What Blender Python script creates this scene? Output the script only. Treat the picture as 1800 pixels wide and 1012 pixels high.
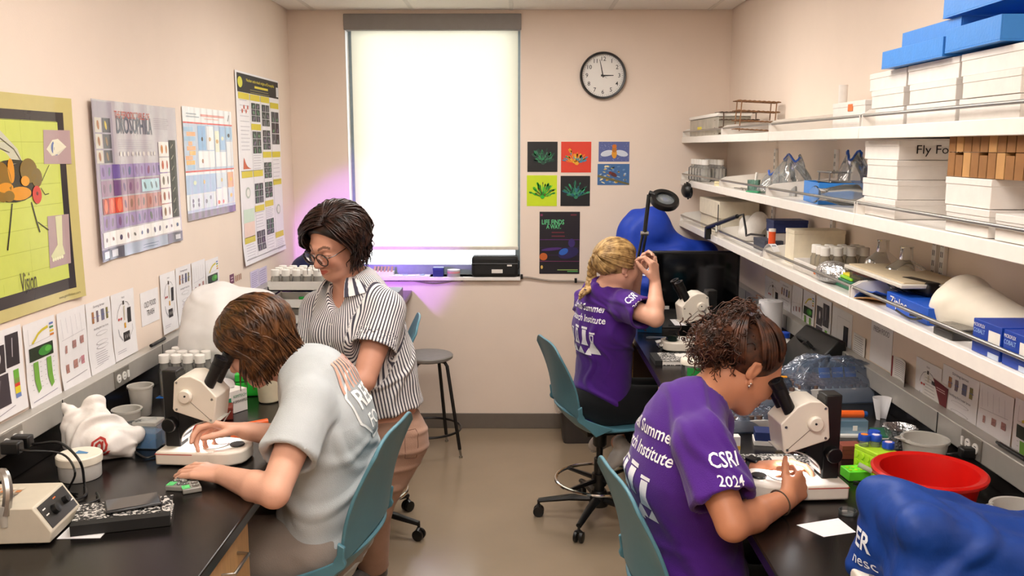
import bpy, bmesh, math, random
import numpy as np
from mathutils import Vector, Matrix, Euler, noise
from mathutils.bvhtree import BVHTree
random.seed(7)
PI = math.pi
for _o in list(bpy.data.objects): bpy.data.objects.remove(_o)
SC = bpy.context.scene
COL = SC.collection
# ------------------------------------------------------------------ camera
FPX = 1560.0                      # focal length in pixels of the 1800 px wide frame
CAMZ = 1.83
PITCH = math.atan(248 / FPX); YAW = math.atan(12 / FPX)
cam = bpy.data.cameras.new('camera'); cam.sensor_width = 36.0; cam.lens = FPX / 1800 * 36
camo = bpy.data.objects.new('camera', cam); COL.objects.link(camo)
camo.location = (0, 0, CAMZ); camo.rotation_euler = (PI / 2 - PITCH, 0, YAW)
cam.clip_start = 0.05; SC.camera = camo
CR = Euler((PI / 2 - PITCH, 0, YAW)).to_matrix()
# ------------------------------------------------------------------ room measures
XL, XR, YB, YF, ZC = -1.425, 1.306, 5.634, -1.6, 2.656
BZ = 0.92                          # bench height
BXL, BXR = -0.685, 0.555           # bench front edges
# ------------------------------------------------------------------ world, lights, exposure
w = bpy.data.worlds.new('world'); SC.world = w; w.use_nodes = True
bgn = w.node_tree.nodes['Background']; bgn.inputs[0].default_value = (0.92, 0.97, 1.0, 1); bgn.inputs[1].default_value = 5.0
SC.view_settings.view_transform = 'Standard'; SC.view_settings.look = 'None'
SC.view_settings.gamma = 1.0; SC.view_settings.use_curve_mapping = False
SC.view_settings.exposure = 0.0
SC.cycles.transparent_max_bounces = 24
SC.cycles.caustics_reflective = False; SC.cycles.caustics_refractive = False; SC.cycles.sample_clamp_indirect = 5.0
PANEL_STRENGTH = 18.0               # ceiling troffers
# ------------------------------------------------------------------ helpers
def V(*a): return Vector(a[0] if len(a) == 1 else a)
def P(u, v, X=None, Y=None, Z=None):
    """the point of the room seen at a place in the frame, on a plane of the room"""
    d = CR @ Vector(((u - 900) / FPX, (506 - v) / FPX, -1)); o = Vector((0, 0, CAMZ))
    t = (X - o.x) / d.x if X is not None else (Y - o.y) / d.y if Y is not None else (Z - o.z) / d.z
    return o + d * t
def lin(c):
    c = c / 255.0
    return c / 12.92 if c <= 0.04045 else ((c + 0.055) / 1.055) ** 2.4
def rgb(h):
    if isinstance(h, str):
        h = h.lstrip('#'); h = h if len(h) == 6 else ''.join(x * 2 for x in h); return tuple(lin(int(h[i:i + 2], 16)) for i in (0, 2, 4))
    return h
MATS = {}
def mat(name, col='#808080', rough=0.5, metal=0.0, spec=0.5, var=0.06, scale=30.0, bump=0.0, bscale=None, emit=0.0, sheen=0.0, coat=0.0, sub=0.0, attr=None, stretch=None, aniso=0.0):
    if name in MATS: return MATS[name]
    m = bpy.data.materials.new(name); m.use_nodes = True; nt = m.node_tree; b = nt.nodes['Principled BSDF']
    c = rgb(col)
    b.inputs['Roughness'].default_value = rough; b.inputs['Metallic'].default_value = metal
    b.inputs['Specular IOR Level'].default_value = spec
    if sheen: b.inputs['Sheen Weight'].default_value = sheen
    if coat: b.inputs['Coat Weight'].default_value = coat; b.inputs['Coat Roughness'].default_value = 0.08
    if aniso: b.inputs['Anisotropic'].default_value = aniso
    tc = nt.nodes.new('ShaderNodeTexCoord'); src = tc.outputs['Object']
    if stretch:
        mp = nt.nodes.new('ShaderNodeMapping'); mp.inputs['Scale'].default_value = stretch
        nt.links.new(src, mp.inputs[0]); src = mp.outputs[0]
    n = nt.nodes.new('ShaderNodeTexNoise'); n.inputs['Scale'].default_value = scale; n.inputs['Detail'].default_value = 4
    nt.links.new(src, n.inputs['Vector'])
    if attr:
        a = nt.nodes.new('ShaderNodeAttribute'); a.attribute_name = attr; base = a.outputs['Color']
    else:
        r = nt.nodes.new('ShaderNodeRGB'); r.outputs[0].default_value = (*c, 1); base = r.outputs[0]
    if var:
        hs = nt.nodes.new('ShaderNodeHueSaturation'); mr = nt.nodes.new('ShaderNodeMapRange')
        mr.inputs['From Min'].default_value = 0.3; mr.inputs['From Max'].default_value = 0.7
        mr.inputs['To Min'].default_value = 1 - var; mr.inputs['To Max'].default_value = 1 + var
        nt.links.new(n.outputs['Fac'], mr.inputs['Value']); nt.links.new(mr.outputs[0], hs.inputs['Value'])
        nt.links.new(base, hs.inputs['Color']); base = hs.outputs['Color']
    nt.links.new(base, b.inputs['Base Color'])
    if bump:
        bn = n
        if bscale:
            bn = nt.nodes.new('ShaderNodeTexNoise'); bn.inputs['Scale'].default_value = bscale; bn.inputs['Detail'].default_value = 3
            nt.links.new(src, bn.inputs['Vector'])
        bp = nt.nodes.new('ShaderNodeBump'); bp.inputs['Strength'].default_value = bump; bp.inputs['Distance'].default_value = 0.01
        nt.links.new(bn.outputs['Fac'], bp.inputs['Height']); nt.links.new(bp.outputs['Normal'], b.inputs['Normal'])
    if emit:
        nt.links.new(base, b.inputs['Emission Color']); b.inputs['Emission Strength'].default_value = emit
    if sub:
        b.inputs['Subsurface Weight'].default_value = sub; b.inputs['Subsurface Radius'].default_value = (0.02, 0.008, 0.005)
        b.inputs['Subsurface Scale'].default_value = 0.4
    MATS[name] = m; return m
def clear(name, col='#ffffff', alpha=0.25, rough=0.08, gloss=0.15, milky=True):
    """thin clear or frosted plastic and glass: see-through film with a gloss and some body"""
    if name in MATS: return MATS[name]
    m = bpy.data.materials.new(name); m.use_nodes = True; nt = m.node_tree; nt.nodes.clear()
    out = nt.nodes.new('ShaderNodeOutputMaterial'); c = (*rgb(col), 1)
    tr = nt.nodes.new('ShaderNodeBsdfTransparent'); tk = max(0, 1 - alpha * 1.6); tr.inputs[0].default_value = tuple(tk + (1 - tk) * (.45 + .55 * x) for x in c[:3]) + (1,)
    df = nt.nodes.new('ShaderNodeBsdfDiffuse'); df.inputs[0].default_value = c
    tl = nt.nodes.new('ShaderNodeBsdfTranslucent'); tl.inputs[0].default_value = c
    ad = nt.nodes.new('ShaderNodeMixShader'); ad.inputs[0].default_value = 0.4
    nt.links.new(df.outputs[0], ad.inputs[1]); nt.links.new(tl.outputs[0], ad.inputs[2])
    mx = nt.nodes.new('ShaderNodeMixShader')
    n = nt.nodes.new('ShaderNodeTexNoise'); n.inputs['Scale'].default_value = 14; tc = nt.nodes.new('ShaderNodeTexCoord')
    nt.links.new(tc.outputs['Object'], n.inputs['Vector'])
    mr = nt.nodes.new('ShaderNodeMapRange'); mr.inputs['To Min'].default_value = alpha * 0.75; mr.inputs['To Max'].default_value = min(1, alpha * 1.25)
    nt.links.new(n.outputs['Fac'], mr.inputs['Value']); nt.links.new(mr.outputs[0], mx.inputs[0])
    nt.links.new(tr.outputs[0], mx.inputs[1]); nt.links.new(ad.outputs[0], mx.inputs[2])
    gl = nt.nodes.new('ShaderNodeBsdfGlossy'); gl.inputs['Roughness'].default_value = rough
    lw = nt.nodes.new('ShaderNodeLayerWeight'); lw.inputs['Blend'].default_value = gloss
    m2 = nt.nodes.new('ShaderNodeMixShader'); nt.links.new(lw.outputs['Fresnel'], m2.inputs[0])
    nt.links.new(mx.outputs[0], m2.inputs[1]); nt.links.new(gl.outputs[0], m2.inputs[2])
    nt.links.new(m2.outputs[0], out.inputs[0]); MATS[name] = m; return m
def vcmat(name='printed_paper', rough=0.55, coat=0.0, spec=0.4):
    return mat(name, rough=rough, attr='Col', var=0.02, coat=coat, spec=spec)

def setp(o, label=None, cat=None, group=None, kind=None):
    if label: o['label'] = label
    if cat: o['category'] = cat
    if group: o['group'] = group
    if kind: o['kind'] = kind
    return o
def empty(name, loc=(0, 0, 0), rz=0, label=None, cat=None, group=None):
    o = bpy.data.objects.new(name, None); COL.objects.link(o); o.location = loc; o.rotation_euler = (0, 0, rz)
    o.empty_display_size = 0.05
    return setp(o, label, cat, group)
def copy_tree(o, parent=None):
    c = o.copy(); COL.objects.link(c)
    if parent is not None:
        c.parent = parent; c.matrix_parent_inverse = o.matrix_parent_inverse.copy()
    for ch in list(o.children): copy_tree(ch, c)
    return c
def smooth_obj(me, ang=40):
    me.polygons.foreach_set('use_smooth', [True] * len(me.polygons))
    if ang < 180:
        bm = bmesh.new(); bm.from_mesh(me); ca = math.radians(ang)
        for e in bm.edges:
            if len(e.link_faces) == 2 and e.calc_face_angle(0) > ca: e.smooth = False
        bm.to_mesh(me); bm.free()
class B:
    """collects shapes into one mesh"""
    def __init__(s): s.v = []; s.f = []; s.m = Matrix()
    def add(s, vs, fs):
        o = len(s.v); s.v += [tuple(s.m @ Vector(p)) for p in vs]; s.f += [tuple(i + o for i in f) for f in fs]; return s
    def box(s, c, d, rz=0, rx=0, ry=0, taper=1.0):
        c = Vector(c); R = Euler((rx, ry, rz)).to_matrix(); hx, hy, hz = d[0] / 2, d[1] / 2, d[2] / 2
        vs = []
        for z, k in ((-hz, 1.0), (hz, taper)):
            for x, y in ((-hx, -hy), (hx, -hy), (hx, hy), (-hx, hy)): vs.append(c + R @ Vector((x * k, y * k, z)))
        return s.add(vs, [(3, 2, 1, 0), (4, 5, 6, 7), (0, 1, 5, 4), (1, 2, 6, 5), (2, 3, 7, 6), (3, 0, 4, 7)])
    def b2(s, a, b): return s.box([(a[i] + b[i]) / 2 for i in range(3)], [abs(b[i] - a[i]) for i in range(3)])
    def tube(s, pts, r, n=8, cap=True, flat=None, closed=False):
        pts = [Vector(p) for p in pts]; k = len(pts); rr = list(r) if hasattr(r, '__len__') else [r] * k
        vs = []; fs = []; prev = None
        for i, p in enumerate(pts):
            if closed: t = pts[(i + 1) % k] - pts[i - 1]
            else: t = pts[min(i + 1, k - 1)] - pts[max(i - 1, 0)]
            t = t.normalized() if t.length > 1e-9 else Vector((0, 0, 1))
            if prev is None:
                a = Vector((0, 0, 1)) if abs(t.z) < 0.9 else Vector((1, 0, 0)); x = t.cross(a).normalized()
            else: x = (prev - t * prev.dot(t)).normalized()
            prev = x; y = t.cross(x)
            for j in range(n):
                a = 2 * PI * j / n; vs.append(p + x * (math.cos(a) * rr[i]) + y * (math.sin(a) * rr[i] * (flat or 1)))
        for i in range(k if closed else k - 1):
            i2 = (i + 1) % k
            for j in range(n): fs.append((i * n + j, i * n + (j + 1) % n, i2 * n + (j + 1) % n, i2 * n + j))
        if cap and not closed: fs += [tuple(range(n - 1, -1, -1)), tuple((k - 1) * n + j for j in range(n))]
        return s.add(vs, fs)
    def cyl(s, a, b, r, r2=None, n=20): return s.tube([a, b], [r, r if r2 is None else r2], n)
    def lathe(s, prof, c=(0, 0, 0), n=28, M=None, sx=1, sy=1, cap=True):
        vs = []; fs = []; M = M or Matrix(); c = Vector(c)
        for r, z in prof:
            for j in range(n):
                a = 2 * PI * j / n; vs.append(c + M @ Vector((math.cos(a) * r * sx, math.sin(a) * r * sy, z)))
        for i in range(len(prof) - 1):
            for j in range(n): fs.append((i * n + j, i * n + (j + 1) % n, (i + 1) * n + (j + 1) % n, (i + 1) * n + j))
        if cap and prof[0][0] > 1e-6: fs.append(tuple(range(n - 1, -1, -1)))
        if cap and prof[-1][0] > 1e-6: fs.append(tuple((len(prof) - 1) * n + j for j in range(n)))
        return s.add(vs, fs)
    def prism(s, poly, o, ux, uy, h):
        """polygon in the plane (ux, uy) at o, pushed along h (a vector)"""
        o, ux, uy, h = Vector(o), Vector(ux), Vector(uy), Vector(h); n = len(poly)
        a = [o + ux * p[0] + uy * p[1] for p in poly]; b = [p + h for p in a]
        return s.add(a + b, [tuple(range(n - 1, -1, -1)), tuple(range(n, 2 * n))] + [(i, (i + 1) % n, n + (i + 1) % n, n + i) for i in range(n)])
    def ball(s, c, r, n=14, m=8, R=None):
        r = (r, r, r) if not hasattr(r, '__len__') else r; R = R or Matrix.Identity(3); c = Vector(c)
        vs = [c + R @ Vector((0, 0, -r[2]))]; fs = []
        for i in range(1, m):
            t = PI * i / m - PI / 2
            for j in range(n):
                a = 2 * PI * j / n; vs.append(c + R @ Vector((math.cos(a) * math.cos(t) * r[0], math.sin(a) * math.cos(t) * r[1], math.sin(t) * r[2])))
        vs.append(c + R @ Vector((0, 0, r[2])))
        for j in range(n):
            fs.append((0, 1 + (j + 1) % n, 1 + j)); e = len(vs) - 1; o = 1 + (m - 2) * n
            fs.append((e, o + j, o + (j + 1) % n))
            for i in range(m - 2): fs.append((1 + i * n + j, 1 + i * n + (j + 1) % n, 1 + (i + 1) * n + (j + 1) % n, 1 + (i + 1) * n + j))
        return s.add(vs, fs)
    def sheet(s, fn, nu, nv, th=0.0):
        """a surface fn(u, v), given a thickness along its normal"""
        g = [[Vector(fn(i / nu, j / nv)) for j in range(nv + 1)] for i in range(nu + 1)]
        top = []; bot = []
        for i in range(nu + 1):
            for j in range(nv + 1):
                du = g[min(i + 1, nu)][j] - g[max(i - 1, 0)][j]; dv = g[i][min(j + 1, nv)] - g[i][max(j - 1, 0)]
                nn = du.cross(dv); nn = nn.normalized() if nn.length > 1e-12 else Vector((0, 0, 1))
                top.append(g[i][j] + nn * th / 2); bot.append(g[i][j] - nn * th / 2)
        w = nv + 1; ix = lambda i, j: i * w + j; fs = []
        for i in range(nu):
            for j in range(nv): fs.append((ix(i, j), ix(i + 1, j), ix(i + 1, j + 1), ix(i, j + 1)))
        if th == 0: return s.add(top, fs)
        N = len(top); fs += [tuple(N + k for k in reversed(f)) for f in fs]
        ring = [ix(i, 0) for i in range(nu)] + [ix(nu, j) for j in range(nv)] + [ix(i, nv) for i in range(nu, 0, -1)] + [ix(0, j) for j in range(nv, 0, -1)]
        for k in range(len(ring)):
            a, b = ring[k], ring[(k + 1) % len(ring)]; fs.append((b, a, a + N, b + N))
        return s.add(top + bot, fs)
    def build(s, name, m, parent=None, bevel=0, ang=40, loc=None, rz=0, seg=2, solid=0, subd=0):
        me = bpy.data.meshes.new(name); me.from_pydata(s.v, [], s.f); me.update()
        bm = bmesh.new(); bm.from_mesh(me); bmesh.ops.recalc_face_normals(bm, faces=bm.faces[:]); bm.to_mesh(me); bm.free()
        if ang: smooth_obj(me, ang)
        o = bpy.data.objects.new(name, me); COL.objects.link(o)
        if m: me.materials.append(m)
        if parent is not None: o.parent = parent
        if loc is not None: o.location = loc
        if rz: o.rotation_euler = (0, 0, rz)
        if solid:
            q = o.modifiers.new('solid', 'SOLIDIFY'); q.thickness = solid; q.offset = 0
        if subd:
            q = o.modifiers.new('sub', 'SUBSURF'); q.levels = subd; q.render_levels = subd
        if bevel:
            q = o.modifiers.new('bevel', 'BEVEL'); q.width = bevel; q.segments = seg; q.limit_method = 'ANGLE'; q.angle_limit = math.radians(40)
        return o
def struct(o): o['kind'] = 'structure'; return o
# ------------------------------------------------------------------ lettering and printed artwork
_TXT = {}
def text_mesh(s, bold=0.0, shear=0.0):
    k = (s, bold, shear)
    if k not in _TXT:
        cu = bpy.data.curves.new('t', 'FONT'); cu.body = s; cu.size = 1.0; cu.offset = bold; cu.resolution_u = 2; cu.shear = shear
        ob = bpy.data.objects.new('t', cu); me = bpy.data.meshes.new_from_object(ob)
        vs = [(v.co.x, v.co.y) for v in me.vertices]; fs = [tuple(p.vertices) for p in me.polygons]
        bpy.data.objects.remove(ob); bpy.data.curves.remove(cu); bpy.data.meshes.remove(me)
        _TXT[k] = (vs, fs)
    return _TXT[k]
class Canvas:
    """flat print: coloured shapes in sheet coordinates (metres, origin lower left)"""
    def __init__(s, w, h, bg='#f4f2f0'):
        s.w, s.h = w, h; s.v = []; s.f = []; s.c = []; s.bg = bg
    def poly(s, pts, col, l=1):
        o = len(s.v); s.v += [(p[0], p[1], l) for p in pts]; s.f.append(tuple(range(o, o + len(pts)))); s.c.append(rgb(col)); return s
    def rect(s, x0, y0, x1, y1, col, l=1): return s.poly([(x0, y0), (x1, y0), (x1, y1), (x0, y1)], col, l)
    def ell(s, x, y, rx, ry, col, l=1, n=18, a=0.0):
        ca, sa = math.cos(a), math.sin(a); q = []
        for i in range(n):
            t = 2 * PI * i / n; dx, dy = rx * math.cos(t), ry * math.sin(t); q.append((x + dx * ca - dy * sa, y + dx * sa + dy * ca))
        return s.poly(q, col, l)
    def line(s, pts, wd, col, l=1):
        for a, b in zip(pts, pts[1:]):
            dx, dy = b[0] - a[0], b[1] - a[1]; L = math.hypot(dx, dy) or 1; nx, ny = -dy / L * wd / 2, dx / L * wd / 2
            s.poly([(a[0] - nx, a[1] - ny), (b[0] - nx, b[1] - ny), (b[0] + nx, b[1] + ny), (a[0] + nx, a[1] + ny)], col, l)
        return s
    def frame(s, x0, y0, x1, y1, wd, col, l=1): return s.line([(x0, y0), (x1, y0), (x1, y1), (x0, y1), (x0, y0)], wd, col, l)
    def text(s, t, x, y, size, col='#222222', l=2, sx=1.0, bold=0.0, center=False, width=None, shear=0.0):
        vs, fs = text_mesh(t, bold, shear)
        if not vs: return s
        mx = max(p[0] for p in vs)
        if width: sx = width / (mx * size)
        if center: x -= mx * size * sx / 2
        o = len(s.v); s.v += [(x + p[0] * size * sx, y + p[1] * size, l) for p in vs]; c = rgb(col)
        for f in fs: s.f.append(tuple(i + o for i in f)); s.c.append(c)
        return s
    def lines(s, x0, x1, y0, y1, n, col='#8a8684', wd=0.0016, l=1, rag=0.25, rnd=random):
        for i in range(n):
            y = y1 - (y1 - y0) * i / max(1, n - 1); s.rect(x0, y - wd / 2, x1 - (x1 - x0) * rag * rnd.random(), y + wd / 2, col, l)
        return s
    def obj(s, name, fn, m, parent, eps=0.0005):
        """fn(x, y, height) places the print; one mesh with a colour per face"""
        me = bpy.data.meshes.new(name); me.from_pydata([tuple(fn(x, y, l * eps)) for x, y, l in s.v], [], s.f); me.update()
        ca = me.color_attributes.new('Col', 'FLOAT_COLOR', 'CORNER'); buf = []
        for f, c in zip(s.f, s.c): buf += list((*c, 1.0)) * len(f)
        ca.data.foreach_set('color', buf); me.materials.append(m)
        o = bpy.data.objects.new(name, me); COL.objects.link(o); o.parent = parent; return o
    def place(s, name, origin, ux, uy, nn, label, cat, group=None, th=0.0008, m=None, curl=None, sheetmat=None, back=None):
        """the sheet with its print, hung with its lower left corner at origin"""
        o = Vector(origin); ux, uy, nn = Vector(ux).normalized(), Vector(uy).normalized(), Vector(nn).normalized()
        cf = curl or (lambda x, y: 0.0)
        fn = lambda x, y, e: ux * x + uy * y + nn * (cf(x, y) + th + e)
        root = empty(name, o, 0, label, cat, group)
        kx, ky = (max(8, int(s.w / .012)), max(8, int(s.h / .03))) if curl else (1, 1)
        B().sheet(lambda a, b: fn(a * s.w, b * s.h, -th / 2 - .0003), kx, ky, th).build('sheet', sheetmat or mat('sheet_' + s.bg, s.bg, 0.5, var=0.015), root, ang=30)
        if s.f:
            s2 = s
            if curl: s2 = s.split()
            s2.obj('print', fn, m or vcmat(), root)
        return root
    def split(s, step=0.012):
        """cuts big print faces up so that they follow a curled sheet"""
        r = Canvas(s.w, s.h, s.bg)
        for f, c in zip(s.f, s.c):
            pts = [s.v[i] for i in f]; x0 = min(p[0] for p in pts); x1 = max(p[0] for p in pts); y0 = min(p[1] for p in pts); y1 = max(p[1] for p in pts)
            if len(pts) == 4 and max(x1 - x0, y1 - y0) > step:
                n = max(1, int(max(x1 - x0, y1 - y0) / step)); a, b, d, e = [Vector(p) for p in pts]
                nx = max(1, round(n * (x1 - x0) / max(x1 - x0, y1 - y0))); ny = max(1, round(n * (y1 - y0) / max(x1 - x0, y1 - y0)))
                L = lambda i, j: (a.lerp(b, i / nx)).lerp(e.lerp(d, i / nx), j / ny)
                for i in range(nx):
                    for j in range(ny):
                        o = len(r.v); r.v += [tuple(L(i, j)), tuple(L(i + 1, j)), tuple(L(i + 1, j + 1)), tuple(L(i, j + 1))]; r.f.append((o, o + 1, o + 2, o + 3)); r.c.append(c)
            else:
                o = len(r.v); r.v += pts; r.f.append(tuple(range(o, o + len(pts)))); r.c.append(c)
        return r
def text_part(s, name, origin, ux, uy, size, m, parent, nn=None, eps=0.0012, bold=0.0, sx=1.0, width=None, center=True, label=None):
    """flat lettering on a flat face, in the parent's coordinates"""
    vs, fs = text_mesh(s, bold); mx = max(p[0] for p in vs)
    if width: sx = width / (mx * size)
    o, ux, uy = Vector(origin), Vector(ux).normalized(), Vector(uy).normalized(); nn = Vector(nn) if nn else ux.cross(uy)
    x0 = -mx * size * sx / 2 if center else 0
    b = B(); b.add([o + ux * (x0 + p[0] * size * sx) + uy * (p[1] * size) + nn * eps for p in vs], fs)
    t = b.build(name, m, parent, ang=0)
    if label: t['label'] = label
    return t
# ================================================================== the room
m_wall = mat('painted_wall', '#eddccd', 0.75, var=0.012, scale=6, bump=0.05, bscale=220)
m_white = mat('white_paint', '#efeae4', 0.45, var=0.02)
m_ceil = mat('ceiling_tile', '#ece6de', 0.9, var=0.03, scale=160, bump=0.25, bscale=260)
m_tbar = mat('white_tbar', '#d8d2ca', 0.5)
m_base = mat('rubber_baseboard', '#6e655c', 0.5, var=0.03)
m_black = mat('black_plastic', '#0c0c0d', 0.38, var=0.05)
m_blackmat = mat('black_rubber', '#121212', 0.7)
m_chrome = mat('chrome', '#d6d6d6', 0.12, 1.0, var=0.02)
m_steel = mat('brushed_steel', '#a9a7a3', 0.32, 1.0, var=0.05, scale=60)
m_epoxy = mat('black_epoxy_worktop', '#100d0c', 0.22, spec=0.5, var=0.12, scale=8, bump=0.03, bscale=350)
m_wood = mat('maple_veneer', '#c49a66', 0.45, var=0.14, scale=9, stretch=(14, 14, 1.2))
def floor_mat():
    m = mat('polished_vinyl_floor', '#94836e', 0.2, spec=0.5, var=0.06, scale=2.2); nt = m.node_tree; b = nt.nodes['Principled BSDF']
    n = nt.nodes.new('ShaderNodeTexNoise'); n.inputs['Scale'].default_value = 5; n.inputs['Detail'].default_value = 6
    r = nt.nodes.new('ShaderNodeMapRange'); r.inputs['To Min'].default_value = 0.12; r.inputs['To Max'].default_value = 0.26
    tc = nt.nodes.new('ShaderNodeTexCoord'); nt.links.new(tc.outputs['Object'], n.inputs['Vector']); nt.links.new(n.outputs['Fac'], r.inputs['Value']); nt.links.new(r.outputs[0], b.inputs['Roughness'])
    return m
struct(B().b2((XL - .15, YF - .15, -.1), (XR + .15, YB + .3, 0)).build('floor', floor_mat(), ang=0))
# window opening
WX0, WX1 = P(611, 250, Y=YB).x, P(915.5, 250, Y=YB).x
WZ0, WZ1 = P(760, 486, Y=YB).z, P(760, 24, Y=YB).z
WD = 0.17
b = B()
b.b2((XL - .15, YB, 0), (WX0, YB + WD, ZC + .12)); b.b2((WX1, YB, 0), (XR + .15, YB + WD, ZC + .12))
b.b2((WX0, YB, 0), (WX1, YB + WD, WZ0)); b.b2((WX0, YB, WZ1), (WX1, YB + WD, ZC + .12))
struct(b.build('wall_back', m_wall, ang=0))
struct(B().b2((XL - .15, YF, 0), (XL, YB, ZC + .12)).build('wall_left', m_wall, ang=0))
struct(B().b2((XR, YF, 0), (XR + .15, YB, ZC + .12)).build('wall_right', m_wall, ang=0))
struct(B().b2((XL - .15, YF - .15, 0), (XR + .15, YF, ZC + .12)).build('wall_front', m_wall, ang=0))
struct(B().b2((XL, YB - .007, 0), (XR, YB - .0005, .102)).build('baseboard_back', m_base, bevel=.003))
# door behind the viewer
d = struct(empty('door_1', (-.2, YF, 0)))
B().b2((-.45, .001, 0), (.45, .045, 2.1)).build('door_leaf', m_wood, d, bevel=.004)
fb = B(); fb.b2((-.52, .001, 0), (-.452, .06, 2.17)); fb.b2((.452, .001, 0), (.52, .06, 2.17)); fb.b2((-.452, .001, 2.102), (.452, .06, 2.17)); fb.build('door_frame', m_base, d)
B().tube([(.38, .05, 1.0), (.38, .09, 1.0), (.27, .09, 1.0)], .009).build('door_handle', m_steel, d)
# ceiling with tiles on a grid
ce = struct(B().b2((XL - .15, YF, ZC + .02), (XR + .15, YB + .15, ZC + .12)).build('ceiling', m_white, ang=0))
gx = [P(722, 14, Z=ZC).x + .605 * k for k in range(-3, 5)]; gy = [YB - .46 - .605 * k for k in range(-1, 13)]
lights_at = [(3, 2), (3, 5), (3, 8), (3, 10)]          # grid cells (column, row): two cells hold a lamp
skip = set()
for cx_, cy_ in lights_at: skip |= {(cx_, cy_), (cx_ + 1, cy_)}
tileme = None
for i in range(len(gx) - 1):
    for j in range(len(gy) - 1):
        x0, x1, y0, y1 = max(gx[i], XL), min(gx[i + 1], XR), max(gy[j + 1], YF), min(gy[j], YB)
        if x1 - x0 < .03 or y1 - y0 < .03 or (i, j) in skip: continue
        full = abs(x1 - x0 - .605) < .001 and abs(y1 - y0 - .605) < .001
        if full and tileme:
            o = bpy.data.objects.new('ceiling_tile', tileme); COL.objects.link(o); o.parent = ce; o.location = ((x0 + x1) / 2, (y0 + y1) / 2, 0)
        else:
            hx, hy = (x1 - x0) / 2 - .008, (y1 - y0) / 2 - .008
            o = B().b2((-hx, -hy, ZC + .002), (hx, hy, ZC + .018)).build('ceiling_tile', m_ceil, ce, ang=0, loc=((x0 + x1) / 2, (y0 + y1) / 2, 0))
            if full: tileme = o.data
for k in [k for k in range(1, 7) if XL < gx[k] < XR]: B().b2((gx[k] - .012, YF + .001, ZC - .001), (gx[k] + .012, YB - .001, ZC + .012)).build('grid_bar', m_tbar, ce, ang=0)
for y in gy:
    if YF < y < YB: B().b2((XL + .001, y - .012, ZC - .0004), (XR - .001, y + .012, ZC + .012)).build('grid_bar', m_tbar, ce, ang=0)
m_panel = mat('lit_lamp_lens', '#fff8f0', 0.4, emit=PANEL_STRENGTH, var=0.0)
for n_, (i, j) in enumerate(lights_at):
    x0, x1, y0, y1 = gx[i] + .014, gx[i + 2] - .014, gy[j + 1] + .014, gy[j] - .014
    t = empty('ceiling_light', ((x0 + x1) / 2, (y0 + y1) / 2, ZC), 0, ['white recessed ceiling lamp nearest the window', 'white recessed ceiling lamp above the two near microscopes', 'white recessed ceiling lamp straight above the viewer', 'white recessed ceiling lamp behind the viewer near the door'][n_], 'ceiling light', 'recessed ceiling lamps')
    hx, hy = (x1 - x0) / 2, (y1 - y0) / 2
    fb = B(); fb.b2((-hx, -hy, 0), (-hx + .03, hy, .06)); fb.b2((hx - .03, -hy, 0), (hx, hy, .06)); fb.b2((-hx + .03, -hy, 0), (hx - .03, -hy + .03, .06)); fb.b2((-hx + .03, hy - .03, 0), (hx - .03, hy, .06))
    fb.build('lamp_frame', m_white, t, ang=0)
    B().b2((-hx + .03, -hy + .03, .003), (hx - .03, hy - .03, .008)).build('lamp_lens', m_panel, t, ang=0)
# ------------------------------------------------------------------ window
win = struct(empty('window_1', ((WX0 + WX1) / 2, YB, WZ0)))
ww, wh = (WX1 - WX0), WZ1 - WZ0; hx = ww / 2
m_alu = mat('blue_grey_aluminium', '#8d9ca6', 0.4, 0.3)
fb = B(); fw = .035
fb.b2((-hx, .1, 0), (-hx + fw, .15, wh)); fb.b2((hx - fw, .1, 0), (hx, .15, wh)); fb.b2((-hx + fw, .1, 0), (hx - fw, .15, fw + .03)); fb.b2((-hx + fw, .1, wh - fw), (hx - fw, .15, wh))
fb.build('window_frame', m_alu, win, bevel=.002)
B().b2((-hx + fw, .122, fw + .03), (hx - fw, .128, wh - fw)).build('window_pane', clear('window_glass', '#ffffff', .02, .02, .12), win, ang=0)
B().b2((-hx + .001, -.03, -.022), (hx - .001, .1, .0)).build('window_sill', m_white, win, bevel=.003)
jb = B(); jb.b2((-hx + .0005, .0, .0), (-hx + .004, .1, wh)); jb.b2((hx - .004, .0, .0), (hx - .0005, .1, wh)); jb.build('jamb_lining', m_white, win, ang=0)
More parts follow.
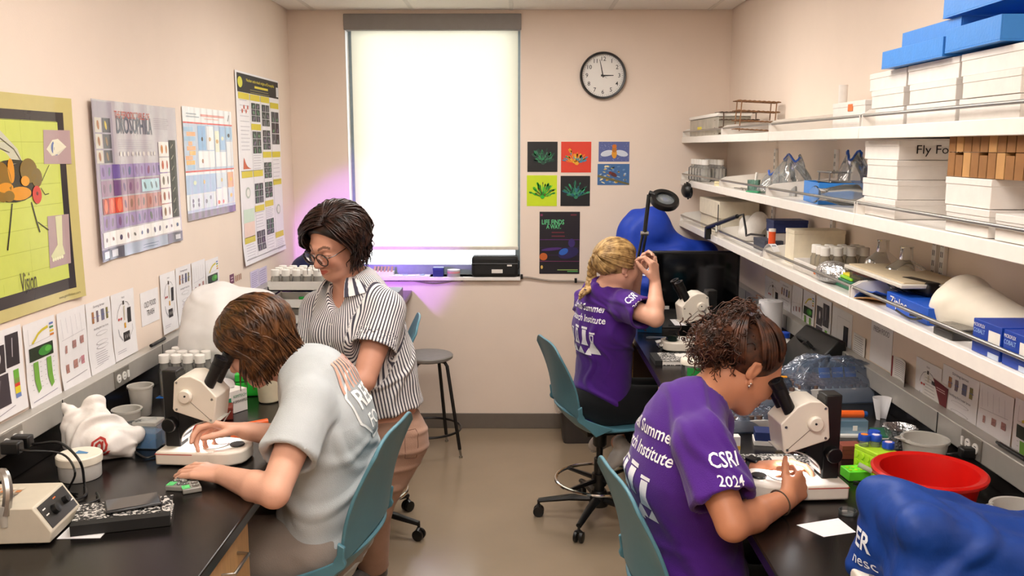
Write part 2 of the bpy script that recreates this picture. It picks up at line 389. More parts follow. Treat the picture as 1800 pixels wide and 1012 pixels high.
# roller shade
zt, zb = P(760, 53, Y=YB).z - WZ0, P(760, 440, Y=YB).z - WZ0
sh = empty('roller_shade', ((WX0 + WX1) / 2, YB, WZ0), 0, 'cream translucent roller shade glowing in the window, under a grey cassette', 'roller shade')
B().b2((-hx - .002, -.02, zt), (hx + .002, .075, wh - .002)).build('shade_cassette', mat('grey_cassette', '#8b8683', 0.6, var=.03), sh, bevel=.004)
def shade_mat():
    m = bpy.data.materials.new('shade_fabric'); m.use_nodes = True; nt = m.node_tree; nt.nodes.clear(); out = nt.nodes.new('ShaderNodeOutputMaterial')
    tl = nt.nodes.new('ShaderNodeBsdfTranslucent'); tl.inputs[0].default_value = (.78, .75, .66, 1); df = nt.nodes.new('ShaderNodeBsdfDiffuse'); df.inputs[0].default_value = (.75, .7, .6, 1)
    mx = nt.nodes.new('ShaderNodeMixShader'); n = nt.nodes.new('ShaderNodeTexNoise'); n.inputs['Scale'].default_value = 300
    tc = nt.nodes.new('ShaderNodeTexCoord'); nt.links.new(tc.outputs['Object'], n.inputs['Vector']); mr = nt.nodes.new('ShaderNodeMapRange'); mr.inputs['To Min'].default_value = .7; mr.inputs['To Max'].default_value = .8
    nt.links.new(n.outputs['Fac'], mr.inputs['Value']); nt.links.new(mr.outputs[0], mx.inputs[0]); nt.links.new(df.outputs[0], mx.inputs[1]); nt.links.new(tl.outputs[0], mx.inputs[2]); nt.links.new(mx.outputs[0], out.inputs[0]); return m
B().b2((-hx + .035, .03, zb + .02), (hx - .018, .0312, zt + .004)).build('shade_fabric', shade_mat(), sh, ang=0)
B().b2((-hx + .032, .024, zb), (hx - .015, .038, zb + .022)).build('hem_bar', mat('cream_hem', '#d9d2c6', .5), sh, bevel=.003)
# ------------------------------------------------------------------ benches
def bench(side):
    L = side == 'left'; s = 1 if L else -1; xw = XL if L else XR; xe = BXL if L else BXR; y0, y1 = (.6, YB - .012) if L else (.6, YB - .012)
    t = empty('lab_bench_worktop', (xw, 0, BZ), 0, 'long black epoxy worktop along the %s wall with a low back curb' % side, 'worktop')
    e = abs(xe - xw)
    B().b2((s * .002, y0, -.032), (s * e, y1, 0)).build('worktop', m_epoxy, t, bevel=.004)
    B().b2((s * .002, y0, .0), (s * .024, y1, .088 if L else .056)).build('back_curb', m_epoxy, t, bevel=.003)
    # wall raceway with outlets
    zr = BZ + (.09 if L else .058)
    r = empty('power_raceway', (xw, 0, zr), 0, 'grey metal power raceway with outlets running along the %s wall' % side, 'raceway')
    B().b2((s * .001, y0, 0), (s * .048, y1, .068)).build('raceway_body', mat('raceway_grey', '#b9b5ae', .38, .35, var=.03), r, bevel=.003)
    k = y1
    while k > y0 + .2:
        B().b2((s * .0485, k - .004, .0), (s * .0495, k, .067)).build('cover_joint', m_blackmat, r, ang=0); k -= .76
    return r
rl = bench('left'); rr_ = bench('right')
m_outl = mat('outlet_plate', '#8f8a82', .35, .4); m_outw = mat('outlet_white', '#e9e6e0', .4)
def outlet(parent, xw, s, y, dark=True):
    g = B(); g.b2((s * .048, y - .055, .004), (s * .052, y + .055, .064)); o = g.build('outlet_plate', m_outl, parent, bevel=.001)
    for dy in (-.028, .014):
        f = B(); f.cyl((s * .052, y + dy, .034), (s * .0545, y + dy, .034), .015, n=16); p = f.build('receptacle', m_outw, o)
        sl = B()
        for dz, w_ in ((.006, .008), (-.006, .008)): sl.b2((s * .0546, y + dy - .006, .034 + dz - .001), (s * .0552, y + dy + .004, .034 + dz + .001))
        sl.build('slot', m_blackmat, p, ang=0)
    B().b2((s * .052, y + .038, .022), (s * .056, y + .048, .046)).build('switch', m_outw, o)
for u_, v_ in ((214, 658), (345, 582), (20, 775)): outlet(rl, XL, 1, P(u_, v_, X=XL + .05).y)
for u_, v_ in ((1706, 795), (1418, 592)): outlet(rr_, XR, -1, P(u_, v_, X=XR - .05).y)
# cabinets
m_inside = mat('cabinet_body_panel', '#5d3d28', .6, var=.08, stretch=(10, 10, 1))  # cabinet bodies, a darker brown than the drawer fronts
def cabinet(name, xf, s, y0, y1, label, rows, handle='bar', ncol=1):
    """front face at xf, body runs back towards the wall (s = +1: the wall is at +x)"""
    t = empty(name, (xf, y0, 0), 0, label, 'cabinet'); wd = y1 - y0; dp = .58
    B().b2((s * .02, 0, .1), (s * dp, wd, BZ - .034)).build('body', m_inside, t, ang=0)
    B().b2((s * .06, .005, .0005), (s * dp, wd - .005, .1)).build('plinth', m_blackmat, t, ang=0)
    for c in range(ncol):
        a, b_ = wd * c / ncol + .004, wd * (c + 1) / ncol - .004; z = BZ - .04
        for hgt in rows:
            z0 = z - hgt; dr = B().b2((0, a, z0 + .004), (s * .0195, b_, z - .002)).build('drawer' if hgt < .3 else 'door', m_wood, t, bevel=.002)
            yc = (a + b_) / 2 if hgt < .3 else b_ - .06
            if handle == 'bar':
                zz = z - .062 if hgt < .3 else z - .1
                p = [(0, yc - .06, zz), (-s * .03, yc - .055, zz), (-s * .03, yc + .055, zz), (0, yc + .06, zz)]
                B().tube(p, .0045).build('handle', m_steel, dr)
            else:
                zz = z - .03; B().b2((-s * .006, yc - .05, zz - .02), (0, yc + .05, zz)).build('handle', m_black, dr, bevel=.002)
            z = z0
    return t
yk = P(438, 950, X=BXL - .025).y
cabinet('drawer_cabinet', BXL - .025, -1, yk - .95, yk, 'light maple drawer cabinet under the near left worktop, wire handle', (.2, .2, .41), 'bar', 3)
cabinet('drawer_cabinet', BXL - .025, -1, 4.46, 4.92, 'maple drawer cabinet under the far left worktop by the window', (.2, .2, .41), 'bar', 1)
ya = 4.52; yb_ = P(1156, 700, X=BXR + .025).y
cabinet('drawer_cabinet', BXR + .025, 1, ya, YB - .03, 'maple drawer cabinet with black pulls behind the blond person', (.2, .2, .41), 'pull', 2)
cabinet('drawer_cabinet', BXR + .025, 1, 2.95, yb_, 'maple cabinet under the middle of the right worktop', (.2, .61), 'pull', 1)
cabinet('drawer_cabinet', BXR + .025, 1, .65, 1.45, 'maple cabinet under the near end of the right worktop', (.2, .61), 'pull', 1)
# ------------------------------------------------------------------ wall shelves, three tiers
m_shelf = mat('white_shelf', '#eee9e2', .4, var=.02)
SXF = 1.02                          # front edges of the shelves
SZ = [P(1505, 392, X=SXF).z - .03, 0, 0]
SZ = {'lower': P(1498, 545, X=SXF).z, 'middle': P(1503, 396, X=SXF).z, 'top': P(1512, 244, X=SXF).z}
joints = [YB - .01, P(1268, 240, X=SXF).y, P(1352, 240, X=SXF).y, P(1511, 240, X=SXF).y, P(1511, 240, X=SXF).y - 1.0]
SHELF_TOP = {}
for tier in ('lower', 'middle', 'top'):
    z = SZ[tier]; SHELF_TOP[tier] = z + .034
    for k in range(4):
        y1, y0 = joints[k] - .002, joints[k + 1] + .002
        names = ['far end by the window wall', 'second from the window wall', 'third from the window wall', 'nearest the viewer']
        t = empty('wall_shelf', (SXF, y0, z), 0, 'white shelf section with rail, %s tier, %s' % (tier, names[k]), 'shelf', 'white shelf sections on the right wall'); L = y1 - y0; dp = XR - SXF - .012
        B().b2((.004, .003, .016), (dp, L - .003, .034)).build('shelf_board', m_shelf, t, bevel=.002)
        B().b2((-.004, .0, .0), (.004, L, .036)).build('front_lip', m_shelf, t, bevel=.002)
        for yy in (.006, L - .01): 
            B().prism([(0, 0), (dp, 0), (dp, .11), (.03, .085), (0, .07)], (0, yy, .0), (1, 0, 0), (0, 0, 1), (0, .004, 0)).build('end_bracket', m_shelf, t)
        B().cyl((.006, .0, .068), (.006, L, .068), .005, n=10).build('front_rail', m_steel, t)
for yj, nm in zip([joints[1], joints[2], joints[3], P(1660, 300, X=XR).y], ('by the wire racks', 'behind the clear bags', 'behind the flasks', 'behind the stacked white boxes')):
    t = empty('shelf_standard', (XR, yj, 1.22), 0, 'slotted white shelf upright on the right wall, %s' % nm, 'shelf upright', 'slotted shelf uprights')
    B().b2((-.014, -.014, 0), (-.001, .014, .60)).build('upright', m_shelf, t, bevel=.001)
    sl = B()
    for k in range(18):
        for dy in (-.006, .004): sl.b2((-.0146, dy, .02 + k * .032), (-.0141, dy + .003, .037 + k * .032))
    sl.build('slots', m_blackmat, t, ang=0)
# ================================================================== bodies: smooth implicit surfaces turned into one mesh each
class SDF:
    def __init__(s, lo, hi, h):
        s.lo = np.array(lo, np.float32); s.h = h; s.n = np.ceil((np.array(hi) - np.array(lo)) / h).astype(int) + 1
        s.a = np.full(tuple(s.n), 1.0, np.float32)
    def _sub(s, lo, hi, pad):
        i0 = np.maximum(np.floor((np.array(lo) - pad - s.lo) / s.h).astype(int), 0); i1 = np.minimum(np.ceil((np.array(hi) + pad - s.lo) / s.h).astype(int) + 1, s.n)
        if np.any(i1 <= i0): return None, None
        ax = [s.lo[k] + s.h * np.arange(i0[k], i1[k], dtype=np.float32) for k in range(3)]
        return (slice(i0[0], i1[0]), slice(i0[1], i1[1]), slice(i0[2], i1[2])), np.stack(np.meshgrid(*ax, indexing='ij'), -1)
    def _op(s, sl, d, k, sub):
        a = s.a[sl]
        if sub: a, d = -a, d
        hh = np.clip(0.5 + 0.5 * (d - a) / k, 0, 1); r = d * (1 - hh) + a * hh - k * hh * (1 - hh)
        s.a[sl] = -r if sub else r
    def cone(s, a, b, ra, rb, k=.012, flat=None, sub=False, cut=None):
        a = np.array(a, np.float32); b = np.array(b, np.float32); r = max(ra, rb)
        sl, p = s._sub(np.minimum(a, b) - r, np.maximum(a, b) + r, k + 3 * s.h)
        if sl is None: return s
        ab = b - a; L2 = float(ab @ ab) + 1e-12; t = np.clip(((p - a) @ ab) / L2, 0, 1); q = p - a - t[..., None] * ab; sc = 1.0
        if flat is not None:
            e = np.array(flat[0], np.float32); e /= np.linalg.norm(e); f0, f1 = (flat[1], flat[2]) if len(flat) > 2 else (flat[1], flat[1])
            f = f0 + (f1 - f0) * t; qe = q @ e; q = q + (qe * (1 / f - 1))[..., None] * e; sc = min(f0, f1, 1)
        d = (np.sqrt((q * q).sum(-1)) - (ra + (rb - ra) * t)) * sc
        if cut is not None:
            for cp, cn in (cut if isinstance(cut, list) else [cut]): d = np.maximum(d, (p - np.array(cp, np.float32)) @ np.array(cn, np.float32))
        s._op(sl, d, k, sub); return s
    def ell(s, c, r, R=None, k=.012, sub=False):
        c = np.array(c, np.float32); r = np.array(r, np.float32); R = np.eye(3) if R is None else np.array(R)
        m = float(r.max()); sl, p = s._sub(c - m, c + m, k + 3 * s.h)
        if sl is None: return s
        q = (p - c) @ R.astype(np.float32); k0 = np.sqrt(((q / r) ** 2).sum(-1)); k1 = np.sqrt(((q / r ** 2) ** 2).sum(-1)) + 1e-9
        s._op(sl, k0 * (k0 - 1) / k1, k, sub); return s
    def plane(s, cp, cn, k=.004, lo=None, hi=None):
        lo = s.lo if lo is None else lo; hi = s.lo + s.h * s.n if hi is None else hi
        sl, p = s._sub(lo, hi, 0)
        if sl is not None: s._op(sl, -((p - np.array(cp, np.float32)) @ np.array(cn, np.float32)), k, True)
        return s
    def mesh(s, smooth=1):
        a = s.a; sg = a < 0; nx, ny, nz = a.shape
        c = np.zeros((nx - 1, ny - 1, nz - 1), np.uint8)
        for dx in (0, 1):
            for dy in (0, 1):
                for dz in (0, 1): c += sg[dx:nx - 1 + dx, dy:ny - 1 + dy, dz:nz - 1 + dz]
        act = np.argwhere((c > 0) & (c < 8)); idx = np.full(c.shape, -1, np.int32); idx[tuple(act.T)] = np.arange(len(act))
        acc = np.zeros((len(act), 3)); cnt = np.zeros(len(act))
        cor = [(i, j, k) for i in (0, 1) for j in (0, 1) for k in (0, 1)]
        for p in cor:
            for ax in range(3):
                if p[ax]: continue
                q = list(p); q[ax] = 1; q = tuple(q)
                v0 = a[tuple((act + p).T)]; v1 = a[tuple((act + q).T)]; m = (v0 < 0) != (v1 < 0)
                t = np.where(m, v0 / np.where(m, v0 - v1, 1), 0); pt = np.repeat(np.array(p, float)[None], len(act), 0); pt[:, ax] = t
                acc += np.where(m[:, None], pt, 0); cnt += m
        v = s.lo + s.h * (act + acc / np.maximum(cnt, 1)[:, None])
        fs = []
        for ax in range(3):
            o = [x for x in range(3) if x != ax]; n_ = [slice(None)] * 3; m_ = [slice(None)] * 3; n_[ax] = slice(0, -1); m_[ax] = slice(1, None)
            ch = sg[tuple(n_)] != sg[tuple(m_)]; e = np.argwhere(ch); ok = np.all(e[:, o] > 0, 1) & np.all(e[:, o] < np.array(a.shape)[o] - 1, 1); e = e[ok]
            q = []
            for d1, d2 in ((-1, -1), (0, -1), (0, 0), (-1, 0)):
                w_ = e.copy(); w_[:, o[0]] += d1; w_[:, o[1]] += d2; q.append(idx[tuple(w_.T)])
            q = np.stack(q, 1); fl = sg[tuple(e.T)]
            if ax == 1: fl = ~fl
            q = np.where(fl[:, None], q, q[:, ::-1]); fs.append(q)
        f = np.concatenate(fs); f = f[(f >= 0).all(1)]
        for _ in range(smooth):
            sm = np.zeros_like(v); ct = np.zeros(len(v))
            for i in range(4):
                np.add.at(sm, f[:, i], v[f[:, (i + 1) % 4]]); np.add.at(ct, f[:, i], 1); np.add.at(sm, f[:, i], v[f[:, (i + 3) % 4]]); np.add.at(ct, f[:, i], 1)
            v = v * .4 + .6 * sm / np.maximum(ct, 1)[:, None]
        return v.astype(np.float32), f.astype(np.int32)
def np_obj(name, v, f, m, parent, off=(0, 0, 0), col=None, attrs=None):
    me = bpy.data.meshes.new(name); v = v - np.array(off, np.float32)
    me.vertices.add(len(v)); me.vertices.foreach_set('co', v.astype(np.float32).ravel())
    me.loops.add(f.size); me.loops.foreach_set('vertex_index', f.ravel()); me.polygons.add(len(f))
    me.polygons.foreach_set('loop_start', np.arange(0, f.size, f.shape[1], dtype=np.int32)); me.polygons.foreach_set('use_smooth', np.ones(len(f), bool)); me.update(); me.validate()
    if col is not None:
        ca = me.color_attributes.new('Col', 'FLOAT_COLOR', 'POINT'); ca.data.foreach_set('color', np.concatenate([col, np.ones((len(col), 1))], 1).astype(np.float32).ravel())
    for k, val in (attrs or {}).items():
        at = me.attributes.new(k, 'FLOAT', 'POINT'); at.data.foreach_set('value', val.astype(np.float32))
    me.materials.append(m); o = bpy.data.objects.new(name, me); COL.objects.link(o); o.parent = parent; return o
def nrm(v): v = np.array(v, float); return v / np.linalg.norm(v)
class Head:
    def __init__(s, c, F, U=None, size=1.0, roll=0.0):
        s.c = np.array(c, float); s.F = nrm(F); U = np.array((0, 0, 1.0)) if U is None else np.array(U, float)
        U = nrm(U - s.F * (U @ s.F)); R = np.cross(s.F, U); s.U = nrm(U * math.cos(roll) + R * math.sin(roll)); s.R = np.cross(s.F, s.U); s.s = size
        s.M = np.stack([s.R, s.F, s.U], 1)
    def w(s, r, f, u): return s.c + s.s * (s.M @ np.array((r, f, u)))
    def loc(s, p): return (np.asarray(p) - s.c) @ s.M / s.s
    def add(s, S, fem=0.5, lids=True):
        w = s.w; z = s.s; M = s.M
        E = lambda p, r, k=.02, sub=False: S.ell(w(*p), np.array(r) * z, M, k * z, sub)
        C = lambda p, q, a, b, k=.012, sub=False: S.cone(w(*p), w(*q), a * z, b * z, k * z, sub=sub)
        E((0, -.014, .032), (.076, .099, .086)); E((0, .03, -.02), (.063, .062, .088), .03)
        C((0, .02, -.06), (0, .066, -.097), .046, .021, .035); C((-.045, .0, -.05), (-.02, .058, -.09), .02, .018, .03); C((.045, .0, -.05), (.02, .058, -.09), .02, .018, .03)
        for q in (-1, 1):
            E((q * .038, .062, -.03), (.024, .024, .026), .03); C((q * .012, .09, .026), (q * .045, .07, .024), .009, .008, .016)
            E((q * .033, .104, .004), (.017, .014, .011), .014, True); E((q * .032, .0815, .002), (.0145, .0125, .0125), .003)
            C((q * .018, .0885, -.001), (q * .046, .079, -.002), .0045, .0045, .006)
            E((q * .013, .103, -.034), (.0085, .0095, .0075), .008)
            # ear
            S.ell(w(q * .076, -.012, -.004), np.array((.0075, .0165, .028)) * z, M @ np.array([[1, 0, 0], [0, .97, .24], [0, -.24, .97]]), .006 * z)
            S.cone(w(q * .079, -.022, .014), w(q * .081, -.004, .021), .005 * z, .004 * z, .006 * z); S.cone(w(q * .081, -.023, .012), w(q * .079, -.019, -.016), .004 * z, .004 * z, .006 * z)
            E((q * .0855, -.008, .001), (.006, .009, .014), .004, True); E((q * .076, .0, -.034), (.007, .008, .009), .006)
        C((0, .088, .018), (0, .112, -.026), .0075, .0115, .012); E((0, .112, -.03), (.0115, .011, .0095), .008)
        C((-.021, .085, -.061), (0, .097, -.0565), .0045, .0065, .007); C((.021, .085, -.061), (0, .097, -.0565), .0045, .0065, .007)
        C((-.018, .085, -.067), (0, .096, -.0695), .005, .0075, .007); C((.018, .085, -.067), (0, .096, -.0695), .005, .0075, .007)
        C((-.021, .094, -.0625), (.021, .094, -.0625), .0014, .0014, .003, True)
    def colors(s, v, skin, lip, brow, eye=True):
        q = s.loc(v); c = np.repeat(np.array(rgb(skin))[None], len(v), 0); n = np.linalg.norm(q, axis=1) < .16
        def put(m, col, t=1.0):
            t = (m * t)[:, None]; c[:] = c * (1 - t) + np.array(rgb(col)) * t
        ar = np.abs(q[:, 0]); g = lambda x, a: np.exp(-(x / a) ** 2)
        red = g(ar - .042, .02) * g(q[:, 2] + .03, .02) * (q[:, 1] > .03) + .8 * g(ar - 0, .016) * g(q[:, 2] + .03, .012) * (q[:, 1] > .08)
        put(red * n, lip, .28)
        put((g(q[:, 0], .02) * g(q[:, 2] + .063, .0085) * (q[:, 1] > .08) * n > .35).astype(float), lip, .85)
        yb = .026 + .008 * (1 - ((ar - .032) / .02) ** 2); put(((np.abs(q[:, 2] - yb) < .0042) & (ar > .012) & (ar < .052) & (q[:, 1] > .05) & n).astype(float), brow, .8)
        if eye:
            ey = ((ar - .032) / .0125) ** 2 + ((q[:, 2] + .002) / .0042) ** 2 < 1; ey &= (q[:, 1] > .07) & n; put(ey.astype(float), '#e8dfda', .8)
            iz = ((ar - .032) / .0055) ** 2 + ((q[:, 2] + .002) / .0045) ** 2 < 1; put((iz & ey).astype(float), '#33221a', .95)
        ln = (np.abs(((ar - .032) / .016) ** 2 + ((q[:, 2] - .000) / .007) ** 2 - 1) < .35) & (q[:, 2] > .0) & (q[:, 1] > .065) & n; put(ln.astype(float), brow, .65)
        return c
def hand(S, wrist, D, N, side, curls=((.3, .4, .3),) * 4, thumb=(.75, .55, .35), z=1.0, spread=1.0, tb=(.35, .35)):
    """five fingers on a palm: D to the fingertips, N out of the palm"""
    D = nrm(D); N = np.array(N, float); N = nrm(N - D * (N @ D)); T = np.cross(D, N) * (1 if side == 'R' else -1); W = np.array(wrist, float); tips = []
    S.cone(W - D * .01, W + D * .03 * z, .021 * z, .022 * z, .012, flat=(N, .72))
    for i, (o, L) in enumerate(((.029, .088), (.0095, .092), (-.0105, .087), (-.029, .077))):
        k = W + D * L * z + T * o * z * (1 + .12 * (spread - 1)); S.cone(W + D * .022 * z + T * o * .55 * z, k, .0155 * z, .0108 * z, .010, flat=(N, .85))
        p = k; th = 0; rs = (.0098, .0088, .0078, .0066); sp = T * o * 2.2 * (spread - .2)
        for j, (ln, cu) in enumerate(zip(((.043, .026, .021), (.047, .030, .022), (.044, .028, .021), (.034, .021, .019))[i], curls[i])):
            th += cu; d = nrm(D * math.cos(th) + N * math.sin(th) + sp); q = p + d * ln * z; S.cone(p, q, rs[j] * z, rs[j + 1] * z, .0035); p = q
        tips.append(p)
    S.cone(W + D * .015 * z + T * .012 * z, W + D * .045 * z + T * .03 * z + N * .008 * z, .016 * z, .014 * z, .012)
    d = nrm(T * thumb[0] + D * thumb[1] + N * thumb[2]); p = W + D * .03 * z + T * .026 * z + N * .008 * z
    for ln, r0, r1, tw in ((.036, .0125, .0108, 0), (.031, .0105, .0095, tb[0]), (.026, .0095, .0075, tb[1])):
        d = nrm(d + D * tw + N * tw * .4); q = p + d * ln * z; S.cone(p, q, r0 * z, r1 * z, .005); p = q
    tips.append(p); return tips
def arm(S, sh, el, wr, k=1.0, bulge=1.0):
    S.ell(sh, np.array((.053, .053, .053)) * k, None, .02); S.cone(sh, el, .049 * k * bulge, .039 * k, .02)
    sh, el, wr = (np.array(x, float) for x in (sh, el, wr)); S.cone(el, el + (wr - el) * .35, .037 * k, .040 * k, .012); S.cone(el + (wr - el) * .35, wr, .040 * k, .0255 * k, .012)
def bbox(pts, pad): a = np.array([np.array(p, float) for p in pts]); return a.min(0) - pad, a.max(0) + pad
def spine_add(S, spine, F, inf=0.0, k=.03):
    for (p, w0, d0), (q, w1, d1) in zip(spine, spine[1:]): S.cone(p, q, w0 + inf, w1 + inf, k, flat=(F, (d0 + inf) / (w0 + inf), (d1 + inf) / (w1 + inf)))
_BVH = {}
def decal(o_shirt, shapes, name, m, origin, ux, uy, parent, push, eps=.0022):
    """puts flat print (list of (verts, faces) in metres) on a garment by dropping it along `push`"""
    me = o_shirt.data
    if o_shirt.name not in _BVH:
        v = np.empty(len(me.vertices) * 3, np.float32); me.vertices.foreach_get('co', v); fi = np.empty(len(me.loops), np.int32); me.loops.foreach_get('vertex_index', fi)
        _BVH[o_shirt.name] = BVHTree.FromPolygons(v.reshape(-1, 3).tolist(), fi.reshape(-1, 4).tolist())
    bvh = _BVH[o_shirt.name]; b = B(); push = Vector(push).normalized(); ux, uy, origin = Vector(ux).normalized(), Vector(uy).normalized(), Vector(origin)
    for vs, fs in shapes:
        if len(vs) > 400 or True:
            bm = bmesh.new(); bv = [bm.verts.new((x, y, 0)) for x, y in vs]
            for f in fs:
                try: bm.faces.new([bv[i] for i in f])
                except ValueError: pass
            for _ in range(3):
                e = [e for e in bm.edges if e.calc_length() > .014]
                if not e: break
                bmesh.ops.subdivide_edges(bm, edges=e, cuts=1)
            bmesh.ops.triangulate(bm, faces=bm.faces[:]); bm.verts.ensure_lookup_table(); bm.verts.index_update()
            pts = []; hitok = []
            for q in bm.verts:
                p = origin + ux * q.co.x + uy * q.co.y; h = bvh.ray_cast(p - push * .25, push, .6)
                if h[0] is None: pts.append(p); hitok.append(False)
                else: pts.append(h[0] - push * eps); hitok.append(True)
            b.add(pts, [tuple(q.index for q in f.verts) for f in bm.faces if all(hitok[q.index] for q in f.verts) and max((pts[f.verts[0].index] - pts[q.index]).length for q in f.verts) < .05]); bm.free()
    me2 = bpy.data.meshes.new(name); me2.from_pydata(b.v, [], b.f); me2.update(); me2.materials.append(m)
    o = bpy.data.objects.new(name, me2); COL.objects.link(o); o.parent = parent; return o
def tshape(t, x, y, size, bold=0.0, sx=1.0, shear=0.0, width=None, center=False):
    vs, fs = text_mesh(t, bold, shear)
    if width: sx = width / (max(p[0] for p in vs) * size)
    if center: x -= max(p[0] for p in vs) * size * sx / 2
    return ([(x + a * size * sx, y + b * size) for a, b in vs], fs)
def fanshape(pts, n=7):
    c = (sum(p[0] for p in pts) / len(pts), sum(p[1] for p in pts) / len(pts)); q = []
    for a, b in zip(pts, pts[1:] + pts[:1]): q += [(a[0] + (b[0] - a[0]) * k / 6, a[1] + (b[1] - a[1]) * k / 6) for k in range(6)]
    m = len(q); v = [c] + [(c[0] + (x - c[0]) * r / n, c[1] + (y - c[1]) * r / n) for r in range(1, n + 1) for x, y in q]; f = [(0, 1 + i, 1 + (i + 1) % m) for i in range(m)]
    for r in range(n - 1): f += [(1 + r * m + i, 1 + (r + 1) * m + i, 1 + (r + 1) * m + (i + 1) % m, 1 + r * m + (i + 1) % m) for i in range(m)]
    return v, f
def pshape(pts): return (list(pts), [tuple(range(len(pts)))])
# ------------------------------------------------------------------ hair
class Hair:
    def __init__(s, H, seed=1): s.H = H; s.b = B(); s.r = random.Random(seed)
    def surf(s, d, off=0.0):
        """a point of the scalp in direction d (head coordinates), lifted by off"""
        d = nrm(d); r = np.array((.081, .104, .091)); t = 1 / np.linalg.norm(d / r); return np.array((0, -.014, .032)) + d * (t + off)
    def arc(s, d0, d1, n, off0, off1, bulge=0.0):
        d0, d1 = nrm(d0), nrm(d1); w = math.acos(max(-1, min(1, float(d0 @ d1)))) + 1e-6; out = []
        for i in range(n):
            t = i / (n - 1); d = (math.sin((1 - t) * w) * d0 + math.sin(t * w) * d1) / math.sin(w); out.append(s.H.w(*s.surf(d, off0 + (off1 - off0) * t + bulge * math.sin(PI * t))))
        return out
    def lock(s, pts, r0, r1=None, n=5, flat=.5):
        k = len(pts); r1 = r0 * .25 if r1 is None else r1
        rr = [r0 * (.55 + .45 * min(1, 4 * i / (k - 1))) * (1 - (i / (k - 1)) ** 3) + r1 * (i / (k - 1)) ** 3 for i in range(k)]
        s.b.tube([Vector(p) for p in pts], rr, n, True, flat)
    def build(s, m, parent, off, extra=None):
        for i, q in enumerate(s.b.v): s.b.v[i] = (q[0] - off[0], q[1] - off[1], q[2] - off[2])
        if extra is not None: s.b.add([tuple(x) for x in (extra[0] - np.array(off))], [tuple(int(i) for i in f) for f in extra[1]])
        me = bpy.data.meshes.new('hair'); me.from_pydata(s.b.v, [], s.b.f); me.polygons.foreach_set('use_smooth', [True] * len(me.polygons)); me.update(); me.materials.append(m)
        o = bpy.data.objects.new('hair', me); COL.objects.link(o); o.parent = parent; return o
def scalp(H, keep, grow=.006, h=.005):
    """close cap of hair: the cranium grown a little, cut back from the face by planes (head coordinates: point, normal to drop)"""
    S = SDF(H.c - .19 * H.s, H.c + .19 * H.s, h); S.ell(H.w(0, -.014, .032), (np.array((.076, .099, .086)) + grow) * H.s, H.M, .01)
    for p, n in keep: S.plane(H.w(*p), H.M @ nrm(n), .008)
    return S.mesh(1)
def hair_mat(name, c0, c1, rough=.38):
    m = bpy.data.materials.new(name); m.use_nodes = True; nt = m.node_tree; b = nt.nodes['Principled BSDF']
    n = nt.nodes.new('ShaderNodeTexNoise'); n.inputs['Scale'].default_value = 38; n.inputs['Detail'].default_value = 5; tc = nt.nodes.new('ShaderNodeTexCoord'); nt.links.new(tc.outputs['Object'], n.inputs['Vector'])
    r = nt.nodes.new('ShaderNodeValToRGB'); r.color_ramp.elements[0].position = .35; r.color_ramp.elements[1].position = .68; r.color_ramp.elements[0].color = (*rgb(c0), 1); r.color_ramp.elements[1].color = (*rgb(c1), 1)
    nt.links.new(n.outputs['Fac'], r.inputs[0]); nt.links.new(r.outputs[0], b.inputs['Base Color']); b.inputs['Roughness'].default_value = rough; b.inputs['Specular IOR Level'].default_value = .35
    return m
# ================================================================== people
def A(u, v, Y): return np.array(P(u, v, Y=Y))
def vnorm(v, f):
    n = np.cross(v[f[:, 2]] - v[f[:, 0]], v[f[:, 3]] - v[f[:, 1]]); o = np.zeros_like(v)
    for i in range(4): np.add.at(o, f[:, i], n)
    return o / (np.linalg.norm(o, axis=1)[:, None] + 1e-9)
def wrinkle(v, f, amp, fr, dirs, seed=0, mask=None):
    """cloth folds: warped ridges running along the given directions"""
    r = np.random.RandomState(seed); n = vnorm(v, f); d = np.zeros(len(v)); W = sum(np.sin(v @ r.randn(3) * 9 + r.rand() * 6)[:, None] * r.randn(3) for _ in range(4)) * .018
    q = v + W
    for dr in dirs:
        dr = nrm(dr); ph = r.rand() * 6; a = np.sin(q @ dr * fr + ph + 1.3 * np.sin(q @ r.randn(3) * 7)); d += np.maximum(a, -.2) ** 2 * (.5 + .5 * np.sin(q @ r.randn(3) * 8 + r.rand() * 6))
    d /= len(dirs)
    if mask is not None: d *= mask
    return (v + n * (d * amp)[:, None]).astype(np.float32)
def cloth_mat(name, col, rough=.85, bump=.25): return mat(name, col, rough, var=.05, scale=14, bump=bump, bscale=420, sheen=.15, spec=.25)
def skin_mat(name): return mat(name, attr='Col', rough=.48, spec=.35, var=.035, scale=22, bump=.04, bscale=300)
def tee(spine, F, neck, headc, sl, inf=.012, hem=None, h=.0055, sleeve_r=(.064, .074)):
    """T-shirt: torso, two sleeves (shoulder, elbow, share of the upper arm), hole for the neck"""
    pts = [p for p, _, _ in spine] + [np.array(q) for s_ in sl for q in (s_[0], s_[0] + (s_[1] - s_[0]) * s_[2])]; lo, hi = bbox(pts, .24); S = SDF(lo, hi, h)
    spine_add(S, spine, F, inf)
    for sh, el, fr in sl:
        nb = spine[-1][0]; S.cone(nb * .75 + sh * .25, sh, .05, .06, .04); e = sh + (el - sh) * fr; d = nrm(el - sh); S.cone(sh, e + d * .05, sleeve_r[0], sleeve_r[1], .03, cut=(e, d))
    for sh, el, fr in sl:
        e = sh + (el - sh) * fr; d = nrm(el - sh); S.cone(e - d * .035, e + d * .06, sleeve_r[1] - .018, sleeve_r[1] - .013, .004, sub=True)
    nd = nrm(headc - neck); S.cone(neck - nd * .012, neck + nd * .16, .056, .075, .008, sub=True)
    if hem is not None: S.plane(hem[0], hem[1], .004)
    return S
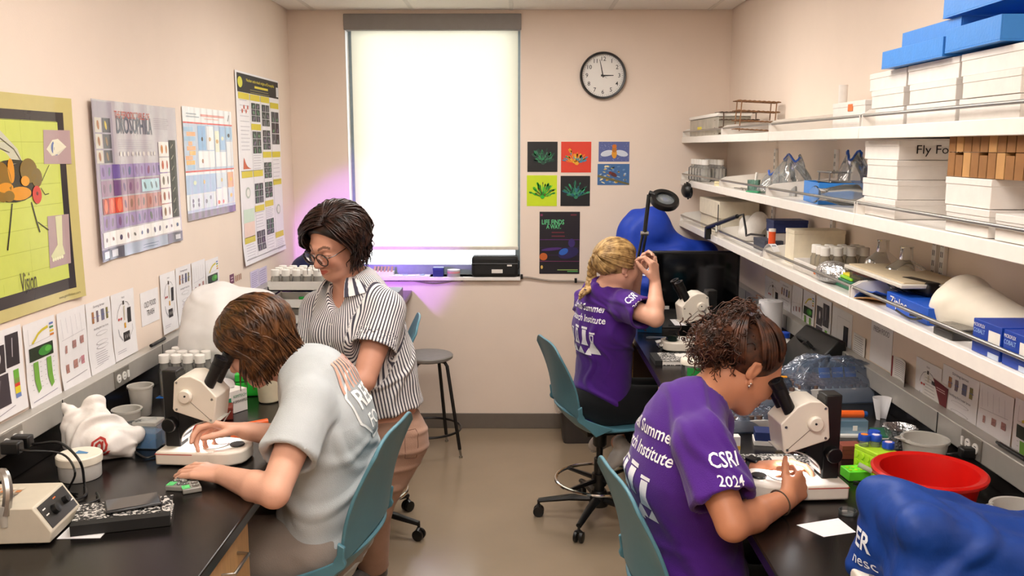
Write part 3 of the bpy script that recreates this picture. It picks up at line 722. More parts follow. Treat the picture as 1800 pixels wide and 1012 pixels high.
def ring(c, ax, rad, th, squash=1.0, side=None):
    ax = Vector(ax).normalized(); x = Vector(side) if side is not None else ax.orthogonal(); x = (x - ax * x.dot(ax)).normalized(); y = ax.cross(x); c = Vector(c)
    return B().tube([c + x * (math.cos(2 * PI * i / 24) * rad) + y * (math.sin(2 * PI * i / 24) * rad * squash) for i in range(24)], th, 8, closed=True)
def pants(pts, h=.0065):
    """pts: list of (hip, knee, ankle) with radii, pelvis last"""
    legs, pel = pts; al = [q for l in legs for q in l[0]] + [pel[0]]; lo, hi = bbox(al, .2); S = SDF(lo, hi, h)
    S.ell(pel[0], pel[1], pel[2], .05)
    for (hp, kn, an), (r0, r1, r2) in legs:
        S.cone(hp, kn, r0, r1, .04); d = nrm(an - kn); S.cone(kn, an, r1, r2, .03, cut=(an, d)); S.cone(an - d * .03, an + d * .05, r2 - .014, r2 - .010, .004, sub=True)
    return S
m_hairprint = None
m_skinF = skin_mat('fair_skin')
def off_shift(o, loc): return o
def mkperson(loc, label): return empty('person', loc, 0, label, 'person')
def shoe(parent, base, toe, m_top, m_sole, off, k=1.0):
    """low sneaker from the ankle point to the toe"""
    base, toe = np.array(base), np.array(toe); d = nrm(toe - base); lo, hi = bbox([base, toe], .12); S = SDF(lo, hi, .005)
    up = np.array((0, 0, 1.0)); up = nrm(up - d * (up @ d)); S.cone(base - d * .02, base + d * .06, .045 * k, .044 * k, .02); S.cone(base + d * .05, toe, .043 * k, .034 * k, .02, flat=(up, .8)); S.cone(base, base + up * .05, .044 * k, .042 * k, .02)
    S.plane(base - up * .036 * k, -up, .003); v, f = S.mesh(1); o = np_obj('shoe', v, f, m_top, parent, off)
    S2 = SDF(lo, hi, .005); S2.cone(base - d * .025, toe + d * .004, .047 * k, .04 * k, .01, cut=[(base - up * .024 * k, up), (base - up * .045 * k, -up)]); v, f = S2.mesh(0); np_obj('sole', v, f, m_sole, o, off); return o
# ------------------------------------------------------------------ 1. the person in a grey T-shirt at the left microscope
def person_grey():
    F = np.array((-1.0, .1, 0)); hd = A(452, 600, 2.60); H = Head(hd, (-.80, .10, -.56), roll=.05)
    nb = A(530, 652, 2.60); shL, shR = A(542, 712, 2.40), A(592, 668, 2.76); elL, wrL = A(482, 866, 2.17), A(392, 835, 2.30)
    elR, wrR = A(560, 775, 2.68), A(432, 757, 2.50); pel = A(572, 925, 2.52); 
    spine = [(pel, .160, .112), (A(580, 850, 2.53), .148, .100), (A(582, 758, 2.55), .162, .106), (A(560, 690, 2.57), .125, .085), (nb, .06, .055)]
    base = (pel[0], pel[1], 0); t = mkperson(base, 'seated person with brown bob in a light grey T-shirt at the left microscope')
    tipsP = [hd, shL, shR, elL, elR, wrL, wrR, pel, A(310, 830, 2.4)]; lo, hi = bbox(tipsP, .17); S = SDF(lo, hi, .0034)
    spine_add(S, spine, F, -.008); H.add(S); S.cone(nb, H.w(0, -.03, -.05), .056, .052, .03); S.cone(nb, H.w(0, .0, -.06), .05, .045, .03)
    for a, b, c in ((shL, elL, wrL), (shR, elR, wrR)): S.cone(nb, a, .04, .045, .04); arm(S, a, b, c, 1.02, 1.05)
    hand(S, wrL, A(316, 820, 2.37) - wrL, (-.1, .15, -1), 'L', ((.15, .25, .2), (.18, .3, .2), (.2, .3, .25), (.2, .3, .25)), (.7, .7, .2), 1.05, 1.25)
    hand(S, wrR, A(385, 747, 2.49) - wrR, (-.3, -.45, -.85), 'R', ((.5, .7, .4), (.8, .8, .5), (1.0, .9, .6), (1.1, .9, .6)), (.5, .8, .5), 1.0, 1.0)
    v, f = S.mesh(1); np_obj('body', v, f, m_skinF, t, base, H.colors(v, '#d9a68e', '#b5655c', '#4a3020'))
    # T-shirt
    S = tee(spine, F, nb, H.w(0, -.02, -.05), [(shL, elL, .62), (shR, elR, .62)], .018, sleeve_r=(.068, .080)); v, f = S.mesh(1)
    dx = nrm((v - pel)) ; low = np.clip((nb[2] - .1 - v[:, 2]) / .25, 0, 1)
    v = wrinkle(v, f, .034, 62, [(.6, .3, .8), (.2, -.5, .9), (1, 0, .4)], 3, .3 + .7 * low); m_s = cloth_mat('grey_cotton', '#b4b9bb'); o = np_obj('t_shirt', v, f, m_s, t, base)
    ring(nb + nrm(H.w(0, -.02, -.05) - nb) * .008 - np.array(base), H.w(0, -.02, -.05) - nb, .060, .0065).build('collar', m_s, o)
    # badge printed on the back
    up = nrm(A(560, 670, 2.55) - A(605, 770, 2.55)); orig = A(607, 690, 2.55) + np.array((.10, 0, .0)) - np.array(base); ux = np.array((.0, 1.0, 0)); push = nrm((-.9, .15, -.45))
    oc = [(.115 * math.cos(PI / 8 + k * PI / 4), .115 * math.sin(PI / 8 + k * PI / 4)) for k in range(8)]; oc2 = [(x * .93, y * .93) for x, y in oc]
    L = lambda n_, sh, c, e: decal(o, sh, n_, mat('print_' + c, c, .8, var=.08), orig, ux, up, o, push, e)
    L('print_badge_edge', [fanshape(oc)], '#e6e6e4', .0025); L('print_badge', [fanshape(oc2)], '#9a9fa1', .0035)
    L('print_rays', [pshape([(-.1 + i * .024, .055), (-.09 + i * .024, .055), (-.06 + i * .016, .15), (-.068 + i * .016, .15)]) for i in range(9)] + [pshape([(.05 + .01 * i, -.09 + .015 * i), (.056 + .01 * i, -.092 + .015 * i), (.07 + .008 * i, -.03 + .01 * i), (.064 + .008 * i, -.03 + .01 * i)]) for i in range(5)], '#d9a08c', .0045)
    L('print_letters', [tshape('REE', -.08, -.01, .085, .02, .9), tshape('FO', -.06, -.075, .06, .01, .9)], '#f2f2ef', .0055)
    # shorts
    kL, kR = pel + np.array((-.43, -.1, -.02)), pel + np.array((-.43, .13, -.02)); hp = [pel + np.array((-.02, s_ * .085, -.04)) for s_ in (-1, 1)]
    S = pants(([((hp[0], kL, kL + np.array((-.06, 0, -.02))), (.105, .088, .09)), ((hp[1], kR, kR + np.array((-.06, 0, -.02))), (.105, .088, .09))], (pel + np.array((.0, 0, -.02)), (.14, .175, .12), None))); v, f = S.mesh(1)
    v = wrinkle(v, f, .012, 50, [(1, .3, .2), (.4, 1, .1)], 5); o = np_obj('shorts', v, f, cloth_mat('taupe_fleece', '#8d827a'), t, base)
    lo, hi = bbox([kL, kR, kL + np.array((.05, 0, -.5))], .12); S = SDF(lo, hi, .007)
    for kn in (kL, kR):
        S.cone(kn + np.array((.03, 0, 0)), kn + np.array((-.02, 0, -.02)), .06, .055, .02); S.cone(kn, kn + np.array((.06, 0, -.4)), .052, .036, .02); S.cone(kn + np.array((.06, 0, -.4)), kn + np.array((-.06, 0, -.45)), .035, .03, .02)
    v, f = S.mesh(0); q = np_obj('lower_legs', v, f, m_skinF, t, base, np.repeat(np.array(rgb('#d9a68e'))[None], len(v), 0))
    # lanyard from the pocket
    a, b = V(A(505, 965, 2.37) - np.array(base)), V(A(508, 1030, 2.34) - np.array(base)); B().sheet(lambda u, w_: a.lerp(b, u) + Vector((.012 * (w_ - .5) * 1.8 + .006 * math.sin(u * 5), 0, 0)), 6, 1, .002).build('lanyard', cloth_mat('purple_ribbon', '#3c2350'), t)
    # hair: a bob that hangs past the jaw
    hr = Hair(H, 11); R_ = hr.r
    for i in range(430):
        sd = R_.choice((-1, 1)) if R_.random() < .3 else -1; pa = R_.uniform(.72, 2.6); d0 = (sd * .05, math.cos(pa), math.sin(pa) + .1)
        be = R_.random(); az = -.52 + be * 2.1; d1 = (sd * math.cos(az), -math.sin(az), -.42 - .25 * R_.random())
        off = .008 + .016 * R_.random(); pts = hr.arc(d0, d1, 9, .006 + .006 * R_.random(), off, .006)
        g = np.array((0, 0, -1.0)); tan = nrm(pts[-1] - pts[-2]); L_ = R_.uniform(.075, .125) * (1.0 if be < .75 else 1.1)
        p = pts[-1]
        for j in range(4): tan = nrm(tan + g * .32 + H.R * (-sd * .05) + (np.array((.6, 0, .25)) * (be > .66) * .32)); p = p + tan * L_ / 4; pts.append(p)
        hr.lock(pts, R_.uniform(.005, .010), .0012)
    # forelock curtain along the near cheek and wisps at the nape
    for i in range(26):
        d0 = (-.1 - .2 * R_.random(), .75, .75); d1 = (-.85, .52 + .12 * R_.random(), -.35 - .2 * R_.random()); pts = hr.arc(d0, d1, 8, .008, .010 + .006 * R_.random(), .008); tan = nrm(pts[-1] - pts[-2]); p = pts[-1]
        for j in range(4): tan = nrm(tan + np.array((.05, 0, -.6))); p = p + tan * .022; pts.append(p)
        hr.lock(pts, .006, .001)
    cap = scalp(H, [((0, .06, .05), (0, .8, -.62)), ((0, .0, -.045), (0, .1, -1))], .010)
    hr.build(hair_mat('brown_hair', '#2a170c', '#6b4424', .36), t, base, cap)
    return H, wrL, wrR
person_grey()
# ------------------------------------------------------------------ 2. the standing person in the striped shirt
def stripe_mat():
    m = bpy.data.materials.new('striped_cotton'); m.use_nodes = True; nt = m.node_tree; b = nt.nodes['Principled BSDF']; a = nt.nodes.new('ShaderNodeAttribute'); a.attribute_name = 'stripe'
    mu = nt.nodes.new('ShaderNodeMath'); mu.operation = 'MULTIPLY'; mu.inputs[1].default_value = 2 * PI / .0118; nt.links.new(a.outputs['Fac'], mu.inputs[0])
    sn = nt.nodes.new('ShaderNodeMath'); sn.operation = 'SINE'; nt.links.new(mu.outputs[0], sn.inputs[0]); r = nt.nodes.new('ShaderNodeValToRGB'); r.color_ramp.elements[0].position = .30; r.color_ramp.elements[1].position = .48
    r.color_ramp.elements[0].color = (*rgb('#45434f'), 1); r.color_ramp.elements[1].color = (*rgb('#e9e6e6'), 1); mr = nt.nodes.new('ShaderNodeMapRange'); mr.inputs[1].default_value = -1; nt.links.new(sn.outputs[0], mr.inputs[0]); nt.links.new(mr.outputs[0], r.inputs[0])
    nt.links.new(r.outputs[0], b.inputs['Base Color']); b.inputs['Roughness'].default_value = .85; b.inputs['Specular IOR Level'].default_value = .2
    n = nt.nodes.new('ShaderNodeTexNoise'); n.inputs['Scale'].default_value = 300; bp = nt.nodes.new('ShaderNodeBump'); bp.inputs['Strength'].default_value = .15; bp.inputs['Distance'].default_value = .004; nt.links.new(n.outputs['Fac'], bp.inputs['Height']); nt.links.new(bp.outputs[0], b.inputs['Normal']); return m
def person_striped():
    F = nrm((-.56, -.83, 0)); Rt = np.array((F[1], -F[0], 0)); Lt = -Rt         # Rt: her right
    hd = A(590, 428, 3.36); H = Head(hd, (-.52, -.76, -.40), roll=-.05, size=1.04)
    nb = A(622, 508, 3.43); shL, shR = A(678, 545, 3.34), A(562, 545, 3.52); elL, wrL = A(640, 668, 3.18), A(560, 700, 3.06); elR, wrR = A(548, 680, 3.45), A(520, 700, 3.25)
    pel = A(672, 742, 3.48); wst = A(652, 640, 3.46); cst = A(632, 575, 3.44); up = A(626, 530, 3.43)
    spine = [(pel, .165, .14), (wst, .165, .132), (cst, .170, .125), (up, .125, .085), (nb, .062, .058)]
    kn = [A(652, 890, 3.42), A(628, 892, 3.52)]; an = [np.array((kn[0][0] - .01, 3.5, .085)), np.array((kn[1][0] - .03, 3.6, .085))]; base = (float(an[0][0]), 3.5, 0)
    t = mkperson(base, 'standing person with dark wavy hair, glasses and a striped short-sleeved shirt')
    lo, hi = bbox([hd, shL, shR, elL, elR, wrL, wrR, pel, A(500, 700, 3.1)], .18); S = SDF(lo, hi, .0034); spine_add(S, spine, F, -.01); H.add(S); S.cone(nb, H.w(0, -.03, -.05), .058, .052, .03); S.cone(nb + F * .02, H.w(0, .015, -.07), .05, .042, .03)
    for a, b, c in ((shL, elL, wrL), (shR, elR, wrR)): S.cone(nb, a, .04, .05, .04); arm(S, a, b, c, 1.12, 1.12)
    hand(S, wrL, (-.9, -.1, -.15), (0, .3, -1), 'L'); hand(S, wrR, (-.5, -.85, -.1), (.2, 0, -1), 'R')
    v, f = S.mesh(1); np_obj('body', v, f, m_skinF, t, base, H.colors(v, '#cf977f', '#a8483f', '#3a2418'))
    # shirt
    pts = [pel, nb, shL, shR, elL]; lo, hi = bbox(pts, .26); S = SDF(lo, hi, .0052); spine_add(S, spine, F, .022); S.cone(pel, pel + np.array((.02, 0, -.09)), .180, .175, .04, flat=(F, .90))
    for q in (-1, 1): S.ell(cst + F * .085 + Rt * q * .075 + np.array((0, 0, -.01)), (.075, .075, .075), None, .06)
    S.ell(wst + F * .06 + np.array((0, 0, -.05)), (.15, .13, .13), None, .06)
    for a, e in ((shL, elL), (shR, elR)):
        S.cone(nb * .7 + a * .3, a, .052, .066, .04); d = nrm(e - a); q = a + (e - a) * .56; S.cone(a, q + d * .06, .075, .092, .03, cut=(q, d))
    for a, e in ((shL, elL), (shR, elR)):
        d = nrm(e - a); q = a + (e - a) * .56; S.cone(q - d * .035, q + d * .06, .079, .085, .004, sub=True)
    hn = H.w(0, -.02, -.06); nd = nrm(hn - nb); S.cone(nb - nd * .01, nb + nd * .16, .058, .075, .008, sub=True)
    vb = A(577, 555, 3.30) ; S.cone(vb + F * .02, nb + F * .075 - nd * .01, .008, .052, .006, sub=True); S.cone(nb + F * .09, vb + F * .05, .05, .016, .006, sub=True)
    S.plane(pel + np.array((0, 0, .045)), nrm((.25, -.1, -1)), .006); v, f = S.mesh(1)
    ax = pel + (up - pel) * ((v[:, 2] - pel[2]) / (up[2] - pel[2]))[:, None]; q = v - ax; st = np.arctan2(q @ Rt, q @ F) * .165 + .0 * v[:, 2]
    for a, e, sg in ((shL, elL, 1), (shR, elR, -1)):
        d = nrm(e - a); tt = (v - a) @ d; rd = v - a - tt[:, None] * d; dist = np.linalg.norm(rd, axis=1); side_ = (v - a) @ (Lt * sg)
        m_ = (dist < .115) & (tt > -.09) & (side_ > -.045 - .25 * np.maximum(tt, 0)); fx = nrm(F - d * (F @ d)); gx_ = np.cross(d, fx); st2 = np.arctan2(rd @ gx_, rd @ fx) * .078; st = np.where(m_, st2, st)
    mk = np.clip((cst[2] - v[:, 2]) / .2, .15, 1); v = wrinkle(v, f, .034, 46, [(1, .2, .15), (.7, -.7, .3), (.3, .9, .1)], 8, mk)
    m_s = stripe_mat(); o = np_obj('shirt', v, f, m_s, t, base, attrs={'stripe': st})
    # folded collar and placket buttons
    def collar(sg):
        b = B(); top = [nb + nd * .062 + (F * math.cos(a) + Rt * math.sin(a) * sg) * .066 for a in np.linspace(2.9, .62, 9)]; bot = [nb + nd * (.05 - .06 * k / 8) + (F * math.cos(a) + Rt * math.sin(a) * sg) * (.105 + .04 * k / 8) for k, a in enumerate(np.linspace(2.9, .5, 9))]
        b.sheet(lambda u, w_: V(top[round(u * 8)]).lerp(V(bot[round(u * 8)]), w_) + V(nd) * .012 * math.sin(PI * w_) - V(base), 8, 4, .004); c = b.build('collar', m_s, o, ang=60)
        at = c.data.attributes.new('stripe', 'FLOAT', 'POINT'); at.data.foreach_set('value', [.0118 * ((i % 45) // 5) for i in range(len(c.data.vertices))])
    collar(1); collar(-1)
    me = o.data; vv = v - np.array(base); bvh = BVHTree.FromPolygons(vv.tolist(), f.tolist())
    for k in range(4):
        p = V(vb - np.array((0, 0, .035 + k * .075)) - np.array(base)); h_ = bvh.ray_cast(p + V(F) * .3, -V(F), .6)
        if h_[0]: B().cyl(h_[0], h_[0] + V(F) * .003, .0055, n=12).build('button', mat('pearl_button', '#cfcac8', .3), o)
    # trousers
    hp = [pel + Lt * .09 + np.array((0, 0, -.06)), pel + Rt * .09 + np.array((0, 0, -.06))]
    S = pants(([((hp[0], kn[0], an[0]), (.118, .082, .062)), ((hp[1], kn[1], an[1]), (.118, .082, .062))], (pel + np.array((.0, .0, -.02)), (.165, .155, .13), None))); v, f = S.mesh(1); v = wrinkle(v, f, .012, 60, [(.3, .2, 1), (-.4, .1, 1)], 4)
    o2 = np_obj('trousers', v, f, cloth_mat('rose_tan_twill', '#a5826f'), t, base)
    pk = [A(714, 748, 3.3), A(733, 750, 3.36), A(728, 800, 3.36), A(712, 806, 3.32)]; vv = v - np.array(base); bvh = BVHTree.FromPolygons(vv.tolist(), f.tolist()); ln = []
    for a, b in zip(pk, pk[1:] + pk[:1]):
        for k in range(8):
            p = V(a + (b - a) * k / 8 - np.array(base)); n_ = bvh.find_nearest(p)
            if n_[0]: ln.append(n_[0] + n_[1] * .0005)
    B().tube(ln, .0013, 5, closed=True).build('pocket_seam', mat('rose_tan_stitch', '#755548', .9), o2)
    for a in an: shoe(t, a - np.array((0, 0, .03)), a + np.array((-.1, -.13, -.04)), cloth_mat('grey_shoe', '#5b5552'), mat('white_sole', '#dcd8d2', .6), base)
    # glasses
    m_g = mat('tortoise_frame', '#2a1710', .25, var=.3, scale=90); g = B(); lens = []
    for q in (-1, 1):
        c = (q * .0335, .111, -.004); lens.append(c); g.tube([V(H.w(c[0] + .0265 * math.cos(a) * (1.08 if math.sin(a) > 0 else 1), c[1] - .006 * abs(c[0] * q + .0265 * math.cos(a) * q * q) * 3, c[2] + .0235 * math.sin(a))) - V(base) for a in np.linspace(0, 2 * PI, 25)[:-1]], .0025, 6, closed=True)
        g.tube([V(H.w(q * .061, .104, .004)) - V(base), V(H.w(q * .0745, .085, .006)) - V(base), V(H.w(q * .081, .01, .006)) - V(base), V(H.w(q * .079, -.02, -.012)) - V(base)], .0019, 6)
    g.tube([V(H.w(-.008, .113, .004)) - V(base), V(H.w(0, .117, .007)) - V(base), V(H.w(.008, .113, .004)) - V(base)], .0018, 6); go = g.build('glasses', m_g, t)
    for q in (-1, 1): B().sheet(lambda u, w_: V(H.w(q * .0335 + .025 * w_ * math.cos(u * 2 * PI), .1105 - .003 * w_, -.004 + .022 * w_ * math.sin(u * 2 * PI))) - V(base), 24, 3, 0).build('lens', clear('spectacle_lens', '#ffffff', .04, .03, .12), go)
    # wavy bob parted on her left
    hr = Hair(H, 5); R_ = hr.r
    for i in range(680):
        sd = 1 if R_.random() < .5 else -1; pa = R_.uniform(.80, 2.7); d0 = (-.28 + R_.uniform(-.06, .06), math.cos(pa), math.sin(pa) * .9 + .12)
        be = R_.random(); az = (-.30 if sd < 0 else -.62) + be * 2.0; d1 = (sd * math.cos(az), -math.sin(az), -.35 - .35 * R_.random()); pts = hr.arc(d0, d1, 10, .010 + .008 * R_.random(), .014 + .024 * R_.random(), .013)
        tan = nrm(pts[-1] - pts[-2]); p = pts[-1]; L_ = R_.uniform(.04, .095)
        for j in range(4): tan = nrm(tan + np.array((0, 0, -.5)) + H.R * sd * .12 * math.sin(j * 2) - H.F * .1); p = p + tan * L_ / 4; pts.append(p)
        ph = R_.random() * 6; ax1 = H.R * R_.uniform(-1, 1) + H.F * R_.uniform(-1, 1)
        for j in range(4, len(pts)): pts[j] = pts[j] + ax1 * .017 * math.sin(ph + j * 1.25) * (j - 3) / 10
        hr.lock(pts, R_.uniform(.004, .0075), .0015)
    cap = scalp(H, [((0, .055, .055), (0, .85, -.55)), ((0, .0, -.03), (0, .35, -1))], .016); hr.build(hair_mat('dark_brown_hair', '#120a08', '#3a2219', .34), t, base, cap)
person_striped()
# ------------------------------------------------------------------ purple shirts
m_purple = cloth_mat('purple_cotton', '#481a7c'); m_pw = mat('white_shirt_print', '#f1eef2', .8, var=.02)
def flask(x, y, s):
    out = [pshape([(x + a * s, y + b * s) for a, b in ((-.35, 0), (.35, 0), (.12, .6), (.12, 1), (-.12, 1), (-.12, .6))]), pshape([(x + a * s, y + b * s) for a, b in ((-.17, 1.03), (.17, 1.03), (.17, 1.12), (-.17, 1.12))])]; return out
def back_print(o, orig, ux, uy, push, k=1.0):
    sh = [tshape('Cornell Summer', 0, .065 * k, .058 * k, .012, .82, center=True), tshape('Research Institute', 0, .0, .058 * k, .012, .80, center=True)]
    for q in sh: decal(o, [q], 'shirt_lettering', m_pw, orig, ux, uy, o, push)
    for x, s, y in ((-.12, .12, -.19), (-.045, .15, -.2), (.03, .15, -.2), (.10, .12, -.19)): decal(o, flask(x * k, y * k, s * k), 'shirt_emblem', m_pw, orig, ux, uy, o, push)
def sleeve_print(o, orig, ux, uy, push, k=1.0):
    for q in (tshape('CSRI', 0, .012 * k, .052 * k, .014, .95, center=True), tshape('2024', .005, -.036 * k, .04 * k, .01, 1.0, center=True)): decal(o, [q], 'sleeve_lettering', m_pw, orig, ux, uy, o, push)
# ------------------------------------------------------------------ 3. the blond person at the back
def person_blond():
    A = lambda u, v, Y: np.array(P(u, v, Y=Y - .22))
    F = nrm((.88, .47, 0)); Rt = np.array((F[1], -F[0], 0)); hd = A(1086, 468, 4.40); H = Head(hd, (.84, .46, -.14), size=1.0); nb = A(1062, 513, 4.42)
    shR, shL = A(1102, 538, 4.27), A(1034, 532, 4.60); elR, wrR = A(1152, 560, 4.10), A(1152, 496, 4.24); elL, wrL = A(1105, 540, 4.62), A(1122, 472, 4.55); pel = A(1058, 688, 4.46)
    spine = [(pel, .16, .115), (A(1062, 630, 4.46), .137, .10), (A(1060, 575, 4.45), .158, .108), (A(1060, 535, 4.44), .118, .08), (nb, .055, .052)]; base = (float(pel[0]), float(pel[1]), 0)
    t = mkperson(base, 'seated blond person with a braid in a purple T-shirt, hands raised by the window wall'); lo, hi = bbox([hd, shL, shR, elL, elR, wrL, wrR, pel, A(1160, 450, 4.3)], .17); S = SDF(lo, hi, .0036)
    spine_add(S, spine, F, -.008); H.add(S); S.cone(nb, H.w(0, -.03, -.05), .05, .047, .03); S.cone(nb, H.w(0, .01, -.06), .045, .04, .03)
    for a, b, c in ((shL, elL, wrL), (shR, elR, wrR)): S.cone(nb, a, .038, .045, .04); arm(S, a, b, c, .98)
    hand(S, wrR, (-.12, .05, 1), (-.8, .6, .1), 'R', ((.7, .9, .5), (.9, 1.0, .6), (1.0, 1.0, .6), (1.1, 1.0, .6)), (.5, .8, .5), .98); hand(S, wrL, (.35, -.3, .55), (.3, -.9, -.3), 'L', ((.5, .6, .4), (.8, .8, .5), (.9, .9, .5), (1.0, .9, .5)), (.4, .9, .3), .98)
    v, f = S.mesh(1); np_obj('body', v, f, m_skinF, t, base, H.colors(v, '#dba68d', '#bd6a60', '#9c7448'))
    S = tee(spine, F, nb, H.w(0, -.02, -.05), [(shR, elR, .60), (shL, elL, .60)], .014, sleeve_r=(.066, .08)); v, f = S.mesh(1); v = wrinkle(v, f, .024, 60, [(.6, .3, .8), (.2, -.7, .6), (.9, 0, .5)], 13); o = np_obj('t_shirt', v, f, m_purple, t, base)
    ring(nb + nrm(H.w(0, -.02, -.05) - nb) * .006 - np.array(base), H.w(0, -.02, -.05) - nb, .058, .006).build('collar', m_purple, o)
    back_print(o, A(1030, 562, 4.4) - np.array(base), -np.array((-.55, .83, 0)), (.03, .0, 1), (.8, .6, 0), .8); sleeve_print(o, A(1116, 530, 4.15) - np.array(base), (.75, .0, .6), (-.5, 0, .8), (0, 1, -.15), .72)
    # black leggings, bare ankles, white sneakers tucked on the foot ring
    TF = np.array((.99, .06, 0)); kn = [pel + TF * .44 + Rt * .07 + np.array((0, 0, -.03)), pel + TF * .42 - Rt * .10 + np.array((0, 0, -.03))]; hp = [pel + Rt * .08 + np.array((0, 0, -.05)), pel - Rt * .08 + np.array((0, 0, -.05))]
    an = [A(1104, 768, 4.52), A(1072, 752, 4.66)]; 
    S = pants(([((hp[0], kn[0], an[0]), (.1, .07, .05)), ((hp[1], kn[1], an[1]), (.1, .07, .05))], (pel + np.array((0, 0, -.03)), (.15, .16, .12), None))); v, f = S.mesh(1); np_obj('leggings', v, f, cloth_mat('black_knit', '#0d0d10'), t, base)
    lo, hi = bbox(an, .15); S = SDF(lo, hi, .005)
    for a, k in zip(an, kn): d = nrm(a - k); S.cone(a - d * .05, a + d * .06, .04, .036, .01)
    v, f = S.mesh(0); np_obj('ankles', v, f, m_skinF, t, base, np.repeat(np.array(rgb('#dba68d'))[None], len(v), 0))
    for a, tx in zip(an, ((1075, 815, 4.46), (1045, 782, 4.62))):
        e = a + nrm(a - kn[0]) * .05; shoe(t, A(1098, 790, 4.5) if tx[0] == 1075 else A(1068, 770, 4.65), A(*tx), mat('white_leather', '#d9d5d0', .5), mat('white_sole', '#dcd8d2', .6), base, .9)
    hr = Hair(H, 21); R_ = hr.r; knot = (0, -1.0, .12)
    for i in range(330):
        a = R_.uniform(0, 2 * PI); ring_ = (math.sin(a), .62 + .25 * math.cos(a) * (math.cos(a) > 0) - .45 * (abs(math.sin(a)) > .8) * R_.random(), .72 * math.cos(a) + .1)
        if ring_[2] < -.35: ring_ = (ring_[0], -.45, -.55)
        pts = hr.arc(ring_, knot, 9, .004 + .004 * R_.random(), .010 + .006 * R_.random(), .005); hr.lock(pts, R_.uniform(.005, .009), .005)
    k0 = H.w(0, -.125, .045); br = [k0 + np.array((0, 0, 0)), A(1042, 462, 4.42) , A(1040, 486, 4.44), A(1036, 506, 4.40), A(1024, 516, 4.34), A(1018, 528, 4.33)]
    br[0] = k0; L_ = []
    for a, b in zip(br, br[1:]): L_ += [a + (b - a) * k / 6 for k in range(6)]
    for q in range(3):
        pts = []
        for k, c in enumerate(L_): ph = k * .85 + q * 2 * PI / 3; w_ = .014 * (1 if k < 22 else max(.3, 1 - (k - 22) / 10)); pts.append(c + np.array((math.sin(ph), 0, 0)) * w_ + np.array((0, 1, 0)) * math.sin(2 * ph) * w_ * .5)
        hr.b.tube([V(p) for p in pts], [.0125 if k < 22 else .011 * max(.25, 1 - (k - 22) / 9) for k in range(len(pts))], 8)
    cap = scalp(H, [((0, .058, .05), (0, .85, -.5)), ((0, .02, -.03), (0, .75, -1)), ((0, -.07, -.06), (0, .1, -1))], .006); ho = hr.build(hair_mat('blond_hair', '#7d5f38', '#d2ae74', .4), t, base, cap)
    ring(k0 - np.array(base), H.F * -1 + H.U * .2, .016, .006).build('hair_tie', m_blackmat, ho); ring(L_[22] - np.array(base), L_[23] - L_[22], .011, .004).build('hair_tie', cloth_mat('dark_tie', '#3b2a4a'), ho)
person_blond()
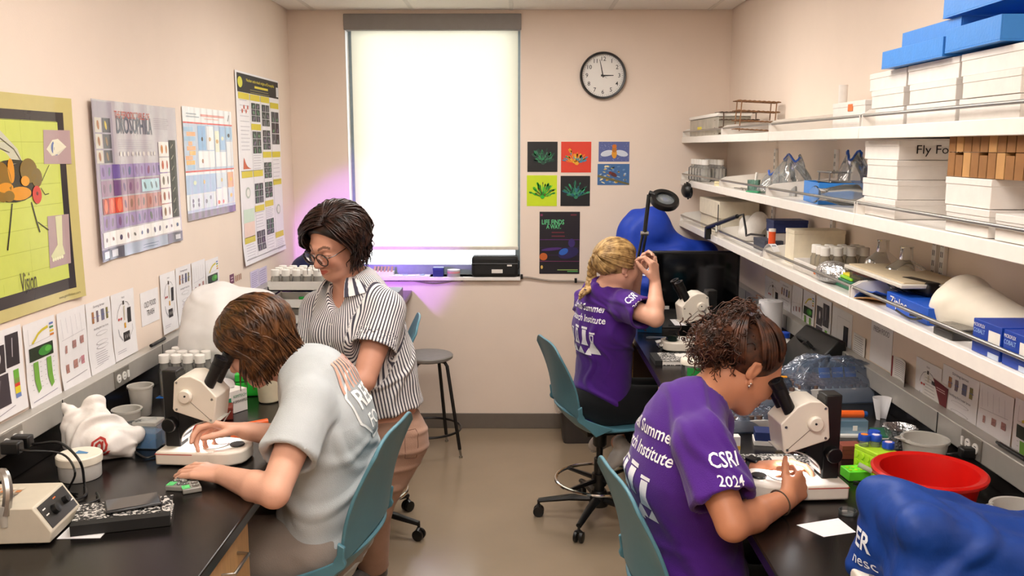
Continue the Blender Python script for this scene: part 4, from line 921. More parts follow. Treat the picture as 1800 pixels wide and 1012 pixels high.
# ------------------------------------------------------------------ 4. the person at the right microscope
def person_curly():
    F = nrm((.95, .25, 0)); Rt = np.array((F[1], -F[0], 0)); hd = A(1310, 642, 2.32); H = Head(hd, (.79, .16, -.58), roll=.0, size=.98); nb = A(1228, 712, 2.27)
    shR, shL = A(1232, 782, 2.10), A(1245, 742, 2.44); elR, wrR = A(1288, 922, 1.97), A(1382, 878, 2.13); elL, wrL = A(1235, 838, 2.46), A(1335, 826, 2.34); pel = A(1222, 1010, 2.27)
    spine = [(pel, .165, .12), (A(1206, 925, 2.28), .14, .098), (A(1194, 830, 2.28), .16, .106), (A(1204, 758, 2.28), .12, .082), (nb, .056, .052)]; base = (float(pel[0]), float(pel[1]), 0)
    t = mkperson(base, 'seated person with curly dark hair tied up, purple T-shirt, at the right microscope'); lo, hi = bbox([hd, shL, shR, elL, elR, wrL, wrR, pel, A(1450, 860, 2.2)], .17); S = SDF(lo, hi, .0033)
    spine_add(S, spine, F, -.008); H.add(S); S.cone(nb, H.w(0, -.035, -.045), .054, .05, .03); S.cone(nb, H.w(0, .0, -.06), .048, .042, .03)
    for a, b, c in ((shL, elL, wrL), (shR, elR, wrR)): S.cone(nb, a, .038, .045, .04); arm(S, a, b, c, 1.0, 1.05)
    hand(S, wrR, A(1412, 848, 2.19) - wrR, (-.55, .75, -.2), 'R', ((.8, .9, .4), (.9, 1.0, .5), (1.0, 1.1, .6), (1.1, 1.1, .6)), (.55, .8, .35), .95); hand(S, wrL, A(1385, 822, 2.33) - wrL, (.25, -.75, -.5), 'L', ((.5, .7, .4), (.6, .8, .4), (.7, .8, .5), (.8, .8, .5)), (.45, .8, .4), .95)
    v, f = S.mesh(1); np_obj('body', v, f, m_skinF, t, base, H.colors(v, '#c28463', '#93463c', '#1d110b'))
    S = tee(spine, F, nb, H.w(0, -.02, -.05), [(shR, elR, .70), (shL, elL, .66)], .016, sleeve_r=(.068, .086)); v, f = S.mesh(1); v = wrinkle(v, f, .026, 58, [(.6, .3, .8), (.2, -.7, .6), (.9, 0, .5)], 31); o = np_obj('t_shirt', v, f, m_purple, t, base)
    ring(nb + nrm(H.w(0, -.02, -.05) - nb) * .008 - np.array(base), H.w(0, -.02, -.05) - nb, .060, .0062).build('collar', m_purple, o)
    back_print(o, A(1150, 790, 2.28) - np.array(base), -np.array((-.22, .97, 0)), (.30, .0, .95), (1, .1, -.1), .86); sleeve_print(o, A(1272, 824, 2.0) - np.array(base), (1, .1, -.02), (-.05, 0, 1), (-.1, 1, -.1), .80)
    kn = [pel + F * .42 + Rt * .1, pel + F * .42 - Rt * .12]; hp = [pel + Rt * .085 + np.array((0, 0, -.05)), pel - Rt * .085 + np.array((0, 0, -.05))]; an = [k + np.array((-.02, 0, -.40)) for k in kn]
    for k in kn: k[2] -= .04
    S = pants(([((hp[0], kn[0], an[0]), (.1, .075, .05)), ((hp[1], kn[1], an[1]), (.1, .075, .05))], (pel + np.array((0, 0, -.04)), (.15, .165, .12), None))); v, f = S.mesh(1); np_obj('trousers', v, f, cloth_mat('black_knit', '#0d0d10'), t, base)
    for a in an: shoe(t, a + np.array((0, 0, -.03)), a + np.array((.15, 0, -.05)), mat('white_leather', '#d9d5d0', .5), mat('white_sole', '#dcd8d2', .6), base, .9)
    # watch, bracelet, earrings
    d = nrm(wrL - elL); wp = wrL - d * .022; wt = empty('w', (0, 0, 0)); bpy.data.objects.remove(wt)
    w_ = ring(wp - np.array(base), d, .031, .008, .92).build('watch_strap', m_blackmat, t); n_ = nrm(np.cross(d, (0, 0, 1.0))); c = wp + np.array((0, 0, .034)) - np.array(base); B().box(c, (.036, .032, .011), math.atan2(d[1], d[0])).build('watch_case', m_black, w_, bevel=.004)
    d = nrm(wrR - elR); ring(wrR - d * .03 - np.array(base), d + np.array((.2, 0, .1)), .032, .0022, .92).build('bracelet', mat('dark_bracelet', '#4b3a2c', .5), t)
    e = B(); 
    for u_, r_ in ((-.036, .003), (-.044, .004)): e.ball(H.w(.080, .0, u_) - np.array(base), r_, 8, 6)
    e.build('earring', m_chrome, t)
    # hair: pulled up tight, curls bursting from the tie at the crown
    hr = Hair(H, 33); R_ = hr.r; knot = (0, -.62, .85)
    for i in range(420):
        a = R_.uniform(0, 2 * PI); x = math.sin(a); z = .75 * math.cos(a) + .05; y = .70 if z > .3 else .45 * R_.random() + .1 * (z + .6) 
        if z < -.2: y = -.35 - .5 * R_.random(); z = -.42
        pts = hr.arc((x, y, z), knot, 9, .003 + .004 * R_.random(), .010 + .008 * R_.random(), .004); hr.lock(pts, R_.uniform(.0045, .008), .004)
    kp = H.w(0, -.085, .118); tgt = A(1258, 600, 2.30)
    for i in range(420):
        d = nrm(np.array((R_.gauss(-.75, .4), R_.gauss(.0, .5), R_.gauss(-.05, .32)))); Ln = R_.uniform(.04, .115); ph = R_.random() * 6; e1 = nrm(np.cross(d, (0.3, .2, 1))); e2 = np.cross(d, e1); pts = []; p = kp + np.array([R_.gauss(0, .014) for _ in range(3)]); tan = d
        cr = R_.uniform(.0035, .008); n_ = 16; tw = R_.uniform(.75, 1.15)
        for j in range(n_): tan = nrm(tan + np.array((-.05, 0, -.13))); p = p + tan * Ln / n_; pts.append(p + (e1 * math.cos(ph + j * tw) + e2 * math.sin(ph + j * tw)) * cr * min(1, j / 3))
        hr.b.tube([V(q) for q in pts], [.0021 * (1 - .6 * j / n_) for j in range(n_)], 4, True)
    for i in range(620):
        c = tgt + np.array([R_.gauss(0, .026), R_.gauss(0, .032), R_.gauss(0, .030)]); d = nrm([R_.gauss(-.4, 1), R_.gauss(0, 1), R_.gauss(-.4, .8)]); e1 = nrm(np.cross(d, (0.3, .2, 1))); e2 = np.cross(d, e1); ph = R_.random() * 6; cr = R_.uniform(.003, .007); n_ = 16; Ln = R_.uniform(.03, .075)
        hr.b.tube([V(c + d * Ln * (j / n_ - .4) + np.array((0, 0, -.02)) * (j / n_) ** 2 + (e1 * math.cos(ph + j * .95) + e2 * math.sin(ph + j * .95)) * cr) for j in range(n_)], [.002 * (1 - .5 * j / n_) for j in range(n_)], 4, True)
    S = SDF(tgt - .17, tgt + .17, .006); S.ell(tgt, (.05, .054, .055), None, .01); S.cone(tgt, kp, .045, .026, .02); S.cone(tgt, tgt + np.array((-.01, 0, -.05)), .04, .02, .02); sv, sf = S.mesh(1); sv = wrinkle(sv, sf, .012, 120, [(1, .3, 0), (0, 1, .5), (.2, 0, 1)], 9)
    cap = scalp(H, [((0, .062, .05), (0, .8, -.42)), ((0, .015, -.02), (0, .55, -1)), ((0, -.06, -.055), (0, -.2, -1))], .006)
    ex = (np.concatenate([cap[0], sv]), np.concatenate([cap[1], sf + len(cap[0])])); ho = hr.build(hair_mat('curly_dark_hair', '#1c0f09', '#5a3420', .45), t, base, ex)
    ring(kp - np.array(base), H.U - H.F * .4, .022, .007).build('hair_tie', mat('silver_scrunchie', '#8d8793', .25, .8, var=.4, scale=80), ho)
person_curly()
# ================================================================== chairs, stool, bin
m_teal = mat('teal_plastic', '#4f7f8e', .42, var=.03, bump=.05, bscale=500)
def make_chair(zs, loc, rz, label, spin=0.3, colz=.0):
    t = empty('lab_chair', loc, rz, label, 'chair', 'teal swivel lab chairs')
    def seat(u, v):
        s = 2 * v - 1; x = -.215 + .46 * u; wd = .222 - .03 * max(0, (u - .75) / .25) ** 2 - .02 * max(0, (.2 - u) / .2) ** 2
        z = .022 * abs(s) ** 3 + (.095 * max(0, (.22 - u) / .22) ** 1.6) * (1 - .35 * s * s) - .05 * max(0, (u - .8) / .2) ** 2 - .008 * math.sin(PI * u)
        return (x + .05 * s * s * max(0, (.3 - u) / .3), wd * s, zs + z)
    B().sheet(seat, 20, 16, .012).build('seat', m_teal, t, ang=50, bevel=.003)
    def back(u, v):
        s = 2 * v - 1; wd = .212 + .012 * math.sin(PI * u) - .03 * u * u; top = .43 - .05 * abs(s) ** 4; z = .10 + (top - .10) * u - .02 * s * s * (1 - u)
        return (-.205 - .085 * u + .02 * math.sin(PI * u) + .03 * s * s * (1 - .35 * u), wd * s, zs + z)
    bk = B().sheet(back, 18, 16, .010).build('backrest', m_teal, t, ang=50, bevel=.003)
    for s in (-1, 1):
        def post(u, v, s=s):
            a = Vector(back(.0, .5 + .5 * s)); a2 = Vector(back(.2, .5 + .5 * s)); b = Vector((-.06, s * .222, zs + .012)); p = a2.lerp(a, min(1, u * 2.5)) if u < .4 else a.lerp(b, (u - .4) / .6)
            q = (v - .5) * (.034 + .055 * max(0, (u - .4) / .6) ** 1.5); return (p.x + q * (1 if u > .3 else .6), p.y + s * .004, p.z + q * .35)
        B().sheet(post, 12, 4, .013).build('back_support', m_teal, t, ang=60, bevel=.003)
    mb = B(); mb.box((0.01, 0, zs - .03), (.22, .2, .03)); mb.lathe([(.034, zs - .05), (.034, zs - .12), (.026, zs - .13)], n=16); mb.tube([(.03, .09, zs - .035), (.05, .2, zs - .045)], .005); mb.build('seat_mechanism', m_black, t, bevel=.004)
    c = B(); c.cyl((0, 0, .10), (0, 0, zs * .62), .027); c.cyl((0, 0, zs * .62 - .01), (0, 0, zs - .05), .0165); c.build('gas_column', m_black, t)
    fr = .215; fz = .205; f = B(); f.tube([(fr * math.cos(a), fr * math.sin(a), fz) for a in np.linspace(0, 2 * PI, 41)[:-1]], .0085, 8, closed=True); ro = f.build('foot_ring', m_chrome, t)
    sp = B(); sp.cyl((0, 0, fz - .03), (0, 0, fz + .03), .036)
    for k in range(4):
        a = k * PI / 2 + .5; sp.tube([(.03 * math.cos(a), .03 * math.sin(a), fz), (fr * math.cos(a), fr * math.sin(a), fz)], [.013, .009], 6)
    sp.build('ring_spokes', m_black, ro)
    B().lathe([(.045, .07), (.05, .085), (.05, .115), (.035, .15)], n=20).build('base_hub', m_black, t)
    for k in range(5):
        a = spin + k * 2 * PI / 5; d = Vector((math.cos(a), math.sin(a), 0)); e = d * .30 + Vector((0, 0, .082))
        l = B().tube([d * .03 + Vector((0, 0, .108)), d * .15 + Vector((0, 0, .104)), e], [.024, .021, .015], 8, flat=.8).build('base_leg', m_black, t)
        w = B(); p = d * .30; px = Vector((-d.y, d.x, 0)); w.cyl(p + Vector((0, 0, .05)), p + Vector((0, 0, .085)), .007, n=8); w.tube([p + px * .014 + Vector((0, 0, .045)), p + Vector((0, 0, .055)), p - px * .014 + Vector((0, 0, .045))], .012, 8)
        for s in (-1, 1): w.lathe([(.018, -.009), (.0265, -.007), (.027, 0), (.0265, .007), (.018, .009)], p + px * s * .014 + Vector((0, 0, .0272)), 18, Matrix.Rotation(PI / 2, 4, 'X') if False else px.to_track_quat('Z', 'Y').to_matrix().to_4x4())
        w.build('caster', m_black, t)
    return t
make_chair(.615, (-.628, 2.53, 0), PI - .16, 'teal swivel chair under the person in the grey T-shirt', .2)
make_chair(.62, (-.75, 4.05, 0), PI + .12, 'empty teal swivel chair half hidden behind the standing person', .15)
make_chair(.505, (.40, 4.20, 0), .26, 'teal swivel chair with chrome foot ring under the blond person', .28)
make_chair(.565, (.525, 2.29, 0), .18, 'teal swivel chair under the person at the right microscope, nearest the viewer', .5)
# stool
st = empty('stool', (-.545, 5.16, 0), .35, 'backless stool with round grey seat and black legs under the window', 'stool'); zs = .61
B().lathe([(.0, zs - .028), (.14, zs - .028), (.152, zs - .02), (.154, zs - .006), (.148, zs), (.0, zs + .002)], n=36).build('seat', mat('grey_seat', '#7d7a76', .5, bump=.05, bscale=300), st)
for k in range(4):
    a = k * PI / 2 + PI / 4; d = Vector((math.cos(a), math.sin(a), 0)); l = B().tube([d * .09 + Vector((0, 0, zs - .035)), d * .118 + Vector((0, 0, zs - .037)), d * .135 + Vector((0, 0, zs - .06)), d * .215 + Vector((0, 0, .05))], .0105, 10).build('leg', m_black, st)
    B().tube([d * .215 + Vector((0, 0, .05)), d * .222 + Vector((0, 0, .014))], .007, 8).build('leg_tip', m_steel, l); B().cyl(d * .222 + Vector((0, 0, 0)), d * .222 + Vector((0, 0, .014)), .011, n=12).build('glide', m_steel, l)
B().tube([(.197 * math.cos(a), .197 * math.sin(a), .155) for a in np.linspace(0, 2 * PI, 41)[:-1]], .0075, 8, closed=True).build('foot_ring', m_black, st)
# waste bin with a liner
wb = empty('waste_bin', (.385, 5.40, 0), .05, 'grey waste bin with clear liner against the back wall', 'bin')
def rr(x, y, r, n=5): return [(sx * (x - r) + r * math.cos(a), sy * (y - r) + r * math.sin(a)) for sx, sy, a0 in ((1, 1, 0), (-1, 1, PI / 2), (-1, -1, PI), (1, -1, 1.5 * PI)) for a in np.linspace(a0, a0 + PI / 2, n)]
b = B(); lo_, hi_ = rr(.105, .075, .025), rr(.135, .10, .03); n_ = len(lo_); inn = rr(.13, .095, .028); inb = rr(.10, .07, .022)
b.add([(x, y, .001) for x, y in lo_] + [(x, y, .30) for x, y in hi_] + [(x, y, .30) for x, y in inn] + [(x, y, .012) for x, y in inb], [tuple(range(n_))[::-1]] + [(i, (i + 1) % n_, n_ + (i + 1) % n_, n_ + i) for i in range(n_)] + [(n_ + i, n_ + (i + 1) % n_, 2 * n_ + (i + 1) % n_, 2 * n_ + i) for i in range(n_)] + [(2 * n_ + i, 2 * n_ + (i + 1) % n_, 3 * n_ + (i + 1) % n_, 3 * n_ + i) for i in range(n_)] + [tuple(3 * n_ + i for i in range(n_))])
b.build('bin_body', mat('charcoal_plastic', '#3f3b3a', .55), wb)
def liner(u, v):
    k = u * n_; i = int(k) % n_; f_ = k - int(k); x = hi_[i][0] * (1 - f_) + hi_[(i + 1) % n_][0] * f_; y = hi_[i][1] * (1 - f_) + hi_[(i + 1) % n_][1] * f_; w_ = 1 + .06 * math.sin(u * 40) + .04 * math.sin(u * 17 + v * 5)
    if v < .3: return (x * .93, y * .93, .22 + .12 * v / .3)
    q = (v - .3) / .7; return (x * (1 + .05 * math.sin(PI * q) + .16 * q * w_), y * (1 + .05 * math.sin(PI * q) + .16 * q * w_), .345 + .02 * math.sin(PI * q) - .13 * q * w_)
B().sheet(liner, 64, 12, 0).build('bin_liner', clear('clear_liner', '#e8e2da', .38, .15, .25), wb, ang=80)
# ================================================================== stereo microscopes
m_scope = mat('scope_ivory', '#e4dccf', .35, var=.015); m_scopeb = mat('scope_black', '#0b0b0c', .42, bump=.04, bscale=400)
def microscope(loc, rz, label, lamp=6.0):
    """user sits at +x"""
    t = empty('stereo_microscope', loc, rz, label, 'microscope', 'stereo microscopes')
    hw = .075
    base = B(); base.prism([(0, -hw), (.16, -hw), (.215, -hw * .9), (.245, -hw * .62), (.252, -hw * .3), (.252, hw * .3), (.245, hw * .62), (.215, hw * .9), (.16, hw), (0, hw)], (0, 0, .004), (1, 0, 0), (0, 1, 0), (0, 0, .04)); bo = base.build('base', m_scope, t, bevel=.006, seg=3)
    B().b2((.0, -hw - .0006, .036), (.11, hw + .0006, .0385)).build('red_line', mat('red_stripe', '#b0392d', .5), bo, ang=0)
    B().lathe([(.0, .0445), (.042, .0445), (.042, .047), (.04, .0475), (0, .0475)], (.145, 0, 0), 32).build('stage_plate', mat('stage_white', '#f4f2ee', .4), bo); B().lathe([(.02, .0), (.022, .003), (.020, .006), (0, .006)], (.215, 0, .0445), 24).build('dial', m_black, bo)
    for sx in (.03, .22):
        for sy in (-1, 1): B().cyl((sx, sy * .045, 0), (sx, sy * .045, .005), .011, n=12).build('foot', m_blackmat, bo)
    B().b2((.01, -.026, .044), (.056, .026, .272)).build('column', m_scopeb, t, bevel=.004)
    kb = B(); kb.cyl((.033, -.052, .115), (.033, .052, .115), .021, n=24); kb.build('focus_knobs', m_black, t, bevel=.003)
    B().prism([(.056, .262), (.056, .075), (.062, .066), (.075, .095), (.105, .12), (.15, .132), (.17, .13), (.172, .148), (.06, .18)], (0, -.03, 0), (1, 0, 0), (0, 0, 1), (0, .06, 0)).build('arm', m_scopeb, t, bevel=.004)
    arc = B(); arc.sheet(lambda u, v: (.062 + .12 * (1 - math.cos(u * PI / 2)) , -.034 + .068 * v, .062 + .068 * math.sin(u * PI / 2)), 12, 2, .0025); arc.build('light_arc', mat('arc_edge', '#cfcac2', .3, .3), t)
    prof = [(.058, .246), (.078, .262), (.108, .264), (.14, .25), (.182, .204), (.180, .193), (.17, .128), (.164, .124), (.054, .158), (.050, .166)]
    hd = B().prism(prof, (0, -.052, 0), (1, 0, 0), (0, 0, 1), (0, .104, 0)).build('optical_head', m_scope, t, bevel=.008, seg=3)
    for s in (-1, 1):
        k = B(); k.lathe([(.0205, 0), (.0205, .009), (.017, .014), (0, .015)], (.092, s * .052, .205), 24, Matrix.Rotation(-s * PI / 2, 4, 'X')); ko = k.build('zoom_knob', m_scope, hd); B().cyl((.095, s * .0665, .208), (.095, s * .0685, .208), .003, n=10).build('mark', m_black, ko)
        q = B()
        for x, z in ((.066, .244), (.168, .196), (.162, .135), (.062, .165)): q.cyl((x, s * .0515, z), (x, s * .0535, z), .0035, n=10)
        q.build('screws', m_steel, hd); g = B().tube([(.105, s * .0522, .187), (.16, s * .0522, .137)], .0009, 5).build('seam', mat('seam_grey', '#6f675c', .6), hd)
    nz = B(); nz.lathe([(.034, .155), (.034, .125), (.026, .118), (.026, .112), (0, .112)], (.118, 0, 0), 24); nz.build('objective', m_scopeb, t)
    for s in (-1, 1):
        a = Vector((.146, s * .031, .222)); d = Vector((.46, 0, .89)).normalized(); e = B(); e.cyl(a - d * .02, a + d * .002, .021, .021, 18); e.cyl(a + d * .0, a + d * .062, .0165, .0165, 18); e.cyl(a + d * .06, a + d * .082, .0185, .0185, 18); e.cyl(a + d * .08, a + d * .104, .017, .0205, 18)
        eo = e.build('eyepiece', m_scopeb, t); B().cyl(a + d * .101, a + d * .1045, .012, n=16).build('eye_lens', mat('dark_glass', '#11141a', .05), eo)
    if lamp:
        em = B(); em.lathe([(0, 0), (.012, 0), (.012, -.004), (0, -.004)], (.118, 0, .111), 16); em.build('lamp_led', mat('led_white', '#f6f8ff', .4, emit=lamp * 4, var=0), t)
        l = bpy.data.lights.new('microscope_lamp', 'SPOT'); l.energy = lamp; l.spot_size = 1.5; l.spot_blend = .5; l.shadow_soft_size = .02; l.color = (.95, .97, 1); lo = bpy.data.objects.new('lamp_beam', l); COL.objects.link(lo); lo.parent = t; lo.location = (.118, 0, .104); lo.rotation_euler = (0, -.35, 0)
    return t
def rzdeg(a): return math.radians(a)
pl = P(268, 822, Z=BZ); microscope((pl.x + .01, pl.y + .085, BZ), rzdeg(-4), 'ivory stereo microscope with black column on the left worktop', 40.0)
pr_ = P(1494, 884, Z=BZ); microscope((pr_.x - .004, pr_.y + .085, BZ), rzdeg(184), 'ivory stereo microscope on the right worktop in front of the curly-haired person', 26.0)
pf = P(1262, 616, Z=BZ); microscope((pf.x, pf.y + .05, BZ), rzdeg(187), 'ivory stereo microscope far along the right worktop before the black monitor', 0)
# ================================================================== posters, papers, clock
rn = random.Random(3)
class Art(Canvas):
    """a sheet on a wall, laid out in metres from its lower left corner"""
    def __init__(s, wall, u0, v0, u1, v1, vb, bg='#f4f2f0'):
        # left edge u0 (top v0), right edge u1 (top v1), bottom of the left edge vb
        pl = {'left': dict(X=XL), 'right': dict(X=XR), 'back': dict(Y=YB)}[wall]; s.wall = wall; s.pl = pl
        a, b, c = P(u0, v0, **pl), P(u1, v1, **pl), P(u0, vb, **pl); s.top = (a.z + b.z) / 2
        s.o = c.copy(); w_ = (b - a).length if wall == 'back' else abs(b.y - a.y); Canvas.__init__(s, w_, s.top - c.z, bg)
        s.ux = {'left': Vector((0, 1, 0)), 'right': Vector((0, -1, 0)), 'back': Vector((1, 0, 0))}[wall]; s.nn = {'left': Vector((1, 0, 0)), 'right': Vector((-1, 0, 0)), 'back': Vector((0, -1, 0))}[wall]
    def q(s, u, v): p = P(u, v, **s.pl); return ((p - s.o).dot(s.ux), p.z - s.o.z)
    def put(s, name, label, cat='poster', group=None, curl=None, m=None, sheetmat=None):
        return s.place(name, s.o + s.nn * .0015, s.ux, Vector((0, 0, 1)), s.nn, label, cat, group, m=m, curl=curl, sheetmat=sheetmat)
m_gloss = vcmat('glossy_print', .25, .2)
def gloss_sheet(c): return mat('gloss_sheet_' + c, c, .2, coat=.35, var=.02)
# --- yellow-green fly poster
c = Art('left', -60, 155, 142, 176, 588, '#cfc27f')
W_, H_ = c.w, c.h
c.rect(.0, .035, W_ - .045, H_ - .045, '#3b3536'); c.rect(.0, .07, W_ - .075, H_ - .075, '#cdd765', 2)
for k in range(8): c.line([(0, .12 + k * .062), (W_ - .08, .12 + k * .062)], .0012, '#a9b44c', 3)
for k in range(5): c.line([(.02 + k * .075, .075), (.02 + k * .075, H_ - .08)], .001, '#a9b44c', 3)
def pe(u, v, ru, rv, col, l, a=0.0):
    x, y = c.q(u, v); k = abs(c.q(u + 10, v)[0] - x) / 10; kz = abs(c.q(u, v + 10)[1] - y) / 10; c.ell(x, y, ru * k, rv * kz, col, l, 20, a)
def pp(pts, col, l): c.poly([c.q(*p) for p in pts], col, l)
def pl_(pts, wd, col, l): c.line([c.q(*p) for p in pts], wd, col, l)
pp([(-50, 215), (-10, 225), (25, 262), (34, 285), (10, 290), (-50, 280)], '#c9c9b2', 4); pl_([(-20, 232), (18, 262), (32, 284)], .0025, '#55503f', 5); pl_([(-30, 250), (10, 268)], .002, '#55503f', 5)
pe(18, 318, 52, 38, '#33291f', 5); pe(45, 300, 16, 22, '#7e6320', 6); pe(-5, 320, 18, 36, '#8d6a1f', 6); pe(12, 300, 6, 22, '#e0951f', 6); pe(2, 330, 14, 9, '#e0951f', 6); pe(28, 340, 22, 12, '#e0951f', 6); pe(38, 318, 8, 9, '#e39a22', 7); pe(8, 345, 10, 10, '#8a6a22', 7); pe(60, 312, 10, 17, '#7c6328', 6); pe(60, 342, 8.5, 16, '#d2382f', 8); pe(60, 340, 2, 3.5, '#6d1815', 9)
pl_([(14, 358), (10, 400), (6, 440)], .006, '#2e2a22', 5); pl_([(50, 355), (60, 390), (66, 408)], .006, '#2e2a22', 5); pl_([(62, 390), (82, 404)], .003, '#2e2a22', 5); pl_([(70, 318), (83, 290)], .0025, '#3a3527', 5); pl_([(68, 330), (76, 342), (83, 340)], .0025, '#3a3527', 5)
pp([(72, 228), (114, 229), (118, 288), (74, 288)], '#b99fa0', 4); pp([(78, 262), (88, 246), (98, 244), (110, 258), (100, 272), (88, 274)], '#e9e4cc', 5); pe(94, 260, 8, 13, '#6f7fb2', 6); pe(94, 262, 3, 6, '#1e2b55', 7)
pp([(80, 380), (116, 376), (120, 462), (84, 472)], '#b59c9d', 4); pp([(94, 380), (106, 378), (107, 430), (111, 446), (90, 458), (86, 450), (98, 430)], '#dcdcae', 5)
for k in range(5): pe(90 + k * 4, 457 - k * 1.5, 2, 3, '#f0eec8', 6)
x, y = c.q(0, 528); c.text('Vision', c.q(-14, 0)[0], y + .004, .085, '#3b3233', 5, sx=.42); x, y = c.q(103, 525); c.text('www.genofiction.com', W_ - .15, .014, .012, '#5c5433', 4, width=.12)
c.put('fly_poster', 'large lime-green poster of a giant fly with a dark border on the left wall', curl=lambda x, y: .004 + .004 * math.sin(x * 9) * math.sin(y * 5) + .012 * max(0, x - c.w + .08) / .08, m=m_gloss, sheetmat=gloss_sheet('#cfc27f'))
# --- periodic table poster
c = Art('left', 172, 177, 318, 190, 462, '#bfb7c0'); W_, H_ = c.w, c.h
c.rect(0, 0, W_, H_ * .075, '#5c5a66'); c.rect(W_ * .25, .0, W_ * .78, H_ * .075, '#a9b3c6', 2)
c.text('THE PERIODIC TABLE OF', W_ * .24, H_ * .895, .036, '#c25a52', 2, bold=.01, width=W_ * .40); c.text('DROSOPHILA', W_ * .25, H_ * .80, .085, '#585d70', 2, bold=.02, width=W_ * .42)
c.lines(W_ * .7, W_ * .9, H_ * .84, H_ * .91, 6, '#a39ba6', .002); c.lines(W_ * .26, W_ * .66, H_ * .70, H_ * .755, 5, '#a79fb0', .0015)
c.rect(W_ * .0, H_ * .08, W_ * .22, H_ * .99, '#a79fae', 1)
rows = [('#9b84b9', .51, .60), ('#a3839d', .40, .50), ('#c48c86', .29, .39), ('#9c86b4', .19, .28)]
for col, y0, y1 in rows:
    for k in range(11):
        v = rn.uniform(-.05, .05); h0 = [max(0, min(1, z + v)) for z in rgb(col)]; x0 = W_ * (.05 + k * .072); c.rect(x0, H_ * y0, x0 + W_ * .068, H_ * y1, tuple(h0), 2)
        c.ell(x0 + W_ * .034, H_ * (y0 + y1) / 2, W_ * .012, H_ * .03, tuple(z * rn.uniform(.35, .8) for z in h0), 3, 12, rn.uniform(-.4, .4))
for k, col in ((1, '#e0533a'), (2, '#d8402c'), (0, '#a33a2c')): c.rect(W_ * (.05 + k * .072), H_ * .29, W_ * (.118 + k * .072), H_ * .39, col, 4); c.ell(W_ * (.085 + k * .072), H_ * .34, W_ * .02, H_ * .045, '#ef7a58', 5)
c.rect(W_ * .19, H_ * .40, W_ * .255, H_ * .5, '#6c3f7d', 4); c.rect(W_ * .19, H_ * .51, W_ * .255, H_ * .6, '#6a4fa0', 4)
for k, (y0, y1) in enumerate(((.70, .79), (.80, .89), (.61, .69))):
    c.rect(W_ * .02, H_ * y0, W_ * .10, H_ * y1, '#d7cfc4', 2); c.rect(W_ * .11, H_ * y0, W_ * .20, H_ * y1, '#4d4a54', 2); c.ell(W_ * .06, H_ * (y0 + y1) / 2, W_ * .015, H_ * .03, '#a8683f', 3, 12, .3); c.ell(W_ * .15, H_ * (y0 + y1) / 2, W_ * .012, H_ * .03, '#d7b83f' if k == 1 else '#8a6a50', 3, 12, .4)
c.rect(W_ * .50, H_ * .405, W_ * .72, H_ * .49, '#b7dbe6', 4)
for k in range(3): c.ell(W_ * (.54 + k * .07), H_ * .447, W_ * .01, H_ * .028, '#6f7d86', 5, 12, .5)
for k in range(5):
    y0 = .19 + k * .113; c.rect(W_ * .735, H_ * y0, W_ * .875, H_ * (y0 + .105), '#f1ece6', 4)
    for s_ in (0, 1): c.ell(W_ * (.77 + .065 * s_), H_ * (y0 + .052), W_ * .013, H_ * .032, ['#8d6b4f', '#a05a44', '#7c6f63', '#b8533d', '#c77b35'][k], 5, 12)
c.rect(W_ * .885, H_ * .19, W_ * .96, H_ * .76, '#2c2b2c', 4)
for k in range(7): c.line([(W_ * .90, H_ * (.22 + k * .08)), (W_ * .925, H_ * (.25 + k * .08))], .004, '#b9b39f', 5)
c.rect(W_ * .03, H_ * .085, W_ * .97, H_ * .18, '#f3f0ed', 3)
for k in range(12): c.line([(W_ * (.03 + k * .078), H_ * .085), (W_ * (.03 + k * .078), H_ * .18)], .001, '#b7b1ae', 4); c.ell(W_ * (.07 + k * .078), H_ * .13, W_ * .012, H_ * rn.uniform(.01, .025), rn.choice(['#5a4f6a', '#8a5a4f', '#4f5f8a', '#7f7a74']), 5, 12, rn.uniform(-.6, .6))
for k in range(10): c.ell(W_ * (.28 + k * .045), H_ * .665, W_ * .010, H_ * .016, '#e4dcd6', 3, 10)
c.lines(W_ * .47, W_ * .67, H_ * .022, H_ * .04, 2, '#6d7a90', .003, 3); c.rect(W_ * .03, H_ * .015, W_ * .09, H_ * .06, '#dcdae0', 3); c.rect(W_ * .12, H_ * .015, W_ * .19, H_ * .06, '#c8c6cc', 3); c.rect(W_ * .9, H_ * .02, W_ * .96, H_ * .055, '#d8d6dc', 3)
c.put('periodic_poster', 'lavender poster titled the periodic table of drosophila, glossy and creased', curl=lambda x, y: .003 + .004 * math.sin(x * 24) ** 2 + .012 * max(0, .06 - x) / .06, m=m_gloss, sheetmat=gloss_sheet('#bfb7c0'))
